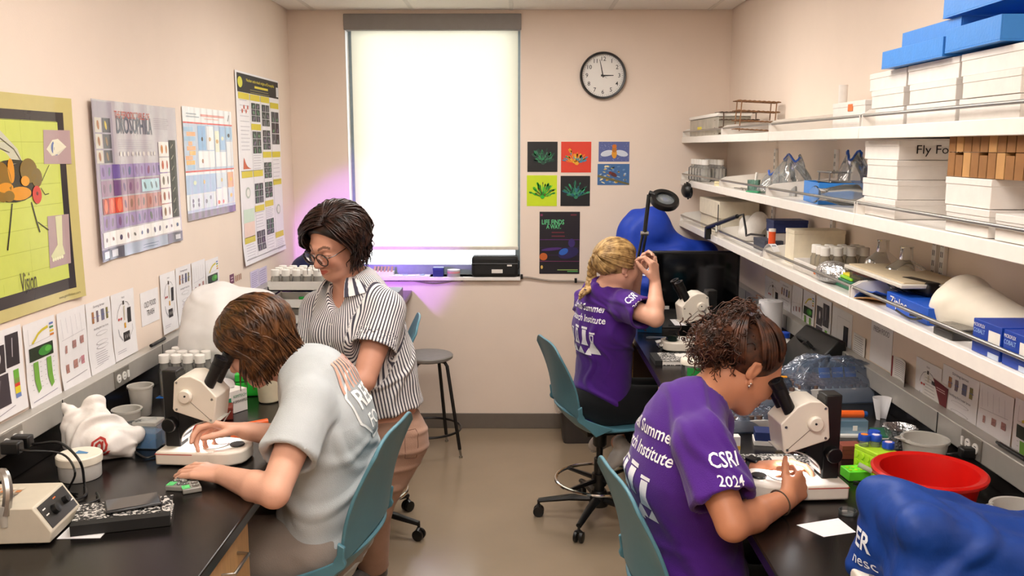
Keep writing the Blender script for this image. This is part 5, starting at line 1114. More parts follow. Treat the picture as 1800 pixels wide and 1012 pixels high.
# --- pale blue research poster
c = Art('left', 329, 190, 412, 195, 389, '#eceff2'); W_, H_ = c.w, c.h
c.rect(0, 0, W_, H_ * .065, '#8f8a98'); c.rect(W_ * .85, 0, W_, H_ * .065, '#6b5590', 2); c.rect(0, H_ * .065, W_, H_ * .09, '#c5d0ea')
c.rect(0, H_ * .44, W_, H_ * .86, '#c3d3e8'); c.rect(0, H_ * .23, W_ * .68, H_ * .40, '#b3cbea')
for y in (.855, .425): c.rect(0, H_ * y, W_, H_ * (y + .013), '#df5a5a', 2)
for k in range(9): c.rect(W_ * rn.uniform(.0, .10), H_ * (.45 + k * .042), W_ * rn.uniform(.14, .23), H_ * (.487 + k * .042), rn.choice(['#efc07a', '#f3d58f', '#a9cbe8', '#eeb58a']), 2)
for x0, x1, y0, y1, col in ((.26, .4, .62, .84, '#93bce6'), (.42, .56, .62, .84, '#eef2f6'), (.25, .57, .46, .61, '#f2f4f6'), (.6, .68, .6, .8, '#e9ecd8'), (.70, .83, .62, .84, '#a5c6ea'), (.85, .99, .72, .84, '#a9cdea'), (.85, .99, .46, .70, '#e6eaef'), (.6, .83, .46, .60, '#eff3f7'), (.04, .28, .09, .22, '#e3ebf5'), (.3, .52, .09, .22, '#dbe5f2'), (.56, .8, .09, .25, '#f1f3f5'), (.84, .98, .25, .40, '#efb58e'), (.84, .98, .10, .24, '#d3def0'), (.58, .8, .26, .40, '#d7e3ee')): c.rect(W_ * x0, H_ * y0, W_ * x1, H_ * y1, col, 3)
for x, y, col in ((.33, .72, '#4c4f4d'), (.49, .72, '#caa97b'), (.64, .7, '#d7b07c'), (.76, .73, '#e4ead0'), (.32, .52, '#a86d4c'), (.9, .76, '#4a4a55'), (.15, .33, '#e4ecd0'), (.33, .33, '#f0cf7d'), (.7, .33, '#e9cf79'), (.91, .33, '#f2c95e'), (.9, .17, '#f0bb6c'), (.62, .12, '#e8776a'), (.72, .12, '#e8776a'), (.1, .17, '#777d86'), (.2, .17, '#777d86'), (.1, .13, '#777d86'), (.2, .13, '#777d86'), (.36, .15, '#888e96'), (.44, .18, '#888e96')): c.ell(W_ * x, H_ * y, W_ * .022, H_ * .02, col, 4, 12)
c.lines(W_ * .05, W_ * .3, H_ * .915, H_ * .94, 2, '#a9b3bd', .005, 2); c.lines(W_ * .32, W_ * .85, H_ * .93, H_ * .935, 1, '#e0a09c', .01, 2); c.lines(W_ * .4, W_ * .75, H_ * .9, H_ * .905, 1, '#e9c4c0', .006, 2); c.line([(W_ * .9, H_ * .9), (W_ * .93, H_ * .96)], .006, '#55565a', 2)
c.put('research_poster', 'pale blue research poster with red bars, between the lavender and the tall poster', curl=lambda x, y: .003 + .003 * math.sin(x * 40) ** 2, m=m_gloss, sheetmat=gloss_sheet('#eceff2'))
# --- tall white poster with black header
c = Art('left', 427, 122, 499, 150, 468, '#efedf0'); W_, H_ = c.w, c.h
c.rect(W_ * .03, H_ * .895, W_ * .99, H_ * .99, '#1d1a1c'); c.ell(W_ * .09, H_ * .945, W_ * .05, H_ * .028, '#d8d64a', 2); c.rect(W_ * .93, H_ * .905, W_ * .985, H_ * .96, '#e4e2e4', 2)
c.text('Nuclear actin visual origins of Drosophila', W_ * .22, H_ * .955, .022, '#e4d23c', 2, bold=.01, width=W_ * .66); c.lines(W_ * .40, W_ * .72, H_ * .933, H_ * .934, 1, '#e4d23c', .012, 2, 0); c.lines(W_ * .3, W_ * .8, H_ * .902, H_ * .915, 2, '#b8b06a', .002, 2)
cols = [(.04, .27), (.29, .51), (.53, .74), (.76, .98)]
plan = [[('h', .86), ('t', .72, .855), ('t', .60, .70), ('g', .50, .56), ('h', .455), ('e', .31, .44), ('c', .22, .29), ('c2', .14, .22), ('h', .11), ('t', .03, .10)], [('h', .86), ('d', .75, .85), ('h', .705), ('d', .58, .70), ('t', .50, .57), ('h', .455), ('d', .31, .42), ('h', .265), ('t', .18, .26), ('d', .05, .16)], [('h', .86), ('d', .73, .85), ('d', .60, .71), ('h', .555), ('d', .44, .53), ('d', .33, .42), ('h', .28), ('t', .22, .27), ('d', .12, .21), ('t', .03, .11)], [('h', .835), ('d', .63, .82), ('h', .555), ('t', .42, .54), ('h', .395), ('e', .12, .38), ('h', .085), ('t', .02, .07)]]
for (a, b), items in zip(cols, plan):
    for it in items:
        if it[0] == 'h': c.rect(W_ * a, H_ * it[1], W_ * b, H_ * (it[1] + .033), '#dccb3a', 2)
        elif it[0] == 't': c.lines(W_ * (a + .02), W_ * (b - .01), H_ * it[1], H_ * it[2], 6, '#bab6bf', .0025, 2)
        elif it[0] == 'd':
            for i in range(2):
                for j in range(3):
                    x0 = W_ * (a + .02 + i * (b - a - .02) / 2); y0 = H_ * (it[1] + j * (it[2] - it[1]) / 3); c.rect(x0, y0, x0 + W_ * (b - a - .04) / 2, y0 + H_ * (it[2] - it[1]) / 3.2, rn.choice(['#3c4641', '#4c4a50', '#2f3a33', '#3d3338']), 2)
                    c.ell(x0 + W_ * .045, y0 + H_ * .014, W_ * .02, H_ * .008, rn.choice(['#6a9a72', '#8f8f8f', '#7a9a86', '#8d7894']), 3, 10, rn.uniform(0, 3))
        elif it[0] == 'e': c.ell(W_ * (a + b) / 2, H_ * (it[1] + it[2]) / 2, W_ * .05, H_ * .03, '#b9c2b8', 2); c.ell(W_ * (a + b) / 2, H_ * (it[1] + it[2]) / 2, W_ * .035, H_ * .02, '#ecebe6', 3)
        elif it[0] == 'g': c.poly([(W_ * .08, H_ * it[1]), (W_ * .25, H_ * it[1]), (W_ * .16, H_ * (it[1] + .01)), (W_ * .1, H_ * it[2])], '#cf6238', 2)
        elif it[0] == 'c': c.rect(W_ * a, H_ * it[1], W_ * b, H_ * it[2], '#cfe3d0', 2)
        elif it[0] == 'c2': c.rect(W_ * a, H_ * it[1], W_ * b, H_ * it[2], '#f0d3c4', 2)
for k in range(4): c.ell(W_ * (.11 + .04 * k), H_ * (.80 + .02 * (k % 2)), W_ * .012, H_ * .012, '#d0604a', 3, 10)
for x in (.28, .52, .75): c.line([(W_ * x, H_ * .03), (W_ * x, H_ * .89)], .002, '#4a484a', 2)
c.line([(W_ * .03, H_ * .025), (W_ * .99, H_ * .025)], .003, '#4a484a', 2); c.line([(W_ * .03, H_ * .49), (W_ * .52, H_ * .49)], .002, '#4a484a', 2)
c.put('science_poster', 'tall white science poster with a black header beside the window wall', curl=lambda x, y: .004 + .01 * max(0, .1 - y) / .1)
# --- sheets of paper: five printed designs
def design(c, kind):
    W_, H_ = c.w, c.h; R = lambda x0, y0, x1, y1, col, l=2: c.rect(W_ * x0, H_ * y0, W_ * x1, H_ * y1, col, l)
    L = lambda pts, wd, col, l=3: c.line([(W_ * x, H_ * y) for x, y in pts], wd, col, l)
    if kind == 'A':
        R(.04, .52, .44, .84, '#3c3438'); R(.48, .55, .88, .93, '#352e33'); R(.04, .14, .50, .50, '#41383f'); c.ell(W_ * .26, H_ * .70, W_ * .05, H_ * .07, '#d9d4d8', 3); L([(.68, .88), (.66, .66)], .004, '#b9b2b8'); L([(.25, .45), (.12, .2)], .006, '#6a6068')
        for y0, y1, col in ((.40, .50, '#6fae3e'), (.34, .40, '#7a9a45'), (.30, .34, '#d23e2b'), (.22, .30, '#e2cf2d'), (.17, .22, '#6e86bd')): R(.66, y0, .82, y1, col)
        L([(.1, .06), (.6, .10)], .002, '#9a94a0')
    elif kind == 'B':
        L([(.22, .75), (.32, .79), (.42, .84), (.55, .87), (.75, .89)], .008, '#cdbb36'); L([(.12, .74), (.12, .93)], .001, '#aaa'); L([(.12, .74), (.8, .76)], .001, '#aaa')
        for k, col in enumerate(('#6b7fc0', '#4d8a5a', '#e0c23a', '#cf7a2c')): R(.80, .90 - k * .045, .93, .925 - k * .045, col)
        R(.10, .54, .86, .70, '#26301f'); c.ell(W_ * .6, H_ * .62, W_ * .22, H_ * .06, '#3f8f35', 3); c.ell(W_ * .68, H_ * .63, W_ * .1, H_ * .035, '#5fb84a', 4)
        for x in (.20, .62):
            c.poly([(W_ * x, H_ * .52), (W_ * (x + .15), H_ * .52), (W_ * (x + .17), H_ * .3), (W_ * (x + .19), H_ * .18), (W_ * (x + .08), H_ * .14), (W_ * (x + .02), H_ * .3)], '#77ad45', 3)
            for k in range(6): L([(x - .07, .5 - k * .06), (x - .03, .5 - k * .06)], .0012, '#999'); L([(x + .2, .5 - k * .06), (x + .25, .5 - k * .06)], .0012, '#999')
        L([(.08, .06), (.88, .09)], .0016, '#8f8aa5')
    elif kind == 'C':
        for k in range(5): L([(.1 + k * .17, .92), (.13 + k * .17, .66 + .05 * (k % 2))], .0012, '#b9b5bd')
        L([(.08, .64), (.9, .68)], .001, '#b0acb4')
        for i, (x, y, w_, h_) in enumerate(((.18, .46, .07, .10), (.44, .49, .13, .10), (.72, .51, .13, .10), (.17, .20, .11, .11), (.44, .22, .15, .11), (.72, .23, .12, .11))): R(x, y, x + w_, y + h_, ('#b58a84', '#a97f7a', '#b0817c', '#b08077', '#b3857c', '#c98a94')[i]); L([(x + .01, y + .03), (x + w_ - .01, y + .06)], .0014, '#8a625e', 4)
        L([(.63, .27), (.68, .33)], .003, '#a04a52', 4); L([(.1, .10), (.88, .13)], .0016, '#8d8890')
    elif kind == 'D':
        for k, (x, col) in enumerate(((.2, '#a9744a'), (.38, '#7a6a74'), (.58, '#6f6f86'), (.78, '#7d7440'))): R(x, .70, x + (.08 if k != 2 else .12), .86, col); L([(x, .78), (x + .12, .78)], .0016, '#5a6fb5', 4)
        c.text('Sorting larvae', W_ * .28, H_ * .91, .012, '#77727a', 2, width=W_ * .45); c.text('Identifying third instar larvae', W_ * .24, H_ * .60, .011, '#6a656d', 2, width=W_ * .6)
        for y in (.53, .40, .34): c.ell(W_ * .56, H_ * y, W_ * .24, H_ * .028, '#b5b0b7', 2, 24); c.ell(W_ * .56, H_ * y, W_ * .225, H_ * .024, c.bg, 3, 24)
        c.lines(W_ * .25, W_ * .78, H_ * .12, H_ * .27, 6, '#a5a0a8', .0016, 2); c.line([(W_ * .15, H_ * .08), (W_ * .5, H_ * .1)], .001, '#999', 2)
    elif kind == 'E':
        R(.47, .80, .54, .86, '#4a3f3a'); R(.5, .56, .56, .78, '#cfc5b4'); R(.5, .44, .57, .52, '#d9a02c'); R(.66, .50, .82, .73, '#2c2a2b'); R(.42, .24, .70, .38, '#2a2526'); c.ell(W_ * .28, H_ * .60, W_ * .035, H_ * .02, '#c24a48', 3); c.ell(W_ * .38, H_ * .60, W_ * .035, H_ * .02, '#b04543', 3)
        L([(.2, .62), (.25, .72), (.34, .80), (.44, .83)], .0018, '#6e6a70'); L([(.58, .84), (.68, .82), (.76, .76)], .0018, '#6e6a70'); L([(.22, .46), (.26, .36), (.38, .27)], .0025, '#5d6575'); L([(.84, .46), (.84, .38), (.74, .30)], .0018, '#6e6a70')
        for k in range(3): c.ell(W_ * (.48 + k * .08), H_ * .31, W_ * .012, H_ * .03, '#c9c4c0', 4, 10)
        c.text('Adult', W_ * .44, H_ * .90, .010, '#77727a', 2); c.lines(W_ * .12, W_ * .5, H_ * .10, H_ * .13, 2, '#aaa5b0', .0016, 2)
nm = {'A': 'dark micrographs and a coloured bar', 'B': 'a yellow graph over green bars', 'C': 'six small pinkish rectangles', 'D': 'four dark bars above lines of text', 'E': 'a life-cycle diagram with arrows'}
m_pap = mat('white_paper', '#eceaec', .6, var=.015)
def paper(wall, kind, u0, v0, u1, v1, vb, where, curl=.004, k=1.0):
    c = Art(wall, u0, v0, u1, v1, vb, '#eceaec'); design(c, kind); ph = rn.random() * 3
    return c.put('paper_sheet', 'white sheet with %s, %s' % (nm[kind], where), 'paper', 'printed sheets on the walls', curl=lambda x, y: .002 + curl * max(0, 1 - y / .06) + .0015 * math.sin(y * 20 + ph) ** 2, sheetmat=m_pap)
lw = 'left wall below the fly poster'
paper('left', 'A', -12, 582, 46, 567, 745, lw); paper('left', 'B', 50, 566, 104, 550, 719, lw); paper('left', 'C', 108, 548, 156, 531, 688, lw)
paper('left', 'D', 157, 530, 199, 518, 661, 'left wall below the lavender poster'); paper('left', 'E', 200, 517, 239, 502, 637, 'left wall below the lavender poster')
paper('left', 'E', 285, 482, 311, 472, 589, 'right of the old food sign'); paper('left', 'D', 312, 471, 338, 460, 573, 'right of the old food sign'); paper('left', 'C', 340, 461, 363, 452, 562, 'left wall under the pale blue poster'); paper('left', 'B', 364, 459, 386, 447, 550, 'left wall under the pale blue poster')
c = Art('left', 249, 512, 280, 505, 575, '#eeecec'); c.text('OLD FOOD', c.w * .5, c.h * .52, .032, '#4a464a', 2, center=True, width=c.w * .66); c.text('TRASH', c.w * .5, c.h * .26, .032, '#4a464a', 2, center=True, width=c.w * .42); c.put('paper_sign', 'white paper sign reading old food trash on the left wall', 'sign', sheetmat=m_pap)
c = Art('left', 404, 483, 411, 480, 500, '#6e2f4a'); c.lines(c.w * .15, c.w * .85, c.h * .35, c.h * .65, 2, '#d6b7c2', .006, 2); c.put('wall_sticker', 'small maroon sticker on the left wall above the white dust cover', 'sticker')
c = Art('left', 412, 482, 425, 478, 497, '#e8d8c4')
for k in range(4): c.rect(c.w * (.1 + k * .22), c.h * .1, c.w * (.22 + k * .22), c.h * .85, '#a0653a', 1)
c.put('wall_card', 'small card with brown bars on the left wall above the white dust cover', 'card')
for u0, u1 in ((441, 456), (456, 470)): c = Art('left', u0, 478 - (u0 - 441) * .35, u1, 470 - (u0 - 441) * .35, 520, '#d9d0ea'); c.lines(c.w * .1, c.w * .9, c.h * .15, c.h * .9, 10, '#9c8fc0', .003); c.put('paper_sheet', 'pale lilac note with lines of text beneath the tall poster, %s' % ('left one' if u0 == 441 else 'right one'), 'paper', 'printed sheets on the walls')  # two small sheets, paper and text lines both lilac
# right wall, below the lower shelf
paper('right', 'E', 1344, 478, 1372, 500, 552, 'far right wall under the shelf'); paper('right', 'D', 1369, 490, 1390, 500, 566, 'far right wall under the shelf'); paper('right', 'C', 1391, 498, 1409, 505, 582, 'right wall under the foil bag'); paper('right', 'B', 1410, 505, 1430, 517, 596, 'right wall under the foil bag'); paper('right', 'A', 1433, 515, 1458, 530, 620, 'right wall under the foil bag')
c = Art('right', 1357, 496, 1363, 497, 545, '#5b2328'); c.poly([(0, c.h), (c.w, c.h), (c.w * .6, 0)], '#6e2d2f'); c.put('maroon_pennant', 'narrow maroon pennant on the right wall under the far shelf', 'pennant')
c = Art('right', 1460, 533, 1494, 552, 622, '#e3e0e2'); c.rect(c.w * .62, c.h * .25, c.w * .85, c.h * .72, '#22222e', 2); c.frame(c.w * .3, c.h * .1, c.w * .92, c.h * .85, .001, '#aaa8ae', 2); c.put('info_sheet', 'grey sheet with one dark upright rectangle on the right wall', 'paper', 'printed sheets on the walls', sheetmat=m_pap)
c = Art('right', 1500, 583, 1521, 592, 632, '#e9e6e4'); c.lines(c.w * .1, c.w * .9, c.h * .15, c.h * .9, 11, '#8a868c', .0016); c.put('info_sheet', 'small curled note with dense text on the right wall below the fresh food sign', 'paper', 'printed sheets on the walls', curl=lambda x, y: .003 + .02 * max(0, x - .05))
c = Art('right', 1529, 553, 1566, 573, 632, '#dcd8da'); c.text('FRESH FOOD', c.w * .12, c.h * .72, .028, '#77737c', 2, width=c.w * .75); c.put('paper_sign', 'white paper sign reading fresh food on the right wall', 'sign', sheetmat=m_pap)
c = Art('right', 1572, 620, 1604, 642, 680, '#e9e6e3'); c.rect(0, 0, c.w * .04, c.h, '#8c2b36', 2); c.lines(c.w * .12, c.w * .92, c.h * .45, c.h * .92, 9, '#97939a', .0016); c.ell(c.w * .45, c.h * .2, c.w * .07, c.h * .07, '#a33b3b', 2, 12, .4); c.ell(c.w * .8, c.h * .32, c.w * .07, c.h * .06, '#a34848', 2, 12, .4); c.ell(c.w * .55, c.h * .14, c.w * .05, c.h * .05, '#5f8a4a', 3, 12); c.put('leaflet', 'curled white leaflet with a red edge and small flies on the right wall', 'leaflet', curl=lambda x, y: .004 + .03 * abs(x / .1 - .5) ** 2)
paper('right', 'E', 1607, 622, 1651, 645, 725, 'right wall behind the folded maroon leaflet')
c = Art('right', 1623, 660, 1668, 668, 715, '#e6e3df'); W_, H_ = c.w, c.h; c.poly([(W_ * .40, H_), (W_, H_ * .92), (W_ * .94, H_ * .0), (W_ * .8, H_ * .05), (W_ * .7, H_ * .4)], '#6d2226', 2); c.lines(W_ * .08, W_ * .5, H_ * .2, H_ * .9, 9, '#a39fa3', .0016); c.lines(W_ * .55, W_ * .9, H_ * .74, H_ * .8, 2, '#c8a09c', .003, 3); c.put('leaflet', 'leaflet with a folded-over maroon flap on the right wall above the clear tub', 'leaflet', curl=lambda x, y: .004 + .025 * max(0, .05 - y))
paper('right', 'D', 1652, 632, 1714, 668, 752, 'right wall above the red tub'); paper('right', 'C', 1716, 664, 1774, 695, 790, 'right wall above the red tub'); paper('right', 'B', 1776, 690, 1850, 730, 838, 'right wall at the view edge')
# --- square prints on the window wall
def tileart(u0, v0, u1, v1, bg, flower, label):
    c = Art('back', u0, v0, u1, v0, v1, bg); W_, H_ = c.w, c.h; R = random.Random(u0)
    if flower:
        for k in range(26):
            a = -1.25 + 2.5 * k / 25 + R.uniform(-.1, .1); r = R.uniform(.22, .46); x0, y0 = W_ * .52, H_ * .28; x1, y1 = x0 + W_ * r * math.sin(a), y0 + H_ * r * 1.1 * math.cos(a); wv = W_ * .02
            for i in range(3): c.line([(x0 + (x1 - x0) * i / 3, y0 + (y1 - y0) * i / 3 + wv * (i % 2)), (x0 + (x1 - x0) * (i + 1) / 3, y0 + (y1 - y0) * (i + 1) / 3 + wv * ((i + 1) % 2))], W_ * R.uniform(.02, .05), R.choice(flower), 2 + k % 3)
            c.ell(x1, y1, W_ * R.uniform(.018, .035), H_ * R.uniform(.04, .085), R.choice(flower), 5, 10, -a)
        c.ell(W_ * .52, H_ * .30, W_ * .07, H_ * .06, flower[0], 6)
    return c, c.put('wall_print', label, 'print', 'small prints on the window wall') if flower else None
tileart(927, 249, 980, 302, '#0c0d10', ['#274a3c', '#3a7358', '#1d3a30', '#2c8a55'], 'black square print with a dim green branching form, upper left of the four')
tileart(986, 249, 1039, 303, '#dd3b22', ['#f0a42c', '#e9d23c', '#3aa07c', '#ef7a2a', '#4a86a8'], 'red square print with an orange and green flower-like form')
tileart(926, 308, 979, 362, '#c9e016', ['#2fb52e', '#1f8a2f', '#5fcf35', '#6a6a1c'], 'lime square print with a green flower-like form')
tileart(985, 309, 1037, 362, '#0a0d10', ['#2a7a5a', '#1f5a4a', '#3a9a6c', '#2a6a78'], 'black square print with a teal flower-like form, lower right of the four')
c = Art('back', 1052, 249, 1106, 249, 284, '#57639c'); W_, H_ = c.w, c.h
for k in range(60): c.ell(rn.uniform(.03, .97) * W_, rn.uniform(.04, .96) * H_, .0022, .0022, '#8d97c4', 2, 6)
c.ell(W_ * .27, H_ * .42, W_ * .21, H_ * .15, '#cfd6e4', 3, 20, .25); c.ell(W_ * .75, H_ * .42, W_ * .21, H_ * .15, '#cfd6e4', 3, 20, -.25); c.ell(W_ * .51, H_ * .40, W_ * .085, H_ * .24, '#dd9a2c', 4); c.ell(W_ * .51, H_ * .60, W_ * .08, H_ * .14, '#b8742c', 5); c.ell(W_ * .51, H_ * .77, W_ * .075, H_ * .1, '#d2762a', 6)
c.put('wall_print', 'blue print of an orange fly with two white wings', 'print', 'small prints on the window wall')
c = Art('back', 1050, 288, 1106, 288, 325, '#3f6ba0'); W_, H_ = c.w, c.h
for k in range(40): c.ell(rn.uniform(.08, .92) * W_, rn.uniform(.1, .9) * H_, W_ * rn.uniform(.02, .07), H_ * rn.uniform(.02, .05), rn.choice(['#6d93bd', '#d9c76a', '#e8dfae', '#2f5688', '#a9c2d6', '#d8a845']), 2 + k % 3, 12, rn.uniform(-.5, .5))
c.poly([(0, H_ * .5), (W_, H_ * .08), (W_, .0), (0, H_ * .38)], '#6f6a45', 6); c.ell(W_ * .5, H_ * .5, W_ * .12, H_ * .09, '#5a2a26', 7, 14, -.5); c.ell(W_ * .4, H_ * .58, W_ * .05, H_ * .07, '#7a3129', 8, 12)
c.put('wall_print', 'blue and yellow painted print with a brown insect on a branch', 'print', 'small prints on the window wall')
c = Art('back', 948, 372, 1019, 372, 481, '#17121d'); W_, H_ = c.w, c.h
for k in range(9): c.line([(0, H_ * (.62 + k * .04)), (W_, H_ * (.62 + k * .04))], .001, '#2d2531', 2)
for y, col in ((.55, '#6a2f7c'), (.20, '#7c3560'), (.30, '#3a2350'), (.42, '#33204a')): c.rect(0, H_ * y, W_, H_ * (y + .008), col, 3)
c.text('LIFE FINDS', W_ * .05, H_ * .80, .042, '#66c98c', 4, bold=.02, width=W_ * .56); c.text('A WAY.', W_ * .17, H_ * .73, .038, '#66c98c', 4, bold=.02, width=W_ * .36); c.lines(W_ * .3, W_ * .72, H_ * .61, H_ * .67, 2, '#6a2c38', .007, 4)
c.ell(W_ * .80, H_ * .50, W_ * .085, H_ * .07, '#3a2a6c', 4); c.ell(W_ * .72, H_ * .34, W_ * .26, H_ * .09, '#2a2356', 4, 18, .25); c.ell(W_ * .60, H_ * .36, W_ * .12, H_ * .05, '#2f64c0', 5, 18, .45); c.ell(W_ * .3, H_ * .40, W_ * .26, H_ * .025, '#4a2a72', 4, 14, .1); c.ell(W_ * .1, H_ * .28, W_ * .1, H_ * .06, '#c0622c', 5); c.ell(W_ * .06, H_ * .11, W_ * .03, H_ * .03, '#d8b05c', 5, 10); c.rect(W_ * .02, H_ * .93, W_ * .08, H_ * .965, '#7a2f55', 4); c.lines(W_ * .77, W_ * .95, H_ * .94, H_ * .95, 1, '#6a2c38', .01, 4)
c.lines(W_ * .45, W_ * .96, H_ * .06, H_ * .065, 1, '#8fa862', .006, 4, 0); c.lines(W_ * .7, W_ * .96, H_ * .035, H_ * .04, 1, '#5fae62', .006, 4, 0)
c.put('event_poster', 'small dark purple event poster with green lettering below the square prints')
# --- clock
cc = P(1059.5, 133, Y=YB); rc = (P(1100, 133, Y=YB) - P(1019, 133, Y=YB)).length / 2
ck = empty('wall_clock', cc, 0, 'round wall clock with black rim and white face', 'clock'); MX = Matrix.Rotation(PI / 2, 4, 'X')
B().lathe([(rc * .90, .001), (rc, .001), (rc, .03), (rc * .965, .038), (rc * .905, .036), (rc * .90, .001)], (0, 0, 0), 56, MX, cap=False).build('rim', m_black, ck)
B().lathe([(0, .004), (rc * .91, .004), (rc * .91, .0095), (0, .0095)], (0, 0, 0), 48, MX).build('dial', mat('clock_white', '#ece9e4', .5, var=.01), ck)
for k in range(1, 13):
    a = k * PI / 6; text_part(str(k), 'numeral', (rc * .70 * math.sin(a), -.0105, rc * .70 * math.cos(a) - .011), (1, 0, 0), (0, 0, 1), .036, m_black, ck, nn=(0, -1, 0), eps=.0004, bold=.004)
tick = B()
for k in range(60):
    a = k * PI / 30; tick.box((rc * .85 * math.sin(a), -.0108, rc * .85 * math.cos(a)), (.0012 if k % 5 else .0022, .0006, .006), ry=a)
tick.build('minute_marks', m_black, ck, ang=0)
for nme, a, L_, w0, z0 in (('minute_hand', -.21, .098, .0038, -.0135), ('hour_hand', 1.56, .066, .0052, -.0125), ('second_hand', 2.15, .03, .0015, -.0145)): B().prism([(-w0, -.012), (w0, -.012), (w0 * .4, L_), (-w0 * .4, L_)], (0, z0, 0), (math.cos(a), 0, -math.sin(a)), (math.sin(a), 0, math.cos(a)), (0, .0008, 0)).build(nme, m_black, ck, ang=0)
B().cyl((0, -.010, 0), (0, -.016, 0), .005, n=14).build('pivot', m_black, ck)
# ================================================================== things on the left worktop and the window sill
m_milky = clear('milky_plastic', '#e8e4dc', .72, .3, .15); m_clearp = clear('clear_plastic', '#eef2f2', .22, .1, .22); m_glass = clear('clear_glass', '#e6efec', .12, .04, .3); m_film = clear('clear_film', '#dfe8ee', .16, .08, .3)
m_wplas = mat('white_plastic', '#ebe7e0', .4, var=.02); m_card = mat('white_card', '#e9e4de', .7, var=.03, bump=.05, bscale=60); m_foil = mat('crumpled_foil', '#c9c9cb', .22, 1.0, var=.1, bump=.9, bscale=70)
def flat2(u0, v0, u1, v1, Z):
    """two near corners on a level plane -> midpoint, turn, length"""
    a, b = P(u0, v0, Z=Z), P(u1, v1, Z=Z); d = b - a; return (a + b) / 2, math.atan2(d.y, d.x), d.length
def thing(name, loc, rz, label, cat, group=None): return empty(name, loc, rz, label, cat, group)
def one(o, label, cat, group=None): return setp(o, label, cat, group)
def tub(loc, r0, r1, h, label, m=None, spout=False, name='plastic_tub', cat='tub', wall=.003, rimw=.004):
    t = thing(name, loc, 0, label, cat); b = B(); prof = [(0, .001), (r0 - .004, .001), (r0, .005), (r1, h), (r1 + rimw, h + .001), (r1 + rimw, h - .004), (r1 + rimw - .001, h + .003), (r1 - wall, h + .002), (r0 - wall, .006), (0, .005)]
    b.lathe(prof, n=36); b.build('vessel', m or m_milky, t)
    if spout: B().sheet(lambda u, v: (-(r1 - .01) - .035 * u * (1 - (2 * v - 1) ** 2), (v - .5) * .06 * (1 - .3 * u), h - .012 + .016 * u), 5, 8, .002).build('spout', m or m_milky, t)
    return t
def bottle_parts(t, r, h, body, cap, fill=None, rc=None, hc=.022):
    rc = rc or r * .72; b = B(); b.lathe([(0, .001), (r - .003, .001), (r, .004), (r, h * .72), (rc * .85, h * .86), (rc * .85, h)], n=20); b.build('bottle_body', body, t)
    B().lathe([(rc, h - .008), (rc, h + hc - .01), (rc - .002, h + hc - .008), (0, h + hc - .008)], n=20).build('cap', cap, t)
    if fill: B().lathe([(0, .004), (r - .003, .004), (r - .003, h * .38), (0, h * .38)], n=16).build('contents', fill, t)
    return t
def lump(name, base, prims, m, label, cat, wr=(.01, 60), h=.006, seed=1, flatten=True, smooth=1, parent=None):
    """soft bag or cover: smooth union of cones and balls (offsets from base), creased, resting on its base plane"""
    base = np.array(base, float); pts = [base + np.array(p[1]) for p in prims] + [base + np.array(p[2]) for p in prims if p[0] == 'c']; lo, hi = bbox(pts, .22); S = SDF(lo, hi, h)
    for p in prims:
        if p[0] == 'c': S.cone(base + np.array(p[1]), base + np.array(p[2]), p[3], p[4], p[5] if len(p) > 5 else .03)
        else: S.ell(base + np.array(p[1]), p[2], None, p[3] if len(p) > 3 else .03)
    if flatten: S.plane(base + np.array((0, 0, .0015)), (0, 0, -1), .003)
    v, f = S.mesh(smooth); r = np.random.RandomState(seed); up = np.clip((v[:, 2] - base[2] - .01) / .03, 0, 1) if flatten else None; v = wrinkle(v, f, wr[0], wr[1], [r.randn(3) for _ in range(4)], seed, up)
    if flatten: v[:, 2] = np.maximum(v[:, 2], base[2] + .001)
    o = np_obj(name, v, f, m, parent, base)
    if parent is None: o.location = base; one(o, label, cat)
    return o
def cord(name, pts, r, m, label, cat='cable', n=8, group=None):
    q = [Vector(p) for p in pts]; out = []
    for i in range(len(q) - 1):
        p0, p1, p2, p3 = q[max(i - 1, 0)], q[i], q[i + 1], q[min(i + 2, len(q) - 1)]
        for k in range(6):
            t = k / 6; out.append(.5 * ((2 * p1) + (p2 - p0) * t + (2 * p0 - 5 * p1 + 4 * p2 - p3) * t * t + (3 * p1 - p0 - 3 * p2 + p3) * t ** 3))
    out.append(q[-1]); o0 = out[0]; o = B().tube([p - o0 for p in out], r, n).build(name, m); o.location = o0; return one(o, label, cat, group) if label else o
# --- fibre-optic light source
a, b_ = P(57, 893, Z=1.012), P(110, 847, Z=1.012); dv = b_ - a; dl = dv.length; t = thing('light_source', (a.x, a.y, BZ), math.atan2(dv.y, dv.x), 'beige lamp box with a slanted dark control panel, near left corner', 'lamp box')
# local x runs along the panel, local y away from it
bx = B(); bx.prism([(-.032, .006), (-.038, .032), (0, .092), (.24, .092), (.24, .006)], (0, 0, 0), (0, 1, 0), (0, 0, 1), (dl, 0, 0)); body = bx.build('housing', mat('beige_metal', '#c9c0ae', .5, var=.03), t, bevel=.003)
for x in (.02, dl - .02):
    for y in (0, .2): B().cyl((x, y, 0), (x, y, .007), .01, n=10).build('foot', m_blackmat, t)
pn = Vector((0, -.06, -.038)).normalized(); pu = Vector((0, .038, .06)).normalized(); nn_ = Vector((0, -.845, .535))
pc = Vector((dl / 2, -.019, .062)); B().prism([(-dl / 2 + .012, -.03), (dl / 2 - .012, -.03), (dl / 2 - .012, .03), (-dl / 2 + .012, .03)], pc + nn_ * .0006, (1, 0, 0), pu, nn_ * .0015).build('control_panel', mat('panel_black', '#2a2826', .4), body)
for x, r in ((-.02, .013), (.035, .010)): B().lathe([(r, 0), (r * .9, .012), (0, .013)], pc + Vector((x, 0, 0)) + nn_ * .002, 20, nn_.to_track_quat('Z', 'Y').to_matrix().to_4x4()).build('knob', m_black, body)
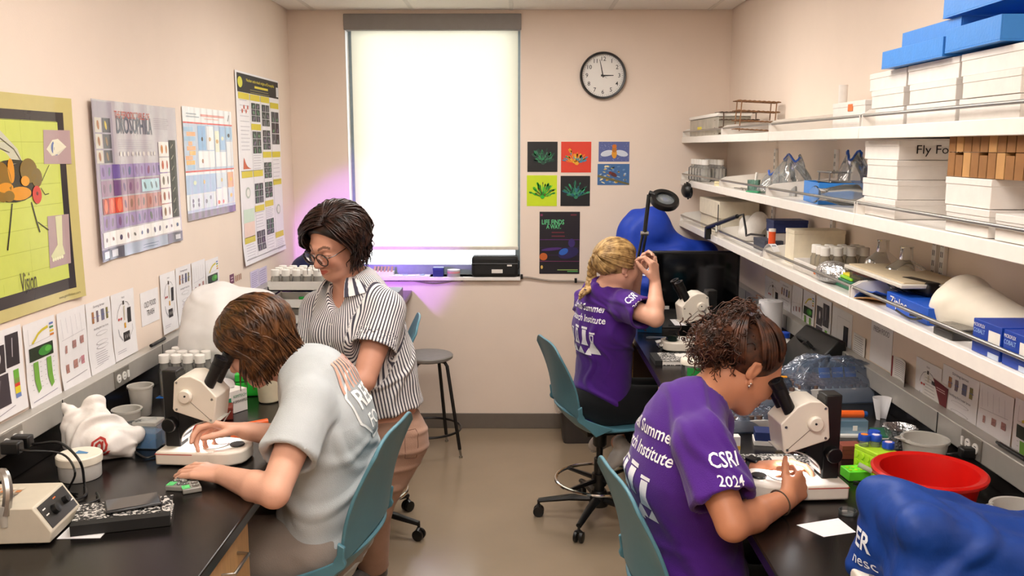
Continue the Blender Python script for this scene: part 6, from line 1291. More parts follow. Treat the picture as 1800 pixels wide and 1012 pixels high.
for k, (x, y) in enumerate(((-.06, .015), (-.06, .0), (.0, .02), (.055, -.012))): B().prism([(x, y), (x + .014, y), (x + .014, y + .003), (x, y + .003)], pc + nn_ * .0024, (1, 0, 0), pu, nn_ * .0003).build('panel_mark', m_wplas if k != 2 else mat('orange_mark', '#d8702c', .5), body, ang=0)
lb = Canvas(.1, .12, '#cdbfae')
for i in range(6):
    for j in range(5): lb.rect(.008 + j * .018, .012 + i * .018, .022 + j * .018, .024 + i * .018, rn.choice(['#8d8272', '#b59a7d', '#d6cdbd', '#c27d4a', '#7d7a74']), 1)
lb.obj('info_label', lambda x, y, e: Vector((dl - .12 + x * .9, .06 + y, .0935 + e)), vcmat(), body)
g = P(8, 905, Z=1.0); gl = Vector((a.x, a.y, BZ)); cord('gooseneck_light', [P(-30, 880, Z=1.02), P(2, 830, Y=1.95), P(14, 860, Y=1.93), P(10, 905, Y=1.92)], .011, m_steel, 'silver gooseneck light arm at the left edge of the view', 'lamp arm')
o = B().lathe([(.0, 0), (.009, 0), (.011, .03), (.011, .05)], n=14).build('gooseneck_tip', m_milky); o.location = P(9, 925, Y=1.92); one(o, 'pale plastic tip hanging from the silver gooseneck', 'lamp tip')
# --- notebook, paper and phone
def comp_mat():
    m = mat('marbled_cover', '#202020', .5, var=0); nt = m.node_tree; n = nt.nodes.new('ShaderNodeTexNoise'); n.inputs['Scale'].default_value = 130; n.inputs['Detail'].default_value = 2; tc = nt.nodes.new('ShaderNodeTexCoord'); r = nt.nodes.new('ShaderNodeValToRGB'); r.color_ramp.interpolation = 'CONSTANT'; r.color_ramp.elements[1].position = .52; r.color_ramp.elements[0].color = (.008, .008, .009, 1); r.color_ramp.elements[1].color = (.62, .60, .57, 1)
    nt.links.new(tc.outputs['Object'], n.inputs['Vector']); nt.links.new(n.outputs['Fac'], r.inputs[0]); nt.links.new(r.outputs[0], nt.nodes['Principled BSDF'].inputs['Base Color']); return m
def notebook(u0, v0, u1, v1, dp, label, Z=BZ, th=.022, lab=True, near=False):
    c, rz, L = flat2(u0, v0, u1, v1, Z); t = thing('composition_notebook', c, rz, label, 'notebook', 'marbled notebooks'); B().b2((-L / 2 + .004, .003, .0025), (L / 2 - .002, dp - .003, th - .002)).build('pages', m_card, t, ang=0)
    for z0, z1 in ((.0005, .0025), (th - .002, th)): B().b2((-L / 2, 0, z0), (L / 2, dp, z1)).build('cover', comp_mat(), t, ang=0)
    B().b2(*(((-L / 2 - .0005, -.001, .0004), (L / 2 + .0005, .028, th + .0003)) if near else ((-L / 2 - .001, -.0005, .0004), (-L / 2 + .03, dp + .0005, th + .0003)))).build('spine_tape', m_blackmat, t, ang=0)
    if lab: B().b2((.0, dp * .5, th), (L * .3, dp * .85, th + .0005)).build('name_label', m_wplas, t, ang=0)
    return t
nb_ = notebook(124, 944, 299, 924, .135, 'black marbled notebook under a phone on the near left worktop', th=.026, lab=False, near=True); nb_.location.z = BZ + .001
c, rz, L = flat2(99, 948, 128, 946, BZ); o = B().sheet(lambda u, v: (-L / 2 + .1 * u, v * .2, .0006), 2, 2, .0006).build('paper_slip', m_pap, ang=0); o.location = c; o.rotation_euler.z = rz - .12; one(o, 'white paper slip sticking out from under the near left notebook', 'paper')
c, rz, L = flat2(186, 905, 285, 889, BZ + .028); t = thing('phone', c, rz + .02, 'dark phone lying on the marbled notebook on the left', 'phone'); B().b2((-L / 2, 0, .001), (L / 2, .078, .0095)).build('phone_body', mat('phone_grey', '#2e2f31', .25), t, bevel=.004); B().b2((-L / 2 + .004, .003, .0096), (L / 2 - .004, .075, .0101)).build('phone_glass', mat('phone_glass', '#3a3b3d', .06, spec=.8), t, ang=0)
# --- round tub with cream lid, crumpled bag, cables
p = P(142, 838, Z=BZ); t = thing('lidded_tub', p, 0, 'round frosted tub with a cream lid beside the crumpled white bag', 'tub'); B().lathe([(0, .001), (.053, .001), (.055, .004), (.056, .05), (.0, .05)], n=36).build('tub_body', mat('frosted_plastic', '#c6c4c0', .4), t); B().lathe([(.0595, .046), (.060, .05), (.060, .066), (.057, .069), (0, .0695)], n=36).build('lid', mat('cream_lid', '#e8e1d2', .45), t); B().sheet(lambda u, v: (-.01 + .035 * u, -.005 + .025 * v * (1 - u * .6), .0703), 2, 2, .0003).build('blue_mark', mat('blue_ink', '#4f86b4', .6), t, ang=0)
m_bag = mat('white_bag_plastic', '#e9e4e0', .38, var=.03, bump=.15, bscale=40)
p = P(165, 818, Z=BZ) + Vector((-.02, .07, 0)); bag = lump('plastic_bag', p, [('e', (0, 0, .05), (.075, .06, .06)), ('c', (-.03, 0, .07), (-.085, -.01, .165), .05, .006), ('c', (.0, .01, .07), (-.01, .02, .14), .055, .03), ('c', (.04, 0, .04), (.095, .0, .012), .04, .012), ('c', (.03, .02, .05), (.09, .05, .05), .04, .02)], m_bag, 'crumpled white plastic bag with red print behind the lidded tub', 'bag', (.06, 105), .004, 4)
decal(bag, [tshape('@', -.018, -.02, .06, .02)], 'red_print', mat('red_ink', '#b5322a', .6), (.025, -.12, .055), (.9, -.2, .15), (-.1, .1, 1), bag, (0, 1, 0), .002)
k_ = lambda u, v, Z=BZ + .006: P(u, v, Z=Z)
rz0 = P(20, 775, X=XL + .06); cord('power_cable', [rz0, P(60, 780, X=XL + .12), P(105, 778, X=XL + .2), P(140, 810, X=XL + .29), k_(148, 848), k_(150, 870), k_(122, 882), k_(140, 888), k_(172, 878), k_(170, 866)], .0035, m_black, 'thick black power cable looping from the outlet to the lamp box', 'cable')
cord('power_cable', [P(12, 790, X=XL + .06), P(50, 792, X=XL + .14), P(110, 798, X=XL + .2), P(132, 830, X=XL + .27), k_(120, 862), k_(136, 868)], .003, m_black, 'thin black cable running below the thick one on the left')
cord('power_cable', [k_(172, 795), P(185, 778, Z=BZ + .04), P(205, 772, Z=BZ + .045), P(232, 790, Z=BZ + .02), k_(255, 804), k_(275, 800)], .0034, m_black, 'black cable curving from the white bag to the left microscope')
t = thing('power_plug', rz0, 0, 'pair of black plugs in the nearest left outlet', 'plug')
for dy in (0, -.05): B().box((.03, dy, .0), (.05, .03, .034)).build('plug_body', m_black, t, bevel=.005)
# --- beakers, blue tank, tubing
p = P(256, 733, Z=BZ); tub(p + Vector((-.02, .02, .0)), .030, .040, .105, 'tall milky beaker behind the left microscope column', name='beaker', cat='beaker'); p = P(232, 762, Z=BZ); tub(p + Vector((-.02, .02, 0)), .034, .044, .075, 'short milky beaker beside the blue tank', name='beaker', cat='beaker')
c, rz, L = flat2(237, 790, 274, 791, BZ); t = thing('blue_tank', c, rz, 'small clear box of blue liquid left of the microscope column', 'container'); B().b2((-.036, 0, .001), (.036, .06, .085)).build('tank', clear('tank_plastic', '#cfe2ee', .3, .15, .2), t, bevel=.003); B().b2((-.033, .003, .004), (.033, .057, .05)).build('blue_liquid', mat('blue_liquid', '#3f8fd0', .15), t, ang=0); B().b2((-.037, -.001, .074), (.037, .061, .086)).build('rim', m_milky, t, bevel=.002)
cord('clear_tube', [P(195, 765, Z=BZ + .05), P(218, 745, Z=BZ + .07), P(250, 738, Z=BZ + .10), P(275, 735, Z=BZ + .10)], .004, m_clearp, 'clear tube arching over the blue tank', 'tube')
# --- bottle rack with white caps
p0 = P(284, 712, Z=BZ); gb = 'white-capped bottles in a block on the left worktop'; first = None; m_gl = clear('bottle_plastic', '#d8d6d0', .35, .15, .2); m_food = mat('fly_food', '#a98f68', .6)
for i in range(5):
    for j in range(4):
        loc = (p0.x - .03 + .044 * j, p0.y + .12 + .062 * i, BZ)
        if first is None: first = bottle_parts(thing('capped_bottle', loc, 0, '', 'bottle', gb), .021, .135, m_gl, m_wplas, m_food, .019, .03)
        o = first if (i, j) == (0, 0) else copy_tree(first); o.location = loc; o['label'] = 'white-capped bottle behind the left microscope, %s row from the viewer, %s from the wall' % (('first', 'second', 'third', 'fourth', 'fifth')[i], ('first', 'second', 'third', 'fourth')[j])
t = thing('bottle_tray', (p0.x + .035, p0.y + .245, BZ), 0, 'blue tray beneath the white-capped bottles', 'tray'); B().b2((-.1, -.16, -.0), (.1, .16, .0)).build if False else None
B().b2((-.092, -.158, .0002), (.092, .158, .0009)).build('tray_mat', mat('blue_tray', '#2f6fc2', .4), t, ang=0)
# --- tissue box, green box, tub, red case
c, rz, L = flat2(393, 733, 434, 720, BZ); t = thing('tissue_box', c, rz, 'green and white tissue wipes box behind the left microscope head', 'box'); m_grn = mat('wipe_box_green', '#1d8a5f', .5); B().b2((-.055, 0, .001), (.055, .10, .08)).build('carton', m_card, t, bevel=.001); B().b2((-.0555, -.0005, .0008), (-.015, .1005, .058)).build('green_panel', m_grn, t, ang=0)
text_part('KIMTECH', 'lettering', (.022, -.0008, .055), (1, 0, 0), (0, 0, 1), .014, m_grn, t, nn=(0, -1, 0)); text_part('KIMWIPES', 'lettering', (.022, -.0008, .036), (1, 0, 0), (0, 0, 1), .014, m_black, t, nn=(0, -1, 0)); B().sheet(lambda u, v: (-.03 + .06 * u, .04 + .02 * math.sin(u * 6) * v, .08 + .04 * v * (1 - (2 * u - 1) ** 2)), 8, 5, .001).build('tissue', m_pap, t)
c, rz, L = flat2(368, 668, 384, 664, BZ); t = thing('tissue_box', (c.x, c.y + .1, BZ), rz, 'small teal wipes box behind the eyepieces of the left microscope', 'box'); B().b2((-.05, 0, .001), (.05, .07, .09)).build('carton', mat('teal_box', '#3c8f84', .5), t, bevel=.001); text_part('DELICATE', 'lettering', (0, -.0008, .05), (1, 0, 0), (0, 0, 1), .016, m_wplas, t, nn=(0, -1, 0))
c, rz, L = flat2(412, 706, 450, 704, BZ); t = thing('tube_box', (c.x, c.y + .06, BZ), rz, 'bright green lidded tube box behind the tissue box', 'box'); m_lime = mat('bright_green', '#2bbd3a', .35); B().b2((-.05, 0, .001), (.05, .075, .055)).build('box_body', m_lime, t, bevel=.003); B().b2((-.052, -.002, .057), (.052, .077, .085)).build('lid', m_lime, t, bevel=.003)
p = P(466, 712, Z=BZ); tub(p + Vector((.0, .05, 0)), .036, .042, .1, 'cream round tub by the sleeve of the grey T-shirt', mat('cream_tub', '#d9d3b8', .4)); 
c, rz, L = flat2(372, 741, 410, 738, BZ); t = thing('hinged_case', c, rz, 'small clear red hinged case under the left microscope head', 'case'); m_rd = clear('red_clear', '#c0564a', .6, .15, .2); B().b2((-.035, 0, .001), (.035, .06, .032)).build('case_body', m_rd, t, bevel=.003); B().b2((-.036, -.001, .033), (.036, .061, .045)).build('case_lid', m_rd, t, bevel=.003); B().b2((-.009, -.004, .026), (.009, -.001, .042)).build('latch', m_wplas, t, bevel=.001)
p = P(345, 772, Z=BZ); lump('orange_pouch', p + Vector((-.03, .06, 0)), [('e', (0, 0, .02), (.055, .035, .026)), ('c', (0, 0, .02), (.05, .02, .035), .025, .02)], mat('orange_plastic', '#e0471c', .4), 'orange pouch seen under the arch of the left microscope', 'pouch', (.008, 70), .004, 2)
def marker(u0, v0, u1, v1, r, col, cap, label, Z=BZ, capc=None):
    a, b = P(u0, v0, Z=Z + r), P(u1, v1, Z=Z + r); t = thing('marker_pen', (a.x, a.y, Z), 0, label, 'pen'); d = b - a; z = Vector((0, 0, r + .0004)); B().tube([z, z + d * .72], r, 14).build('barrel', mat('pen_' + col, col, .4), t); B().tube([z + d * .72, z + d * .97, z + d], [r * 1.08, r * 1.02, r * .5], 14).build('pen_cap', mat('pen_' + cap, cap, .35), t); return t
marker(470, 741, 416, 751, .011, '#e8621f', '#2a2a2a', 'fat orange marker lying behind the hand with the tweezers'); marker(470, 762, 405, 768, .006, '#d8d6d2', '#e8621f', 'white pen with an orange cap in front of the fat marker')
c, rz, L = flat2(408, 758, 430, 752, BZ); o = B().box((0, 0, .011), (.035, .02, .022)).build('eraser', m_wplas, bevel=.005); o.location = (c.x, c.y, BZ); o.rotation_euler.z = .4; one(o, 'white eraser block beside the orange marker', 'eraser')
# spot plates
for k, (u0, v0, u1, v1, lb_) in enumerate(((291, 861, 320, 866, 'left'), (327, 868, 350, 866, 'right'))):
    c, rz, L = flat2(u0, v0, u1, v1, BZ); t = thing('spot_plate', c, rz + .25, 'small glass well plate with green tape, %s of the pair by the hand' % lb_, 'well plate', 'glass well plates'); B().b2((-.024, 0, .001), (.024, .075, .014)).build('glass_block', clear('plate_glass', '#dcdad2', .62, .05, .4), t, bevel=.002)  # whitish body colour stands in for the light the glass reflects
    for i in range(3):
        for j in range(2): B().lathe([(.009, .0145), (.0095, .0155), (.0075, .0155), (.006, .0148), (0, .0146)], (-.011 + .022 * j, .016 + .022 * i, 0), 14).build('well', m_glass, t)
    B().b2((-.024, .004, .0146), (-.004, .03, .0152)).build('green_tape', mat('green_tape', '#5fd67a', .6), t, ang=0)
# tweezers in the far hand
a, b_ = P(386, 752, Y=2.47), P(405, 722, Y=2.50); t = thing('tweezers', a, 0, 'steel tweezers held under the left microscope', 'tweezers')
for s_ in (-1, 1): B().tube([(0, s_ * .001, 0), (b_ - a) * .5 + Vector((0, s_ * .005, 0)), (b_ - a) * 1.0], [.001, .0022, .0022], 6, flat=.5).build('prong', m_steel, t)
# --- white dust cover over an instrument
p = P(470, 640, Z=BZ); cx0 = Vector((-1.13, 3.42, BZ)); cov = lump('dust_cover', cx0, [('c', (-.09, -.05, .05), (-.08, -.05, .285), .10, .075, .08), ('c', (.12, -.05, .05), (.11, -.04, .26), .10, .07, .08), ('c', (-.06, .09, .05), (-.05, .07, .29), .09, .07, .08), ('c', (.1, .09, .05), (.09, .07, .27), .09, .07, .08), ('c', (-.08, 0, .27), (.10, 0, .265), .085, .075, .06), ('e', (0, 0, .15), (.19, .17, .2), .05)], mat('white_vinyl', '#e2e0dd', .45, var=.02), 'white vinyl dust cover over an instrument behind the brown-haired person', 'dust cover', (.035, 28), .008, 12)
decal(cov, [tshape('Leica', -.02, .0, .06, .01)], 'red_logo', mat('red_ink', '#b5322a', .6), (.10, -.4, .20), (1, .1, -.1), (.05, 0, 1), cov, (0, 1, 0), .003)
# --- three-tier vial rack
rk = Vector((-1.05, 4.22, BZ)); t = thing('vial_rack', rk, 0, 'white three-tier rack with vials on the left worktop, beside the dust cover', 'rack')
for z in (.08, .155, .24): 
    q = B(); q.b2((-.13, -.11, z), (.13, .11, z + .006)); q.b2((-.13, -.11, z), (-.126, .11, z + .045)); q.b2((.126, -.11, z), (.13, .11, z + .045)); q.b2((-.126, -.11, z), (.126, -.106, z + .045)); q.b2((-.126, .106, z), (.126, .11, z + .045)); q.build('rack_tray', m_wplas, t, ang=0)
for x in (-.127, .127):
    for y in (-.107, .107): B().b2((x - .003, y - .003, 0), (x + .003, y + .003, .26)).build('post', m_wplas, t, ang=0)
first = None; gv = 'white-capped vials in the three-tier rack'
for i in range(3):
    for j in range(5):
        loc = rk + Vector((-.10 + .05 * j, -.08 + .07 * i, .247))
        if first is None: first = bottle_parts(thing('fly_vial', loc, 0, '', 'vial', gv), .021, .07, m_gl, m_wplas, m_food, .0195, .03)
        o = first if (i, j) == (0, 0) else copy_tree(first); o.location = loc; o['label'] = 'white-capped vial on the top rack tray, %s row, %s along' % (('front', 'middle', 'back')[i], ('first', 'second', 'third', 'fourth', 'fifth')[j])
for k, (dx, z, col) in enumerate(((.06, .162, '#2fae4a'), (.10, .162, '#d9662c'), (.02, .162, '#2fae4a'), (.08, .088, '#d8d4ce'))):
    o = bottle_parts(thing('small_bottle', rk + Vector((dx, -.075, z)), 0, ('green', 'orange', 'second green', 'white')[k] + '-capped small bottle on a lower tray of the vial rack', 'bottle'), .016, .035, m_gl, mat('cap_' + col, col, .4), None, .014, .02)
# --- navy bag in the corner, purple lamp, black box
lump('backpack', (-1.26, 5.28, BZ), [('e', (.03, 0, .1), (.14, .12, .12)), ('c', (-.02, 0, .16), (.03, .02, .27), .09, .055), ('c', (.0, 0, .12), (-.05, .02, .2), .08, .05)], cloth_mat('navy_nylon', '#141d4a', .6), 'navy blue bag slumped in the corner by the window', 'bag', (.02, 40), .008, 6)
t = thing('grow_lamp', (-.97, 4.98, BZ), 0, 'small purple desk lamp glowing in the corner by the window', 'lamp'); B().lathe([(.05, .0), (.05, .012), (.012, .018)], n=24).build('lamp_base', m_black, t); B().tube([(0, 0, .015), (0, 0, .10), (.03, .03, .16)], .006, 8).build('lamp_stem', m_black, t); hd_ = B().lathe([(.03, -.02), (.045, .02), (.045, .03), (0, .032)], (.04, .04, .17), 20, Euler((-2.0, 0, -.4)).to_matrix().to_4x4()).build('lamp_head', m_black, t)
l = bpy.data.lights.new('purple_glow', 'SPOT'); l.energy = 21.0; l.spot_size = 1.7; l.spot_blend = .2; l.color = (.42, .12, 1.0); l.shadow_soft_size = .03; lo_ = bpy.data.objects.new('purple_glow', l); COL.objects.link(lo_); lo_.parent = t; lo_.location = (.05, .12, .25); lo_.rotation_euler = (PI / 2, 0, 0)
t = thing('black_recorder', (-.80, 5.12, BZ), 0, 'black instrument box with a silver line at the far end of the left worktop', 'instrument'); B().b2((-.12, -.1, .004), (.11, .1, .085)).build('box_body', m_black, t, bevel=.004); B().b2((-.12, -.102, .018), (.112, -.1, .024)).build('silver_line', m_steel, t, ang=0)
# colourful tubes beside the cover
for k, (u, v, col, nm_) in enumerate(((518, 575, '#26b06a', 'green'), (526, 560, '#2b50c4', 'blue'), (512, 590, '#2fc48a', 'mint'), (530, 590, '#e6e2da', 'white'))):
    p = P(u, v, Y=3.75); o = bottle_parts(thing('reagent_bottle', (p.x, 3.75 + .03 * k, BZ), 0, '%s-capped reagent bottle between the dust cover and the striped shirt' % nm_, 'bottle'), .022, .10 + .015 * (k % 2), mat('rb_' + col, col, .4), mat('cap_' + col, col, .4))
# ------------------------------------------------------------------ window sill things
SZ_ = WZ0; sy = YB - .005
c = P(672, 476, Y=sy); t = thing('tube_tray', (c.x, sy + .03, SZ_), 0, 'white tray of capped tubes on the sill behind the standing person', 'tray'); B().b2((-.07, -.03, .0), (.07, .04, .03)).build('tray', m_wplas, t, bevel=.002)
for k in range(6): B().tube([(-.055 + k * .022, -.02, .025), (-.05 + k * .022, .005, .06)], .0075, 8).build('tube', mat('tan_tube', '#b59a78', .5), t)
o = B().ball((0, 0, .012), (.012, .012, .012)).build('orange_cap', mat('orange_mark', '#d8702c', .5)); o.location = (P(652, 470, Y=sy).x, sy + .01, SZ_ + .06); o.parent = None; bpy.data.objects.remove(o)
c = P(720, 470, Y=sy); t = thing('sill_tray', (c.x, sy + .01, SZ_), 0, 'shallow white tray with slides on the window sill', 'tray'); B().b2((-.13, -.03, .001), (.13, .05, .008)).build('tray', m_wplas, t, bevel=.002)
for k, x in enumerate((-.08, -.03, .05, .08)): B().box((x, .0, .011), (.03, .018, .006), rz=.3 * k).build('slide_holder', mat('pale_blue', '#a9c2dc', .4) if k % 2 else m_wplas, t, bevel=.001)
c = P(770, 470, Y=sy); t = thing('blue_box', (c.x, sy + .03, SZ_), 0, 'small dark blue box on the window sill', 'box'); B().b2((-.034, -.03, .0), (.034, .035, .05)).build('box_body', mat('navy_box', '#202a66', .5), t, bevel=.003); B().b2((-.035, -.031, .04), (.035, .036, .058)).build('lid', mat('navy_lid', '#2a357a', .5), t, bevel=.003)
c = P(797, 474, Y=sy); t = thing('petri_dishes', (c.x, sy + .02, SZ_), 0, 'stack of petri dishes with a pink one on the window sill', 'petri dish')
for k in range(4): B().lathe([(0, k * .011 + .001), (.042, k * .011 + .001), (.042, k * .011 + .011), (0, k * .011 + .0105)], n=24).build('dish', m_milky if k != 2 else mat('pink_dish', '#d98f8a', .4), t)
c0, c1 = P(826, 480, Y=sy), P(914, 480, Y=sy); t = thing('instrument_case', ((c0.x + c1.x) / 2, sy - .02 + .065, SZ_), 0, 'black soft instrument case with a white label on the window sill', 'case'); hw_ = (c1.x - c0.x) / 2 - .012
B().b2((-hw_, -.075, .001), (hw_, .05, .135)).build('case_body', mat('black_nylon', '#121212', .7, bump=.2, bscale=300), t, bevel=.022, seg=3); B().tube([(-hw_ + .002, -.077, .088), (hw_ - .002, -.077, .088)], .003, 6).build('zip', m_black, t); B().b2((-.02, -.0772, .028), (.05, -.0758, .052)).build('paper_label', m_card, t, ang=0); B().b2((hw_ - .07, -.0772, .072), (hw_ - .04, -.0758, .082)).build('paper_label', m_card, t, ang=0); B().tube([(hw_ - .002, -.05, .11), (hw_ + .006, -.05, .1), (hw_ + .006, -.05, .06), (hw_ - .002, -.05, .05)], .003, 6).build('strap', m_black, t)
# tubing clipped below the sill
yw = YB - .012; pts = [P(u, v, Y=yw) for u, v in ((700, 493), (711, 490), (760, 497), (812, 491), (860, 492), (917, 487), (965, 493), (1012, 494), (1030, 496))]
t = thing('wall_tubing', pts[0], 0, 'clear tubing clipped to the wall below the window sill', 'tubing'); o = cord('tube', [p - pts[0] for p in pts], .006, clear('tube_clear', '#cfc6bd', .55, .1, .2), None); o.parent = t
for k in (1, 3, 5, 7): B().box(pts[k] - pts[0] + Vector((0, .002, .004)), (.016, .018, .03)).build('clip', m_black, t, bevel=.003)
# ================================================================== things on the right worktop
def cover_mat(name, col): return mat(name, col, .55, var=.06, bump=.12, bscale=60, spec=.35)
# --- near blue dust cover over a microscope
base = P(1560, 1000, Z=BZ); base = Vector((.86, 1.70, BZ))
cv = lump('dust_cover', base, [('c', (-.12, .07, .02), (-.105, .06, .195), .03, .028, .03), ('c', (-.12, -.13, .02), (-.105, -.12, .205), .03, .03, .03), ('c', (-.105, .06, .195), (-.105, -.12, .205), .03, .03, .03), ('c', (-.10, .06, .19), (.30, .06, .085), .03, .04, .04), ('c', (-.10, -.12, .20), (.30, -.14, .09), .03, .04, .04), ('c', (-.06, -.03, .15), (.3, -.04, .06), .075, .07, .06), ('c', (-.05, .03, .06), (.32, .0, .03), .08, .08, .06), ('c', (-.05, -.1, .06), (.32, -.1, .03), .08, .08, .06), ('c', (-.02, .02, .12), (-.03, .12, .01), .05, .02, .05), ('c', (.12, .02, .10), (.14, .13, .01), .05, .02, .05)], cover_mat('blue_vinyl', '#103a88'), 'royal blue dust cover with white lettering over a microscope, nearest right corner', 'dust cover', (.050, 40), .005, 15)
decal(cv, [tshape('ER', -.01, .0, .055, .02), tshape('nesc', .0, -.035, .034, .0)], 'cover_lettering', mat('white_ink', '#dfe4ec', .6), (-.4, .045, .095), (0, -1, 0), (0, 0, 1), cv, (1, 0, 0), .003)
t = thing('microscope_base', (.80, 1.70, BZ), rzdeg(180), 'ivory microscope base sticking out from under the near blue cover', 'microscope base'); B().prism([(-.1, -.075), (.06, -.075), (.105, -.05), (.105, .05), (.06, .075), (-.1, .075)], (0, 0, .003), (1, 0, 0), (0, 1, 0), (0, 0, .042)).build('base', m_scope, t, bevel=.006, seg=3); B().prism([(.0, -.055), (.07, -.045), (.085, 0), (.07, .045), (.0, .055)], (0, 0, .0452), (1, 0, 0), (0, 1, 0), (0, 0, .0012)).build('grey_top', mat('grey_top', '#8f8c88', .4), t)
# --- tubs
def basin(name, loc, r0, r1, h, m, label, cat='tub', lip=.012):
    t = thing(name, loc, 0, label, cat); B().lathe([(0, .002), (r0 - .006, .002), (r0, .008), (r1 - lip, h - .012), (r1, h - .008), (r1 + .002, h), (r1 - .004, h + .004), (r1 - lip - .003, h), (r0 - .004, .012), (0, .009)], n=56).build('basin', m, t); return t
pc_ = P(1633, 826, Z=BZ + .125); basin('red_basin', (pc_.x, pc_.y, BZ), .098, .132, .125, mat('red_plastic', '#c0140f', .28, var=.02, spec=.5), 'round red plastic basin on the right worktop', 'basin', .016)
p = P(1626, 772, Z=BZ + .09); tub(Vector((p.x, p.y, BZ)), .050, .062, .092, 'frosted clear tub with a pouring spout behind the red basin', spout=True); p = P(1795, 893, Z=BZ + .1); tub(Vector((p.x, p.y, BZ)), .05, .062, .1, 'frosted clear tub with a spout at the right edge of the view', spout=True)
# --- lime racks and tubes
m_limeg = mat('lime_plastic', '#b6e22a', .35, var=.04); c, rz, L = flat2(1523, 845, 1556, 850, BZ); rk_ = Vector((c.x + .015, c.y + .05, BZ)); t = thing('tube_rack', rk_, .35, 'lime green tube rack with blue-capped tubes beside the red basin', 'rack'); q = B(); q.b2((-.035, -.045, .001), (.035, .045, .012)); q.b2((-.035, -.045, .07), (.035, .045, .082)); q.b2((-.035, -.045, .012), (-.03, .045, .07)); q.b2((.03, -.045, .012), (.035, .045, .07)); q.b2((-.03, -.045, .012), (.03, -.041, .07)); q.b2((-.03, .041, .012), (.03, .045, .07)); q.build('rack_body', m_limeg, t, bevel=.002)
q = B()
for i in range(3):
    for j in range(4): q.cyl((-.036, -.034 + j * .022, .018 + i * .02), (-.039, -.034 + j * .022, .018 + i * .02), .008, n=10)
for i in range(3):
    for j in range(3): q.cyl((-.022 + j * .022, -.046, .018 + i * .02), (-.022 + j * .022, -.049, .018 + i * .02), .008, n=10)
q.build('rack_studs', m_limeg, t)
m_bcap = mat('blue_cap', '#1c48b4', .35)
for k, (x, y, dz, nm_) in enumerate(((-.02, .025, .0, 'leftmost, with an orange dot'), (.008, .012, .0, 'second, with a white dot'), (.02, .032, .004, 'rearmost'), (.022, -.022, -.012, 'nearest, with a pink dot'))):
    l_ = rk_ + Matrix.Rotation(.35, 3, 'Z') @ Vector((x, y, .035 + dz)); o = thing('capped_tube', l_, 0, 'blue-capped plastic tube in the lime rack, %s' % nm_, 'tube', 'blue-capped tubes'); B().lathe([(.004, 0), (.0135, .015), (.0135, .07), (0, .07)], n=18).build('tube_body', m_clearp, o); B().lathe([(.0165, .064), (.0165, .078), (.0155, .08), (0, .08)], n=20).build('cap', m_bcap, o); B().cyl((0, 0, .0802), (0, 0, .0808), .010, n=16).build('dot', mat('dot%d' % k, ['#e8862c', '#e4dcea', '#1c48b4', '#e6c4c8'][k], .5), o)
c, rz, L = flat2(1494, 846, 1532, 846, BZ); t = thing('tube_block', (c.x, c.y, BZ), rz + .1, 'low bright green tube block in front of the lime rack', 'rack'); B().b2((-.034, 0, .001), (.034, .055, .028)).build('block', mat('vivid_green', '#6be336', .35), t, bevel=.002)
for i in range(2):
    for j in range(4): B().cyl((-.024 + j * .016, .015 + i * .02, .028), (-.024 + j * .016, .015 + i * .02, .0295), .005, n=10).build('hole_rim', m_limeg, t)
a = P(1509, 816, Z=BZ + .05); t = thing('small_vial', a, 0, 'tiny clear tube lying on the low green block', 'tube'); B().tube([(0, 0, 0), (.03, -.02, -.012)], .007, 10).build('vial_body', m_milky, t); B().tube([(.03, -.02, -.012), (.045, -.03, -.017)], .004, 8).build('orange_tip', mat('orange_mark', '#d8702c', .5), t)
# --- foil bowl, paper cup, papers, boxes behind the microscope
p = P(1582, 752, Z=BZ + .06); t = thing('foil_bowl', (p.x, p.y, BZ), 0, 'crumpled foil-covered bowl by the right wall', 'bowl')
S_ = [(.0, .001), (.03, .001), (.035, .02), (.046, .06), (.05, .064), (.044, .066), (.03, .05), (0, .045)]; b = B(); b.lathe(S_, n=40); b.v = [(x * (1 + .06 * math.sin(9 * math.atan2(y, x) + z * 90)), y * (1 + .06 * math.cos(7 * math.atan2(y, x) + z * 60)), z) for x, y, z in b.v]; b.build('foil', m_foil, t)
p = P(1550, 742, Z=BZ); t = thing('paper_funnel', (p.x, p.y + .03, BZ), 0, 'white folded paper funnel standing behind the foil bowl', 'paper'); B().sheet(lambda u, v: (.01 + (.02 + .02 * v) * math.cos(u * 4.2) * .8, (.012 + .016 * v) * math.sin(u * 4.2), .001 + .075 * v), 14, 5, .0008).build('folded_paper', m_pap, t)
c, rz, L = flat2(1556, 800, 1600, 800, BZ); t = thing('green_tray', (c.x + .03, c.y + .11, BZ), 0, 'dark green tray with pale strips behind the lime rack', 'tray'); B().b2((-.055, -.04, .001), (.055, .05, .035)).build('tray_body', mat('dark_green', '#0c5a3c', .4), t, bevel=.002); B().b2((-.05, -.042, .012), (.055, -.04, .016)).build('pale_strip', m_wplas, t, ang=0); B().b2((-.05, -.042, .026), (.055, -.04, .030)).build('pale_strip', m_wplas, t, ang=0)
c, rz, L = flat2(1494, 777, 1532, 777, BZ); t = thing('clear_box', (c.x, c.y + .06, BZ), 0, 'clear pale blue box under the orange marker', 'box'); B().b2((-.045, 0, .001), (.045, .06, .05)).build('box_body', clear('pale_blue_clear', '#9fc4dc', .45, .12, .2), t, bevel=.002); B().b2((-.05, -.02, .0008), (.05, .062, .008)).build('white_base', m_wplas, t, ang=0); B().b2((-.004, -.002, .018), (.010, .0, .034)).build('latch', m_wplas, t, ang=0)
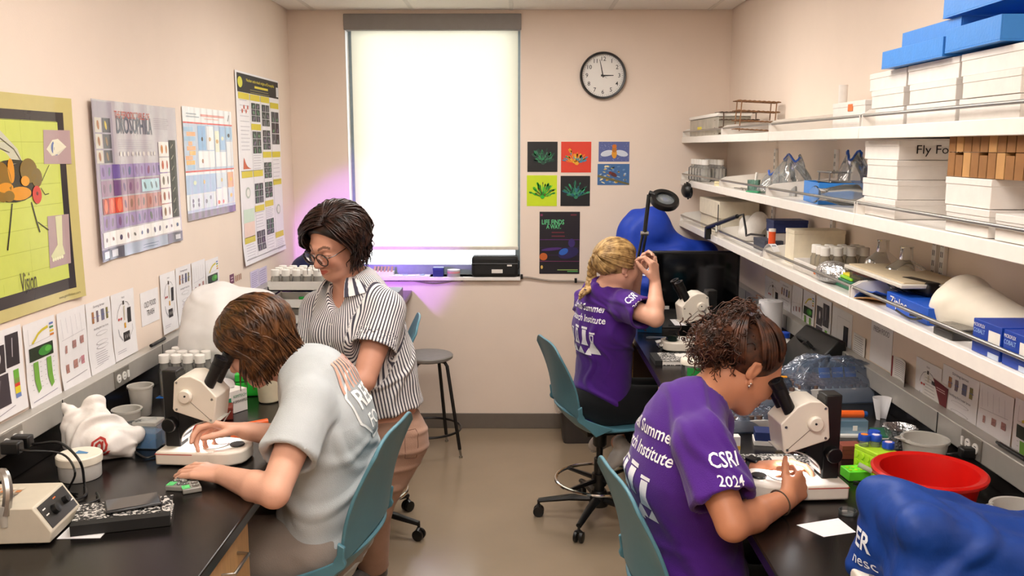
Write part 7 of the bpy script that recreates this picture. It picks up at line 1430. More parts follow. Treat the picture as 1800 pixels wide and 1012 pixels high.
a, b_ = P(1478, 738, Z=BZ + .06), P(1527, 739, Z=BZ + .06); t = thing('marker_pen', (a.x, c.y + .09, BZ + .051), 0, 'fat orange marker with a blue end lying on the clear box', 'pen'); B().tube([(0, 0, .0125), (.09, 0, .0125)], .012, 16).build('barrel', mat('pen_#e8621f', '#f05a18', .4), t); B().tube([(.09, 0, .0125), (.102, 0, .0125)], [.010, .009], 12).build('pen_cap', mat('pen_blue', '#1f4a8a', .4), t)
for k, z in enumerate((0, .014, .028)):
    c, rz, L = flat2(1490, 812, 1520, 812, BZ); o = B().box((0, 0, .0065), (.062, .045, .013)).build('slide_box', mat('brick_red', '#8a4636', .6, var=.1), bevel=.001); o.location = (c.x - .005, c.y + .045, BZ + z + .0005); o.rotation_euler.z = .03 * k; one(o, '%s brick-red slide box in the pile behind the right microscope' % ('bottom', 'middle', 'top')[k], 'box', 'brick-red slide boxes')
# --- notebook and paper near the microscope
notebook(1302, 838, 1448, 838, .15, 'marbled notebook under the arch of the right microscope', th=.014)
c, rz, L = flat2(1448, 944, 1508, 938, BZ); o = B().sheet(lambda u, v: (-L / 2 + L * u - .028 * v * (1 - u), .075 * v + .008 * u, .0008 + .003 * u * v), 6, 6, .0006).build('weighing_paper', m_pap, ang=0); o.location = c; o.rotation_euler.z = rz; one(o, 'small square of white paper lying before the right microscope', 'paper')
p = P(1490, 903, Z=BZ); t = thing('petri_dish', p, 0, 'small clear dish between the right microscope and the blue cover', 'petri dish'); B().lathe([(0, .001), (.022, .001), (.022, .011), (.0205, .011), (.0205, .0025), (0, .0025)], n=28).build('dish', m_glass, t)
c, rz, L = flat2(1301, 886, 1330, 886, BZ); t = thing('well_plate', c, rz - .2, 'small clear well plate by the elbow of the curly-haired person', 'well plate'); B().b2((-.022, 0, .001), (.022, .06, .012)).build('plate', m_clearp, t, bevel=.002)
for i in range(3):
    for j in range(2): B().lathe([(.008, .012), (.0082, .0135), (.006, .0135), (0, .0125)], (-.01 + .02 * j, .012 + .018 * i, 0), 14).build('well', m_glass, t)
cord('power_cable', [P(1500, 846, Z=BZ + .004), P(1530, 852, Z=BZ + .004), P(1550, 850, Z=BZ + .004)], .003, m_black, 'short black cable beside the low green block')
pq = P(1706, 795, X=XR - .06); cord('power_cable', [pq, P(1660, 798, X=XR - .11), P(1630, 800, X=XR - .18), P(1605, 803, Z=BZ + .1)], .004, m_black, 'black cable running from the right outlet over the clear tub'); t = thing('power_plug', pq, 0, 'black plug in the near right outlet', 'plug'); B().box((-.01, .0, 0), (.04, .03, .03)).build('plug_body', m_black, t, bevel=.005)
o = B().tube([(0, 0, 0), (0, -.12, 0)], .006, 12); o.tube([(0, .0, 0), (0, .015, 0)], .004, 8); o = o.build('dry_marker', m_black); o.location = P(1755, 806, X=XR - .03) ; o.location.z = BZ + .058 + .0745; o.location.x = XR - .03; one(o, 'black pen lying on the right raceway', 'pen')
o = B().tube([(0, 0, 0), (0, .13, 0)], .0065, 12).build('dry_marker', m_black); o.location = (XL + .03, P(266, 616, X=XL + .03).y, BZ + .09 + .075); one(o, 'black pen lying on the left raceway', 'pen')
# --- boxes near the sleeve
c, rz, L = flat2(1326, 783, 1378, 786, BZ); t = thing('card_box', c, rz, 'navy box with a tan end in a shallow white tray left of the right microscope', 'box'); B().b2((-.045, 0, .001), (.045, .07, .014)).build('white_tray', m_card, t, ang=0); B().b2((-.042, .003, .0145), (.02, .067, .042)).build('navy_box', mat('navy_card', '#172a63', .5), t, bevel=.001); B().b2((.021, .003, .0145), (.043, .067, .04)).build('tan_box', mat('tan_card', '#b8925c', .6), t, bevel=.001)
c, rz, L = flat2(1286, 806, 1297, 806, BZ); t = thing('card_box', (c.x, c.y + .02, BZ), 0, 'small white and yellow box peeking out by the purple sleeve', 'box'); B().b2((-.02, 0, .001), (.02, .03, .06)).build('white_part', m_card, t, ang=0); B().b2((-.0205, -.0005, .02), (.0205, .0305, .032)).build('yellow_band', mat('yellow_band', '#d8a83a', .6), t, ang=0)
# --- trays of vials wrapped in clear film
def film_tray(u0, v0, u1, v1, dp, h, label, bagh, seed, lab=True):
    c, rz, L = flat2(u0, v0, u1, v1, BZ); t = thing('wrapped_tray', (c.x, c.y, BZ), rz, label, 'tray', 'film-wrapped vial trays'); m_t = mat('tray_white', '#d7d4d0', .5)
    B().b2((-L / 2, 0, .001), (L / 2, dp, h)).build('tray_box', m_t, t, bevel=.002); q = B(); nx, ny = max(4, int(L / .026)), max(3, int(dp / .026))
    for i in range(nx):
        for j in range(ny): q.cyl((-L / 2 + .014 + (L - .028) * i / (nx - 1), .014 + (dp - .028) * j / (ny - 1), h), (-L / 2 + .014 + (L - .028) * i / (nx - 1), .014 + (dp - .028) * j / (ny - 1), h + .012), .0105, n=8)
    vo = q.build('vial_tops', mat('brown_stopper', '#6d564b', .8, var=.15), t); vo['kind'] = 'stuff'
    def bag(u, v):
        a = u * 2 * PI; s_ = math.sin(v * PI / 2); ex = 1.0 + .12 * math.sin(5 * a + seed) * (1 - v) + .08 * math.sin(11 * a + v * 6); cx_ = abs(math.cos(a)) ** .5 * (1 if math.cos(a) > 0 else -1); sy_ = abs(math.sin(a)) ** .5 * (1 if math.sin(a) > 0 else -1)
        return (L * .53 * ex * cx_ * math.cos(v * PI / 2) ** .6, dp / 2 + dp * .56 * ex * sy_ * math.cos(v * PI / 2) ** .6, .002 + (h + bagh) * s_ * (1 + .16 * math.sin(3 * a + seed * 2) * v * (1 - v) * 3) + .008 * math.sin(13 * a + 9 * v) * v)
    fl = B().sheet(bag, 56, 14, 0).build('film_bag', clear('blue_film', '#a9c4ea', .24, .05, .40), t, ang=80)
    if lab:
        for k, tx in enumerate(('ATTENTION', 'METTRE', 'ICI DES')): B().sheet(lambda u, v, k=k: (-L * .2 + k * .05 + .042 * u, dp * .22 + .012 * v, h + .03 + .035 * v), 2, 2, .0005).build('blue_label', mat('blue_label', '#1f5fc0', .4), fl, ang=0); text_part(tx, 'label_text', (-L * .2 + k * .05 + .021, dp * .22 + .004, h + .042), (1, 0, 0), (0, .3, 1), .010, m_wplas, fl, nn=(0, -1, .3), eps=.002, width=.036)
    return t
film_tray(1403, 712, 1552, 706, .20, .055, 'large film-wrapped tray of brown-stoppered vials with a blue label by the right wall', .085, 1)
film_tray(1296, 716, 1400, 712, .17, .05, 'film-wrapped vial tray behind the face of the curly-haired person', .07, 3, False)
film_tray(1272, 762, 1372, 758, .15, .04, 'near film-wrapped vial tray behind the purple sleeve', .035, 5, False)
o = B().box((0, 0, .002), (.036, .012, .004)).build('orange_tag', mat('amber_tag', '#f0a01c', .5)); o.location = P(1374, 663, Z=BZ + .116); one(o, 'amber tag lying on the film beside the eyepieces', 'tag')
# --- bottles behind, at the right wall
p = P(1386, 650, Z=BZ); t = thing('wash_bottle', (1.03, 3.80, BZ), 0, 'teal plastic wash bottle with thin tube by the right wall', 'bottle'); bottle_parts(t, .042, .14, mat('teal_bottle', '#2f7f92', .35), m_wplas); B().tube([(0, 0, .15), (.0, -.02, .18), (-.03, -.06, .13)], .003, 6).build('spout_tube', m_clearp, t)
p = P(1362, 600, Z=BZ); t = thing('paper_roll', (1.18, 4.10, BZ), 0, 'white paper towel roll standing by the right wall', 'paper roll'); B().lathe([(.018, .001), (.055, .001), (.055, .2), (.018, .2), (.018, .001)], n=32, cap=False).build('roll', m_pap, t); B().sheet(lambda u, v: (-.054 - .03 * u * u, -.01 - .05 * u, .002 + .19 * v), 6, 2, .0006).build('loose_sheet', m_pap, t)
t = thing('orange_bottle', (1.17, 3.84, BZ), 0, 'squat bottle with blue cap and orange label by the right wall', 'bottle'); bottle_parts(t, .036, .09, m_wplas, m_bcap); B().lathe([(.0365, .03), (.0365, .055)], n=24, cap=False).build('orange_label', mat('orange_mark', '#d8702c', .5), t)
t = thing('tool_case', (1.17, 3.53, BZ), .1, 'black sloped tool case against the right wall', 'case'); B().prism([(-.08, .001), (.09, .001), (.09, .16), (.06, .17), (-.05, .06)], (0, -.16, 0), (1, 0, 0), (0, 0, 1), (0, .32, 0)).build('case_body', m_black, t, bevel=.006); B().tube([(.0, -.05, .118), (-.02, -.05, .14), (-.02, .05, .14), (.0, .05, .118)], .006, 8).build('handle', m_blackmat, t)
pq = P(1418, 592, X=XR - .06); t = thing('power_plug', pq, 0, 'black plug in the far right outlet', 'plug'); B().box((-.01, 0, 0), (.05, .035, .035)).build('plug_body', m_black, t, bevel=.005)
# --- far end: jar, notebook, pipettes, rack, stand
p = P(1222, 675, Z=BZ); t = thing('lidded_jar', (p.x, p.y + .05, BZ), 0, 'clear jar with a wide white lid and green label behind the curly hair', 'jar'); B().lathe([(0, .001), (.043, .001), (.045, .004), (.045, .075), (0, .075)], n=32).build('jar_body', m_glass, t); B().lathe([(.0495, .07), (.0495, .088), (.047, .091), (0, .092)], n=36).build('lid', mat('cream_lid', '#e8e1d2', .45), t); B().sheet(lambda u, v: (.0458 * math.sin(-.7 + 1.2 * u), -.0458 * math.cos(-.7 + 1.2 * u), .03 + .032 * v), 8, 2, .0004).build('green_label', mat('leaf_green', '#1f8a3c', .5), t)
notebook(1152, 642, 1236, 642, .15, 'white-edged marbled notebook on the far right worktop', th=.02)
c, rz, L = flat2(1150, 604, 1196, 603, BZ); o = B().sheet(lambda u, v: (-.05 + .1 * u, .05 * v + .01 * math.sin(u * 5), .002 + .012 * v * u), 6, 4, .0006).build('wipe', m_pap, ang=60); o.location = c; one(o, 'crumpled white wipe on the far right worktop', 'paper')
a = P(1136, 593, Z=BZ + .006); t = thing('pipette', a, 0, 'plastic dropper pipette beside the white wipe', 'pipette'); B().tube([(0, 0, 0), (.015, 0, 0), (.045, .003, 0), (.11, .008, 0)], [.004, .0065, .005, .002], 8).build('dropper', clear('pale_dropper', '#b9c8de', .6, .15, .2), t)
p = P(1163, 614, Z=BZ); t = thing('foil_cup', p, 0, 'small crumpled foil cup on the far right worktop', 'cup'); b = B(); b.lathe([(0, .001), (.014, .001), (.022, .02), (.018, .03), (.008, .022), (0, .015)], n=24); b.v = [(x * (1 + .15 * math.sin(5 * math.atan2(y, x))), y * (1 + .15 * math.cos(4 * math.atan2(y, x))), z) for x, y, z in b.v]; b.build('foil', m_foil, t)
p = P(1183, 618, Z=BZ); tub(p + Vector((0, .03, 0)), .021, .023, .06, 'dark tinted glass beaker beside the foil cup', clear('dark_tint', '#20302c', .8, .08, .2), name='beaker', cat='beaker')
c, rz, L = flat2(1120, 584, 1164, 586, BZ); t = thing('slide_rack', c, rz, 'clear blue and red slide rack under the raised elbow', 'rack'); B().b2((-.06, 0, .001), (.06, .06, .055)).build('rack_box', clear('blue_rack', '#3a86b8', .5, .12, .2), t, bevel=.002)
for k in range(5): B().b2((-.05 + k * .022, .008, .004), (-.038 + k * .022, .052, .05)).build('slide_stack', mat(('rack_blue', 'rack_red')[k % 2], ('#1f5f9a', '#a84a3a')[k % 2], .5), t, ang=0)
c, rz, L = flat2(1193, 600, 1236, 598, BZ); t = thing('sample_stand', (c.x, c.y + .05, BZ), 0, 'black stand with a white sheet clipped on top before the monitor', 'stand'); B().b2((-.05, 0, .001), (.05, .09, .012)).build('stand_base', m_black, t, bevel=.003); B().b2((-.035, .05, .012), (.035, .065, .075)).build('stand_post', m_black, t, bevel=.002); B().sheet(lambda u, v: (-.07 + .13 * u - .01 * v, -.005 + .09 * v, .066 + .012 * v + .012 * max(0, u - .6)), 6, 4, .0008).build('white_sheet', m_pap, t)
o = B().tube([(0, 0, 0), (.09, .02, 0)], .003, 8).build('wood_stick', m_wood); o.location = P(1213, 594, Z=BZ + .003); one(o, 'thin wooden stick lying by the curly hair', 'stick')
c, rz, L = flat2(1196, 614, 1240, 612, BZ); t = thing('slide_mailer', (c.x, c.y, BZ), -.3, 'small white slide mailer leaning beside the far microscope', 'mailer'); B().box((0, .01, .02), (.06, .022, .035), ry=.5).build('mailer_body', m_wplas, t, bevel=.002)
# --- monitor and blue cover
c0, c1 = P(1141, 500, Y=4.72), P(1298, 500, Y=4.72); zt_ = P(1200, 441, Y=4.72).z; t = thing('monitor', ((c0.x + c1.x) / 2, 4.72, BZ), 0, 'black flat monitor on the far right worktop', 'monitor'); hw_ = (c1.x - c0.x) / 2; q = B(); q.b2((-hw_, -.018, .035), (hw_, .02, zt_ - BZ)); q.build('housing', m_black, t, bevel=.005); B().b2((-hw_ + .014, -.0192, .055), (hw_ - .014, -.0182, zt_ - BZ - .014)).build('screen', mat('dark_screen', '#050506', .08, spec=.6), t, ang=0); B().b2((-.04, .0, .008), (.04, .03, .05)).build('neck', m_black, t); B().b2((-.11, -.06, .0005), (.11, .09, .01)).build('foot', m_black, t, bevel=.003)
t = thing('sticker_card', (.78, 4.69, BZ), 0, 'pale card leaning on the lower left of the monitor', 'card'); B().box((0, -.01, .045), (.05, .002, .05)).build('card', m_card, t, ang=0); B().box((0, -.006, .011), (.05, .02, .02)).build('card_foot', m_black, t, bevel=.002)
kb_ = thing('black_console', (.86, 4.52, BZ), 0, 'black control console in front of the monitor', 'console'); B().prism([(-.09, .001), (.07, .001), (.07, .07), (-.06, .03)], (-.16, 0, 0), (0, 1, 0), (0, 0, 1), (.36, 0, 0)).build('console_body', m_black, kb_, bevel=.004); B().b2((-.10, -.093, .012), (.12, -.0905, .020)).build('grey_strip', mat('strip_grey', '#4a4a4c', .4), kb_, ang=0)
zc_ = lump('dust_cover', (.82, 5.22, BZ), [('c', (-.14, 0, .1), (-.13, .0, .40), .14, .10, .06), ('c', (-.14, 0, .46), (-.02, 0, .50), .05, .06, .05), ('c', (-.12, 0, .40), (-.06, 0, .46), .09, .09, .05), ('c', (.0, 0, .40), (.12, 0, .30), .09, .07, .08), ('c', (.12, 0, .1), (.16, 0, .26), .14, .10, .08), ('c', (.2, 0, .1), (.28, 0, .28), .12, .08, .08), ('e', (0, -.02, .12), (.26, .18, .2), .06)], cover_mat('cobalt_vinyl', '#1b3fae'), 'cobalt blue dust cover over a large microscope by the window wall', 'dust cover', (.05, 26), .008, 22)
m_wi = mat('white_ink', '#dfe4ec', .6); decal(zc_, [tshape('ZEISS', -.06, -.015, .06, .02)], 'cover_lettering', m_wi, (.27, -.5, .335), (.15, 0, -1), (1, 0, .15), zc_, (0, 1, 0), .003); decal(zc_, [tshape('ZEISS', -.12, -.015, .06, .02)], 'cover_lettering', m_wi, (-.08, -.5, .20), (1, 0, .1), (-.1, 0, 1), zc_, (0, 1, 0), .003)
decal(zc_, [pshape([(-.09, -.032), (.07, -.032), (.07, -.029), (-.09, -.029)]), pshape([(-.09, .065), (.07, .065), (.07, .068), (-.09, .068)])], 'cover_frame_line', mat('pale_blue_ink', '#6a86d8', .6), (.27, -.5, .335), (.15, 0, -1), (1, 0, .15), zc_, (0, 1, 0), .003)
# --- magnifier lamp clamped to the worktop edge
ym = 4.62; a, b_, h_ = P(1108, 540, Y=ym), P(1141, 342, Y=ym), P(1168, 352, Y=ym - .02); t = thing('magnifier_lamp', (a.x, ym, BZ), 0, 'black magnifier lamp on a long arm rising beside the blond person', 'magnifier lamp'); o0 = Vector((a.x, ym, BZ)); q = B(); q.b2((-.02, -.02, .001), (.03, .02, .05)); q.build('clamp', m_black, t, bevel=.003); B().cyl((0, 0, .05), a - o0 + Vector((0, 0, .02)), .011, n=12).build('post', m_black, t)
el_ = P(1133, 410, Y=ym) - o0
for dx in (-.014, .014): B().tube([a - o0 + Vector((dx, 0, .0)), el_ + Vector((dx * .6, 0, 0))], .0075, 8).build('arm_bar', m_black, t)
B().tube([el_, b_ - o0], .011, 10).build('upper_arm', m_black, t); B().cyl(el_ + Vector((-.02, 0, 0)), el_ + Vector((.02, 0, 0)), .012, n=12).build('joint', m_steel, t); B().tube([b_ - o0 + Vector((0, 0, .01)), b_ - o0 + Vector((.03, -.01, .0))], .013, 10).build('head_joint', m_black, t)
MM = Euler((.62, .16, 0)).to_matrix().to_4x4(); hc = h_ - o0; B().lathe([(.05, -.014), (.073, -.014), (.078, 0), (.073, .016), (.05, .016), (.05, -.014)], hc, 40, MM, cap=False).build('lamp_ring', m_black, t); B().lathe([(0, -.004), (.05, -.002), (.05, .002), (0, .004)], hc, 32, MM).build('magnifier_lens', clear('lens_glass', '#dfe8ea', .25, .03, .3), t)
# ================================================================== things on the shelves
TL, TM, TT = SHELF_TOP['lower'], SHELF_TOP['middle'], SHELF_TOP['top']
def span(u0, u1, xf, v): return P(u0, v, X=xf).y, P(u1, v, X=xf).y
def carton(name, label, u0, u1, v, z0, h, xf, dp, m, cat='box', group=None, tilt=0.0, lid=True, shrink=0.0):
    """closed cardboard box, its front face (towards the aisle) from u0 (far) to u1 (near)"""
    y1, y0 = span(u0, u1, xf, v); y0 += shrink; t = thing(name, (xf, y0, z0), tilt, label, cat, group); L = y1 - y0; x1 = min(dp, XR - .016 - xf)
    B().b2((0, 0, .0005), (x1, L, h - .001)).build('carton', m, t, bevel=.0015)
    if lid: B().b2((-.0015, -.0015, h - .016), (x1 + .001, L + .001, h)).build('lid_flap', m, t, bevel=.0012)
    return t
m_cb = mat('white_corrugated', '#e6e0da', .7, var=.03, bump=.06, bscale=45); gb = 'white cardboard boxes on the shelves'
# --- top shelf
y1, y0 = span(1213, 1262, 1.04, 225); t = thing('storage_box', (1.04, y0, TT), 0, 'clear storage box with a white lid at the far end of the top shelf', 'storage box'); L = y1 - y0; B().b2((0, 0, .001), (.17, L, .10)).build('box_body', clear('clear_box', '#e9e3d3', .7, .2, .15), t, bevel=.004); B().b2((-.006, -.006, .1), (.176, L + .004, .118)).build('lid', m_wplas, t, bevel=.003); B().b2((-.001, L * .55, .035), (.0, L * .7, .055)).build('yellow_sticker', mat('yellow_dot', '#e2d22c', .5), t, ang=0)
def wire_rack(loc, rz, L, dpt, hh, n, label, tilt=0.0, m=None):
    t = thing('wire_rack', loc, rz, label, 'rack', 'rusty wire test-tube racks'); t.rotation_euler.x = tilt; m = m or mat('rusty_wire', '#8a6648', .6, .4, var=.35, scale=60)
    for i, z in enumerate((.012, hh * .36, hh * .68, hh)):
        q = B()
        for y in (0, dpt / 2, dpt): q.tube([(L * k / 18, y, z + .0012 * (k % 2)) for k in range(19)], [.0026 + .0012 * (k % 2) for k in range(19)], 6)
        for k in range(n + 1): q.tube([(L * k / n, 0, z), (L * k / n, dpt, z)], .0022, 6)
        q.build('wire_grid', m, t)
    for x in (.02, L - .02):
        for y in (0, dpt): B().tube([(x, y, .0022), (x, y, hh)], .003, 6).build('wire_leg', m, t)
    return t
m_dw = mat('dark_wire', '#5d4a3c', .6, .4, var=.3, scale=60); yr = P(1300, 225, X=1.15).y
wire_rack((1.045, yr, TT), .04, .21, .10, .12, 9, 'rusty wire rack standing on the far top shelf', 0, m_dw)
w2 = wire_rack((1.065, yr - .26, TT + .006), -.03, .21, .11, .15, 9, 'second rusty wire rack leaning before the first one'); w2.rotation_euler.y = .05; w2.location.z += .012
carton('white_box', 'white box with an orange sticker on the top shelf', 1464, 1520, 200, TT, .085, 1.06, .2, m_cb, group=gb)
y_ = P(1495, 200, X=1.06).y; o = B().b2((-.002, -.02, 0), (0, .02, .022)).build('orange_sticker', mat('orange_mark', '#d8702c', .5), ang=0); pb_ = [x for x in bpy.data.objects if x.get('label', '').startswith('white box with an orange')][0]; o.parent = pb_; o.location = (-.0005, y_ - pb_.location.y, .055)
t = thing('cardboard_tube', (1.22, P(1482, 165, X=1.22).y, TT), 0, 'white cardboard tube standing behind the box with the orange sticker', 'tube'); B().lathe([(.014, .001), (.016, .001), (.016, .165), (.014, .165)], n=20).build('tube_wall', m_card, t); B().cyl((0, 0, .165), (0, 0, .172), .0165, n=20).build('end_cap', m_card, t)
cols = [(1528, 1588, 'left'), (1594, 1679, 'middle'), (1686, 1792, 'right')]
for (u0, u1, nm_), xo in zip(cols, (1.055, 1.05, 1.045)):
    for k in range(3): carton('white_box', 'white cardboard box, %s of the %s stack on the top shelf' % (('bottom', 'middle', 'topmost')[k], nm_), u0 + (0, 3, -2)[k], u1 + (0, -2, 1)[k], 200, TT + .001 + k * .0525, .052, xo + (.004, 0, .006)[k], .22, m_cb, group=gb)
m_blue = mat('blue_corrugated', '#2f86dd', .4, var=.03, bump=.08, bscale=120)
def open_tray(loc, rz, lx, ly, h, m, label, th=.004, cat='tray', group=None, rx=0, ry=0):
    t = thing('open_tray', loc, rz, label, cat, group); t.rotation_euler = (rx, ry, rz); B().b2((0, 0, .0005), (lx, ly, th)).build('tray_floor', m, t, ang=0)
    for a, b in (((0, 0, th), (th, ly, h)), ((lx - th, 0, th), (lx, ly, h)), ((th, 0, th), (lx - th, th, h)), ((th, ly - th, th), (lx - th, ly, h))): B().b2(a, b).build('tray_wall', m, t, ang=0, bevel=.001)
    return t
zb_ = TT + .001 + 3 * .0525 + .001; gt = 'blue corrugated plastic trays'; ya1, ya0 = span(1550, 1655, 1.03, 110); open_tray((1.03, ya0, zb_), .0, .24, ya1 - ya0, .048, m_blue, 'blue corrugated tray lying lowest on the left boxes of the top shelf', group=gt); open_tray((1.075, ya0 + .01, zb_ + .049), .0, .21, ya1 - ya0 - .03, .048, m_blue, 'blue corrugated tray stacked back on the lowest left tray', group=gt)
yb1, yb0 = span(1650, 1752, 1.02, 85); open_tray((1.025, yb0 + .0, zb_ + .006), -.03, .23, yb1 - yb0 - .005, .056, m_blue, 'blue corrugated tray nearest the viewer on the top shelf', group=gt); open_tray((1.055, yb0 + .03, zb_ + .0985), -.02, .22, yb1 - yb0 + .05, .05, m_blue, 'topmost blue corrugated tray, set back against the wall', group=gt)
# --- middle shelf
gbot = 'clear glass bottles with white caps on the middle shelf'; first = None; ym1 = P(1214, 300, X=1.06).y
for i in range(5):
    for j in range(2):
        loc = (1.075 + .085 * j, ym1 - .03 - .085 * i, TM + .001)
        if first is None: first = bottle_parts(thing('glass_bottle', loc, 0, '', 'bottle', gbot), .034, .105, clear('bottle_glass', '#f6f6f2', .24, .08, .2), m_wplas, None, .02, .03)
        o = first if not (i or j) else copy_tree(first); o.location = loc; o['label'] = 'clear glass bottle with a white cap, %s from the window wall in the %s row' % (('first', 'second', 'third', 'fourth', 'fifth')[i], ('front', 'back')[j])
t = thing('petri_dishes', (1.06, P(1272, 305, X=1.06).y, TM + .0005), 0, 'cream stacked petri dishes near the glass bottles', 'petri dish')
for k in range(2): B().lathe([(0, k * .013 + .001), (.046, k * .013 + .001), (.046, k * .013 + .012), (0, k * .013 + .0122)], n=28).build('dish', mat('cream_dish', '#e6d9b0', .4), t)
def zipbag(loc, w_, d_, h, label, seed, zipu):
    t = thing('zip_bag', loc, 0, label, 'bag', 'clear zip bags')
    def f(u, v):
        a = u * 2 * PI; k = 1 + .12 * math.sin(5 * a + seed + v * 4) + .07 * math.sin(9 * a - v * 7); s_ = 1 - v ** 2.2 * .85
        return (d_ / 2 * math.cos(a) * k * s_, w_ / 2 * math.sin(a) * k * (1 - v ** 3 * .2), .002 + h * v * (1 + .10 * math.sin(3 * a + seed)))
    B().sheet(f, 48, 14, 0).build('bag_film', clear('bag_film', '#dfe6ea', .26, .05, .38), t, ang=80)
    B().tube([Vector(f(.25 + .5 * q / 12, .97)) + Vector((0, 0, .004)) for q in range(13)], .0045, 6).build('blue_zip', mat('zip_blue', '#2f62c8', .35), t); return t
zipbag((1.12, P(1352, 320, X=1.1).y, TM), .18, .13, .085, 'lower clear zip bag with a blue closure on the middle shelf', 2, 0); zipbag((1.15, P(1392, 310, X=1.15).y, TM), .22, .16, .155, 'taller clear zip bag with a blue closure on the middle shelf', 5, 0); zipbag((1.19, P(1492, 290, X=1.17).y, TM), .16, .13, .17, 'clear zip bag standing close to the stacked white boxes', 8, 0)
t = thing('clear_beaker', (1.09, P(1325, 325, X=1.09).y, TM), 0, 'small clear beaker with green tint on the middle shelf', 'beaker'); B().lathe([(0, .001), (.028, .001), (.03, .05), (.028, .05), (.026, .003), (0, .003)], n=24).build('vessel', clear('green_tint', '#8fc8b8', .35, .06, .3), t); B().cyl((.005, 0, .003), (.012, .0, .085), .006, n=10).build('white_stick', m_wplas, t)
t = thing('green_tool', (1.05, P(1328, 335, X=1.05).y, TM), .3, 'flat green plastic tool lying at the front of the middle shelf', 'tool'); B().b2((-.02, -.05, .0005), (.02, .05, .008)).build('tool_body', mat('tool_green', '#2f9a6a', .4), t, bevel=.003)
t = thing('wire_tool', (1.06, P(1300, 322, X=1.06).y, TM), 0, 'bent steel wires lying on the far middle shelf', 'wire'); B().tube([(0, .1, .003), (.02, 0, .003), (-.01, -.1, .003)], .0025, 6).build('wire', m_steel, t); B().tube([(.03, .09, .003), (.035, 0, .003), (.0, -.12, .003)], .0025, 6).build('wire', m_steel, t)
ybx1, ybx0 = span(1397, 1438, 1.05, 350); open_tray((1.05, ybx0, TM + .001), -.12, .21, ybx1 - ybx0, .075, m_blue, 'blue corrugated tray holding a wire rack on the middle shelf', group=gt)
wr_ = wire_rack((1.09, ybx0 + .02, TM + .006), PI / 2, .15, .07, .105, 7, 'small steel wire rack with tubes in the blue tray', 0, m_steel); wr_.location.x = 1.17
t = thing('glass_flask', (1.05, P(1445, 358, X=1.05).y, TM + .032), 0, 'glass flask lying on its side at the front of the middle shelf', 'flask'); ax = Vector((.55, -.83, .02)).normalized(); B().lathe([(.026, 0), (.03, .004), (.022, .012), (.022, .05), (.036, .12), (.036, .17), (.028, .178), (0, .18)], (-.02, .03, .006), 28, ax.to_track_quat('Z', 'Y').to_matrix().to_4x4(), cap=False).build('flask_glass', clear('flask_glass', '#e2e6e0', .14, .03, .38), t)
gf = 'stacked white boxes by the fly food box'; 
for k in range(4):
    t = carton('white_box', 'white cardboard box on the middle shelf, %s of the stack marked Fly Food' % ('bottom', 'second', 'third', 'topmost')[k], 1516 + (4, 0, 6, 0)[k], 1575 + (0, 2, -1, 0)[k], 340, TM + .001 + k * .0545, .054, 1.045 + .003 * (k % 2), .235, m_cb, group=gb)
    if k == 3: text_part('Fly Food', 'handwriting', (.11, -.0018, .018), (1, 0, 0), (0, 0, 1), .034, m_black, t, nn=(0, -1, 0), center=True, width=.13)
t = carton('white_box', 'shrink-wrapped white box, lower, under the brown carton dividers', 1662, 1738, 390, TM + .001, .062, 1.035, .24, m_cb, group=gb); t = carton('white_box', 'shrink-wrapped white box, upper, under the brown carton dividers', 1658, 1738, 390, TM + .064, .066, 1.04, .235, m_cb, group=gb)
t = carton('white_box', 'white open-topped box at the right edge of the middle shelf', 1748, 1840, 420, TM + .001, .058, 1.035, .23, m_cb, group=gb)
o = B().b2((-.002, -.015, 0), (0, .03, .022)).build('green_tape', mat('green_tape2', '#1fae3c', .6), ang=0); pb_ = [x for x in bpy.data.objects if x.get('label', '').startswith('white cardboard box on the middle shelf, bottom')][0]; o.parent = pb_; o.location = (.195, -.0015, .0); o.rotation_euler.z = PI / 2
# brown dividers: rows of cardboard cells
m_brown = mat('brown_cardboard', '#8f6233', .75, var=.1); 
for k in range(2):
    yd1, yd0 = span(1659, 1772, 1.04, 330); t = thing('carton_dividers', (1.045, yd0 - .12, TM + .131 + .058 * k), 0, '%s layer of brown cardboard vial dividers on the white boxes' % ('lower', 'upper')[k], 'carton dividers', 'brown carton dividers'); L = yd1 - yd0 + .12; nn2 = 11
    for i in range(nn2):
        y = L * i / nn2; hgt = .057 - (.006 if (i + k) % 3 == 0 else 0); q = B(); q.b2((0, y + .0005, .0005), (.003, y + L / nn2 - .001, hgt)); q.b2((.0, y, .0005), (.21, y + .0025, hgt)); q.b2((.207, y + .003, .0005), (.21, y + L / nn2 - .001, hgt)); q.build('cell', m_brown if (i * 7 + k) % 4 else mat('light_cardboard', '#b98a52', .75, var=.08), t, ang=0)
# --- lower shelf
y1, y0 = span(1232, 1268, 1.06, 380); t = thing('white_instrument', (1.06, y0, TL), 0, 'ivory instrument box at the far end of the lower shelf', 'instrument'); L = y1 - y0; m_iv = mat('ivory_box', '#dcd2bd', .5); B().b2((0, 0, .001), (.2, L, .085)).build('lower_body', m_iv, t, bevel=.004); B().b2((-.012, .01, .086), (.2, L - .01, .175)).build('upper_body', m_iv, t, bevel=.004); B().b2((-.0135, .012, .03), (-.012, .03, .16)).build('dark_slot', m_blackmat, t, ang=0)
t = thing('round_lamp', (1.0, P(1208, 335, X=1.0).y, P(1208, 335, X=1.0).z - .045), 0, 'round black lamp head hanging from the middle shelf by the window wall', 'lamp'); MR = Euler((.2, 1.45, .5)).to_matrix().to_4x4(); B().lathe([(.02, -.03), (.036, -.02), (.045, .0), (.046, .012), (.04, .014), (0, .014)], (0, 0, .045), 28, MR).build('lamp_shade', m_black, t)
q = B()
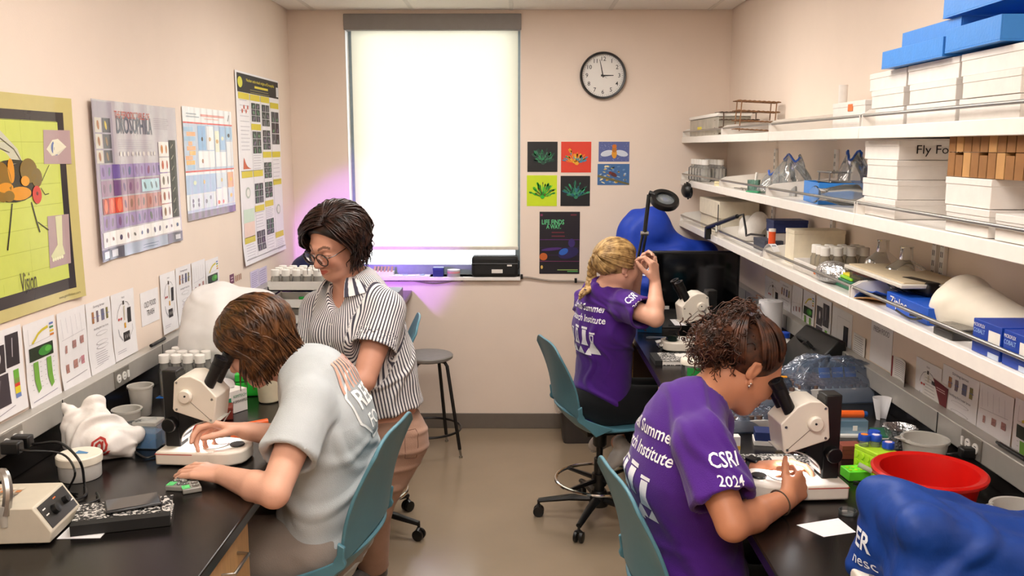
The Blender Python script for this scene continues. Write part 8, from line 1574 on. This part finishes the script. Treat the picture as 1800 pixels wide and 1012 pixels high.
for k in range(10): a = k * 2 * PI / 10; d_ = MR @ Vector((math.cos(a) * .047, math.sin(a) * .047, .002)); q.ball(Vector((0, 0, .045)) + d_, .006, 8, 6)
q.build('grip_ridges', m_black, t); B().tube([(0, 0, .085), (.01, -.01, .105), (.025, -.02, .115)], .003, 6).build('hook', m_steel, t)
y1 = P(1240, 410, X=1.01).y; a, b_ = P(1243, 412, X=1.0), P(1296, 380, X=1.02); t = thing('spring_lamp_arm', (a.x, a.y, TL + .036), 0, 'black jointed lamp arm clamped to the front of the lower shelf', 'lamp arm'); o0 = Vector((a.x, a.y, TL + .036)); B().b2((-.012, -.015, -.06), (.02, .015, .004)).build('clamp', m_black, t, bevel=.003); B().tube([(.0, 0, .0), b_ - o0], [.012, .010], 10).build('arm', m_black, t); B().tube([(b_ - o0) * .35 + Vector((0, 0, .01)), (b_ - o0) * .35 + Vector((-.005, -.02, -.04))], .007, 8).build('lever', m_steel, t)
e_ = b_ - o0; B().tube([e_, e_ + Vector((.02, -.03, .012)), e_ + Vector((.03, -.05, -.06)), e_ + Vector((.03, -.06, -.085)), e_ + Vector((.03, -.14, -.07)), e_ + Vector((.06, -.26, -.065))], .005, 8).build('flex_cord', m_black, t)
lump('foam_ware', (1.15, P(1318, 405, X=1.15).y, TL), [('c', (0, .06, .03), (0, .05, .08), .035, .04), ('c', (-.02, -.04, .03), (.03, -.05, .10), .04, .045), ('e', (.0, 0, .02), (.05, .09, .03))], mat('foam_white', '#e6e1da', .6), 'white foam cups heaped behind the lamp arm on the lower shelf', 'cups', (.006, 60), .005, 3)
carton('navy_box', 'dark navy box on the lower shelf under the blue tray', 1347, 1360, 400, TL + .085, .055, 1.12, .15, mat('navy_card', '#172a63', .5)); carton('small_box', 'small dark grey box below the navy box on the lower shelf', 1325, 1345, 420, TL + .001, .05, 1.08, .08, mat('dark_grey_card', '#3d4150', .6)); carton('white_box', 'white box carrying the navy box on the lower shelf', 1348, 1362, 420, TL + .0005, .083, 1.13, .14, m_cb, group=gb)
t = thing('orange_tube', (1.09, P(1357, 420, X=1.09).y, TL), 0, 'orange-labelled tube standing on the lower shelf', 'tube'); B().cyl((0, 0, .001), (0, 0, .10), .015, n=18).build('tube_body', mat('tube_orange', '#e2531e', .4), t); B().cyl((0, 0, .10), (0, 0, .112), .0155, n=18).build('cap', m_wplas, t)
t = thing('label_roll', (1.05, P(1355, 445, X=1.05).y, TL), .3, 'curling strip of printed labels on the lower shelf', 'labels'); B().sheet(lambda u, v: (-.02 + .03 * v, .05 - .1 * u, .002 + .06 * math.sin(u * 2.6)), 14, 2, .0006).build('label_strip', m_pap, t)
for k in range(5): B().sheet(lambda u, v, k=k: (-.015 + .02 * v, .05 - .1 * (.12 + k * .16 + .05 * u), .0026 + .06 * math.sin((.12 + k * .16 + .05 * u) * 2.6)), 2, 2, .0004).build('label_print', mat('label_grey', '#7d8a98', .6), t)
t = carton('white_box', 'tall cream cardboard box on the lower shelf behind the vials', 1380, 1395, 440, TL + .001, .135, 1.08, .2, mat('cream_card', '#e3d8c0', .7), group=gb); t.children[0].scale = (1, 1, 1)
ytr1, ytr0 = span(1395, 1440, 1.05, 460); open_tray((1.05, ytr0, TL + .001), 0, .2, ytr1 - ytr0, .04, m_cb, 'white card tray of capped vials on the lower shelf'); o = B().b2((-.001, 0, .0), (0, .02, .018)).build('orange_sticker', mat('orange_mark', '#d8702c', .5), ang=0); o.parent = [x for x in bpy.data.objects if x.get('label', '').startswith('white card tray')][0]; o.location = (-.0005, .03, .012)
first = None; gv = 'white-capped vials in the card tray on the lower shelf'; nw = ('first', 'second', 'third', 'fourth')
for i in range(3):
    for j in range(4):
        loc = (1.08 + .046 * j, ytr0 + .03 + .048 * i, TL + .006)
        if first is None: first = bottle_parts(thing('fly_vial', loc, 0, '', 'vial', gv), .019, .082, clear('vial_wall', '#d8cdb8', .4, .12, .2), m_wplas, m_food, .0165, .03)
        o = first if not (i or j) else copy_tree(first); o.location = loc; o['label'] = 'white-capped vial in the card tray, %s from the front, %s from the viewer' % (nw[j], nw[i])
for k, (u, xx, rr2) in enumerate(((1550, 1.21, .06), (1592, 1.20, .066))):
    t = thing('glass_flask', (xx, P(u, 470, X=xx).y, TL), 0, 'round-shouldered glass flask on the lower shelf, %s one' % ('left', 'right')[k], 'flask', 'standing glass flasks'); B().lathe([(0, .001), (rr2 - .006, .001), (rr2, .01), (rr2, .06), (rr2 * .85, .09), (.02, .115), (.018, .15), (.021, .155)], n=32, cap=False).build('flask_glass', clear('flask_glass', '#e2e6e0', .14, .03, .38), t); B().lathe([(0, .004), (rr2 - .005, .004), (rr2 - .004, .05), (0, .05)], n=28).build('contents', clear('amber_liquid', '#a8794a', .35, .1, .1), t)
ystk = P(1470, 480, X=1.06).y
for k, (col, nm_, dx, dy) in enumerate((('#8fd02c', 'lime', 0, .0), ('#e6cf2a', 'yellow', .012, -.03), ('#d8362c', 'red', .03, -.075))): o = B().box((0, 0, .004), (.12, .14, .008)).build('plastic_folder', mat('folder_' + nm_, col, .4), bevel=.001); o.location = (1.13 + dx, ystk + dy - .04, TL + .0015 + .0085 * k + .03); o.rotation_euler.z = .05 * k; one(o, '%s plastic folder in the pile beside the vials' % nm_, 'folder', 'coloured folders')
o = B().box((0, 0, .0145), (.13, .16, .029)).build('green_box', mat('folder_green', '#1f6a4a', .5), bevel=.002); o.location = (1.13, ystk - .05, TL + .001); one(o, 'flat dark green box under the coloured folders', 'box')
lump('foil_pouch', (1.075, P(1455, 500, X=1.07).y - .02, TL), [('e', (0, 0, .03), (.045, .09, .035)), ('c', (0, .03, .03), (.02, -.06, .04), .03, .03)], m_foil, 'silver foil pouch lying on the lower shelf', 'pouch', (.01, 90), .004, 8)
yt1, yt0 = span(1482, 1585, 1.06, 495); t = thing('instrument_tray', (1.06, yt0, TL + .070), 0, 'flat white tray resting on a clear box on the lower shelf', 'tray'); L = yt1 - yt0; B().b2((0, 0, 0), (.2, L, .012)).build('tray_body', mat('grey_white', '#cfc9bd', .5), t, bevel=.003); B().b2((.012, .012, .012), (.19, L - .012, .016)).build('tray_top', mat('tan_top', '#c3b294', .6), t, ang=0)
t = thing('clear_case', (1.075, yt1 - .16, TL + .001), 0, 'clear case with dark tools below the flat tray', 'case'); B().b2((0, -.02, 0), (.16, .15, .068)).build('case_body', clear('case_plastic', '#5a646c', .4, .08, .2), t, bevel=.003); B().b2((.02, .0, .004), (.14, .13, .05)).build('dark_tools', m_black, t, bevel=.003)
yz1, yz0 = span(1552, 1632, 1.06, 540); t = thing('zip_bag_box', (1.06, yz0, TL + .001), -.03, 'blue box of zip bags on the lower shelf', 'box'); L = yz1 - yz0; m_zb = mat('zip_box_blue', '#1553bd', .45); B().b2((0, 0, 0), (.1, L, .045)).build('carton', m_zb, t, bevel=.001); text_part('Ziploc', 'lettering', (-.0008, L * .68, .014), (0, -1, 0), (0, 0, 1), .035, m_wplas, t, nn=(-1, 0, 0), bold=.01, width=L * .42); text_part('BAGS', 'lettering', (-.0008, L * .22, .008), (0, -1, 0), (0, 0, 1), .022, mat('yellow_dot', '#e2d22c', .5), t, nn=(-1, 0, 0), width=L * .2)
t = thing('cardboard_flap', (1.035, P(1520, 535, X=1.04).y, TL + .001), .1, 'torn blue and tan cardboard flap left of the zip bag box', 'cardboard'); B().sheet(lambda u, v: (.09 * v, .06 - .13 * u, .002 + .05 * u * (1 - v * .6) + .01 * math.sin(u * 5)), 8, 4, .002).build('blue_flap', m_zb, t); B().sheet(lambda u, v: (-.002 + .06 * v, .055 - .12 * u, .001 + .022 * u * (1 - v)), 8, 4, .002).build('tan_flap', mat('light_cardboard', '#b98a52', .75), t)
t = thing('black_headset', (1.13, P(1590, 525, X=1.1).y, TL + .047), 0, 'tangled black device and cables on the zip bag box', 'device'); B().box((.01, 0, .02), (.05, .14, .04), rz=.2).build('device_body', m_black, t, bevel=.012, seg=3); B().tube([(-.04 + .025 * math.cos(k * .9), .03 * math.sin(k * .9) + .004 * k - .04, .008 + .02 * (math.sin(k * .5) ** 2)) for k in range(22)], .0028, 6).build('cable', m_black, t)
cord('black_wire', [P(1575, 545, X=1.045), P(1600, 560, X=1.04), P(1622, 558, X=1.045), P(1600, 553, X=1.05)], .003, m_black, 'black wire bundle hanging before the zip bag box', 'cable')
yc = P(1650, 560, X=1.1).y; lump('cone_bag', (1.17, yc - .12, TL), [('c', (-.04, .12, .05), (-.01, .10, .07), .05, .055), ('c', (-.02, .08, .06), (.03, -.22, .03), .065, .03), ('c', (-.03, .1, .03), (0, -.1, .03), .05, .035)], mat('cream_tyvek', '#e4dccb', .6, var=.02), 'large cream paper cone bag lying on the lower shelf', 'bag', (.012, 40), .006, 9)
t = thing('glass_plates', (1.055, P(1665, 615, X=1.05).y, TL + .001), .05, 'grey glass plates and a black frame at the front of the lower shelf', 'plates'); B().b2((-.02, -.045, 0), (.05, .045, .018)).build('black_frame', mat('dark_grey_plastic', '#35332f', .35), t, bevel=.002); B().b2((-.015, -.03, .019), (.09, .075, .023)).build('glass_plate', clear('grey_glass', '#9a948a', .7, .05, .3), t, ang=0)
m_gb = mat('glove_box_blue', '#123c9e', .4, var=.1, scale=9)
for k, (u0, u1, nm_) in enumerate(((1707, 1757, 'left'), (1762, 1815, 'right'))):
    y1, y0 = span(u0, u1, 1.035, 620); t = thing('glove_box', (1.035, y0, TL + .001), 0, 'blue disposable glove box on the lower shelf, %s of two' % nm_, 'glove box', 'blue glove boxes'); L = y1 - y0; B().b2((0, 0, 0), (.19, L, .075)).build('carton', m_gb, t, bevel=.001)
    B().b2((-.0006, L * .02, .03), (0, L * .42, .06)).build('white_panel', m_wplas, t, ang=0); B().b2((-.0006, L * .02, .0), (0, L * .4, .012)).build('pale_band', mat('pale_band', '#b9c4d8', .5), t, ang=0); text_part('MICROFLEX', 'lettering', (-.0009, L * .75, .06), (0, -1, 0), (0, 0, 1), .011, m_wplas, t, nn=(-1, 0, 0), width=L * .42); text_part('COBALT', 'lettering', (-.0009, L * .74, .046), (0, -1, 0), (0, 0, 1), .014, mat('ice_blue', '#9fc0ea', .5), t, nn=(-1, 0, 0), width=L * .42)
    if k == 1: lo2 = lump('glove', (0, 0, 0), [('c', (.06, L * .3, .078), (.09, L * .9, .095), .018, .022), ('c', (.06, L * .4, .08), (.12, L * .6, .1), .016, .014)], mat('purple_nitrile', '#2f1f96', .45), '', '', (.006, 90), .004, 2, False, 1, t)
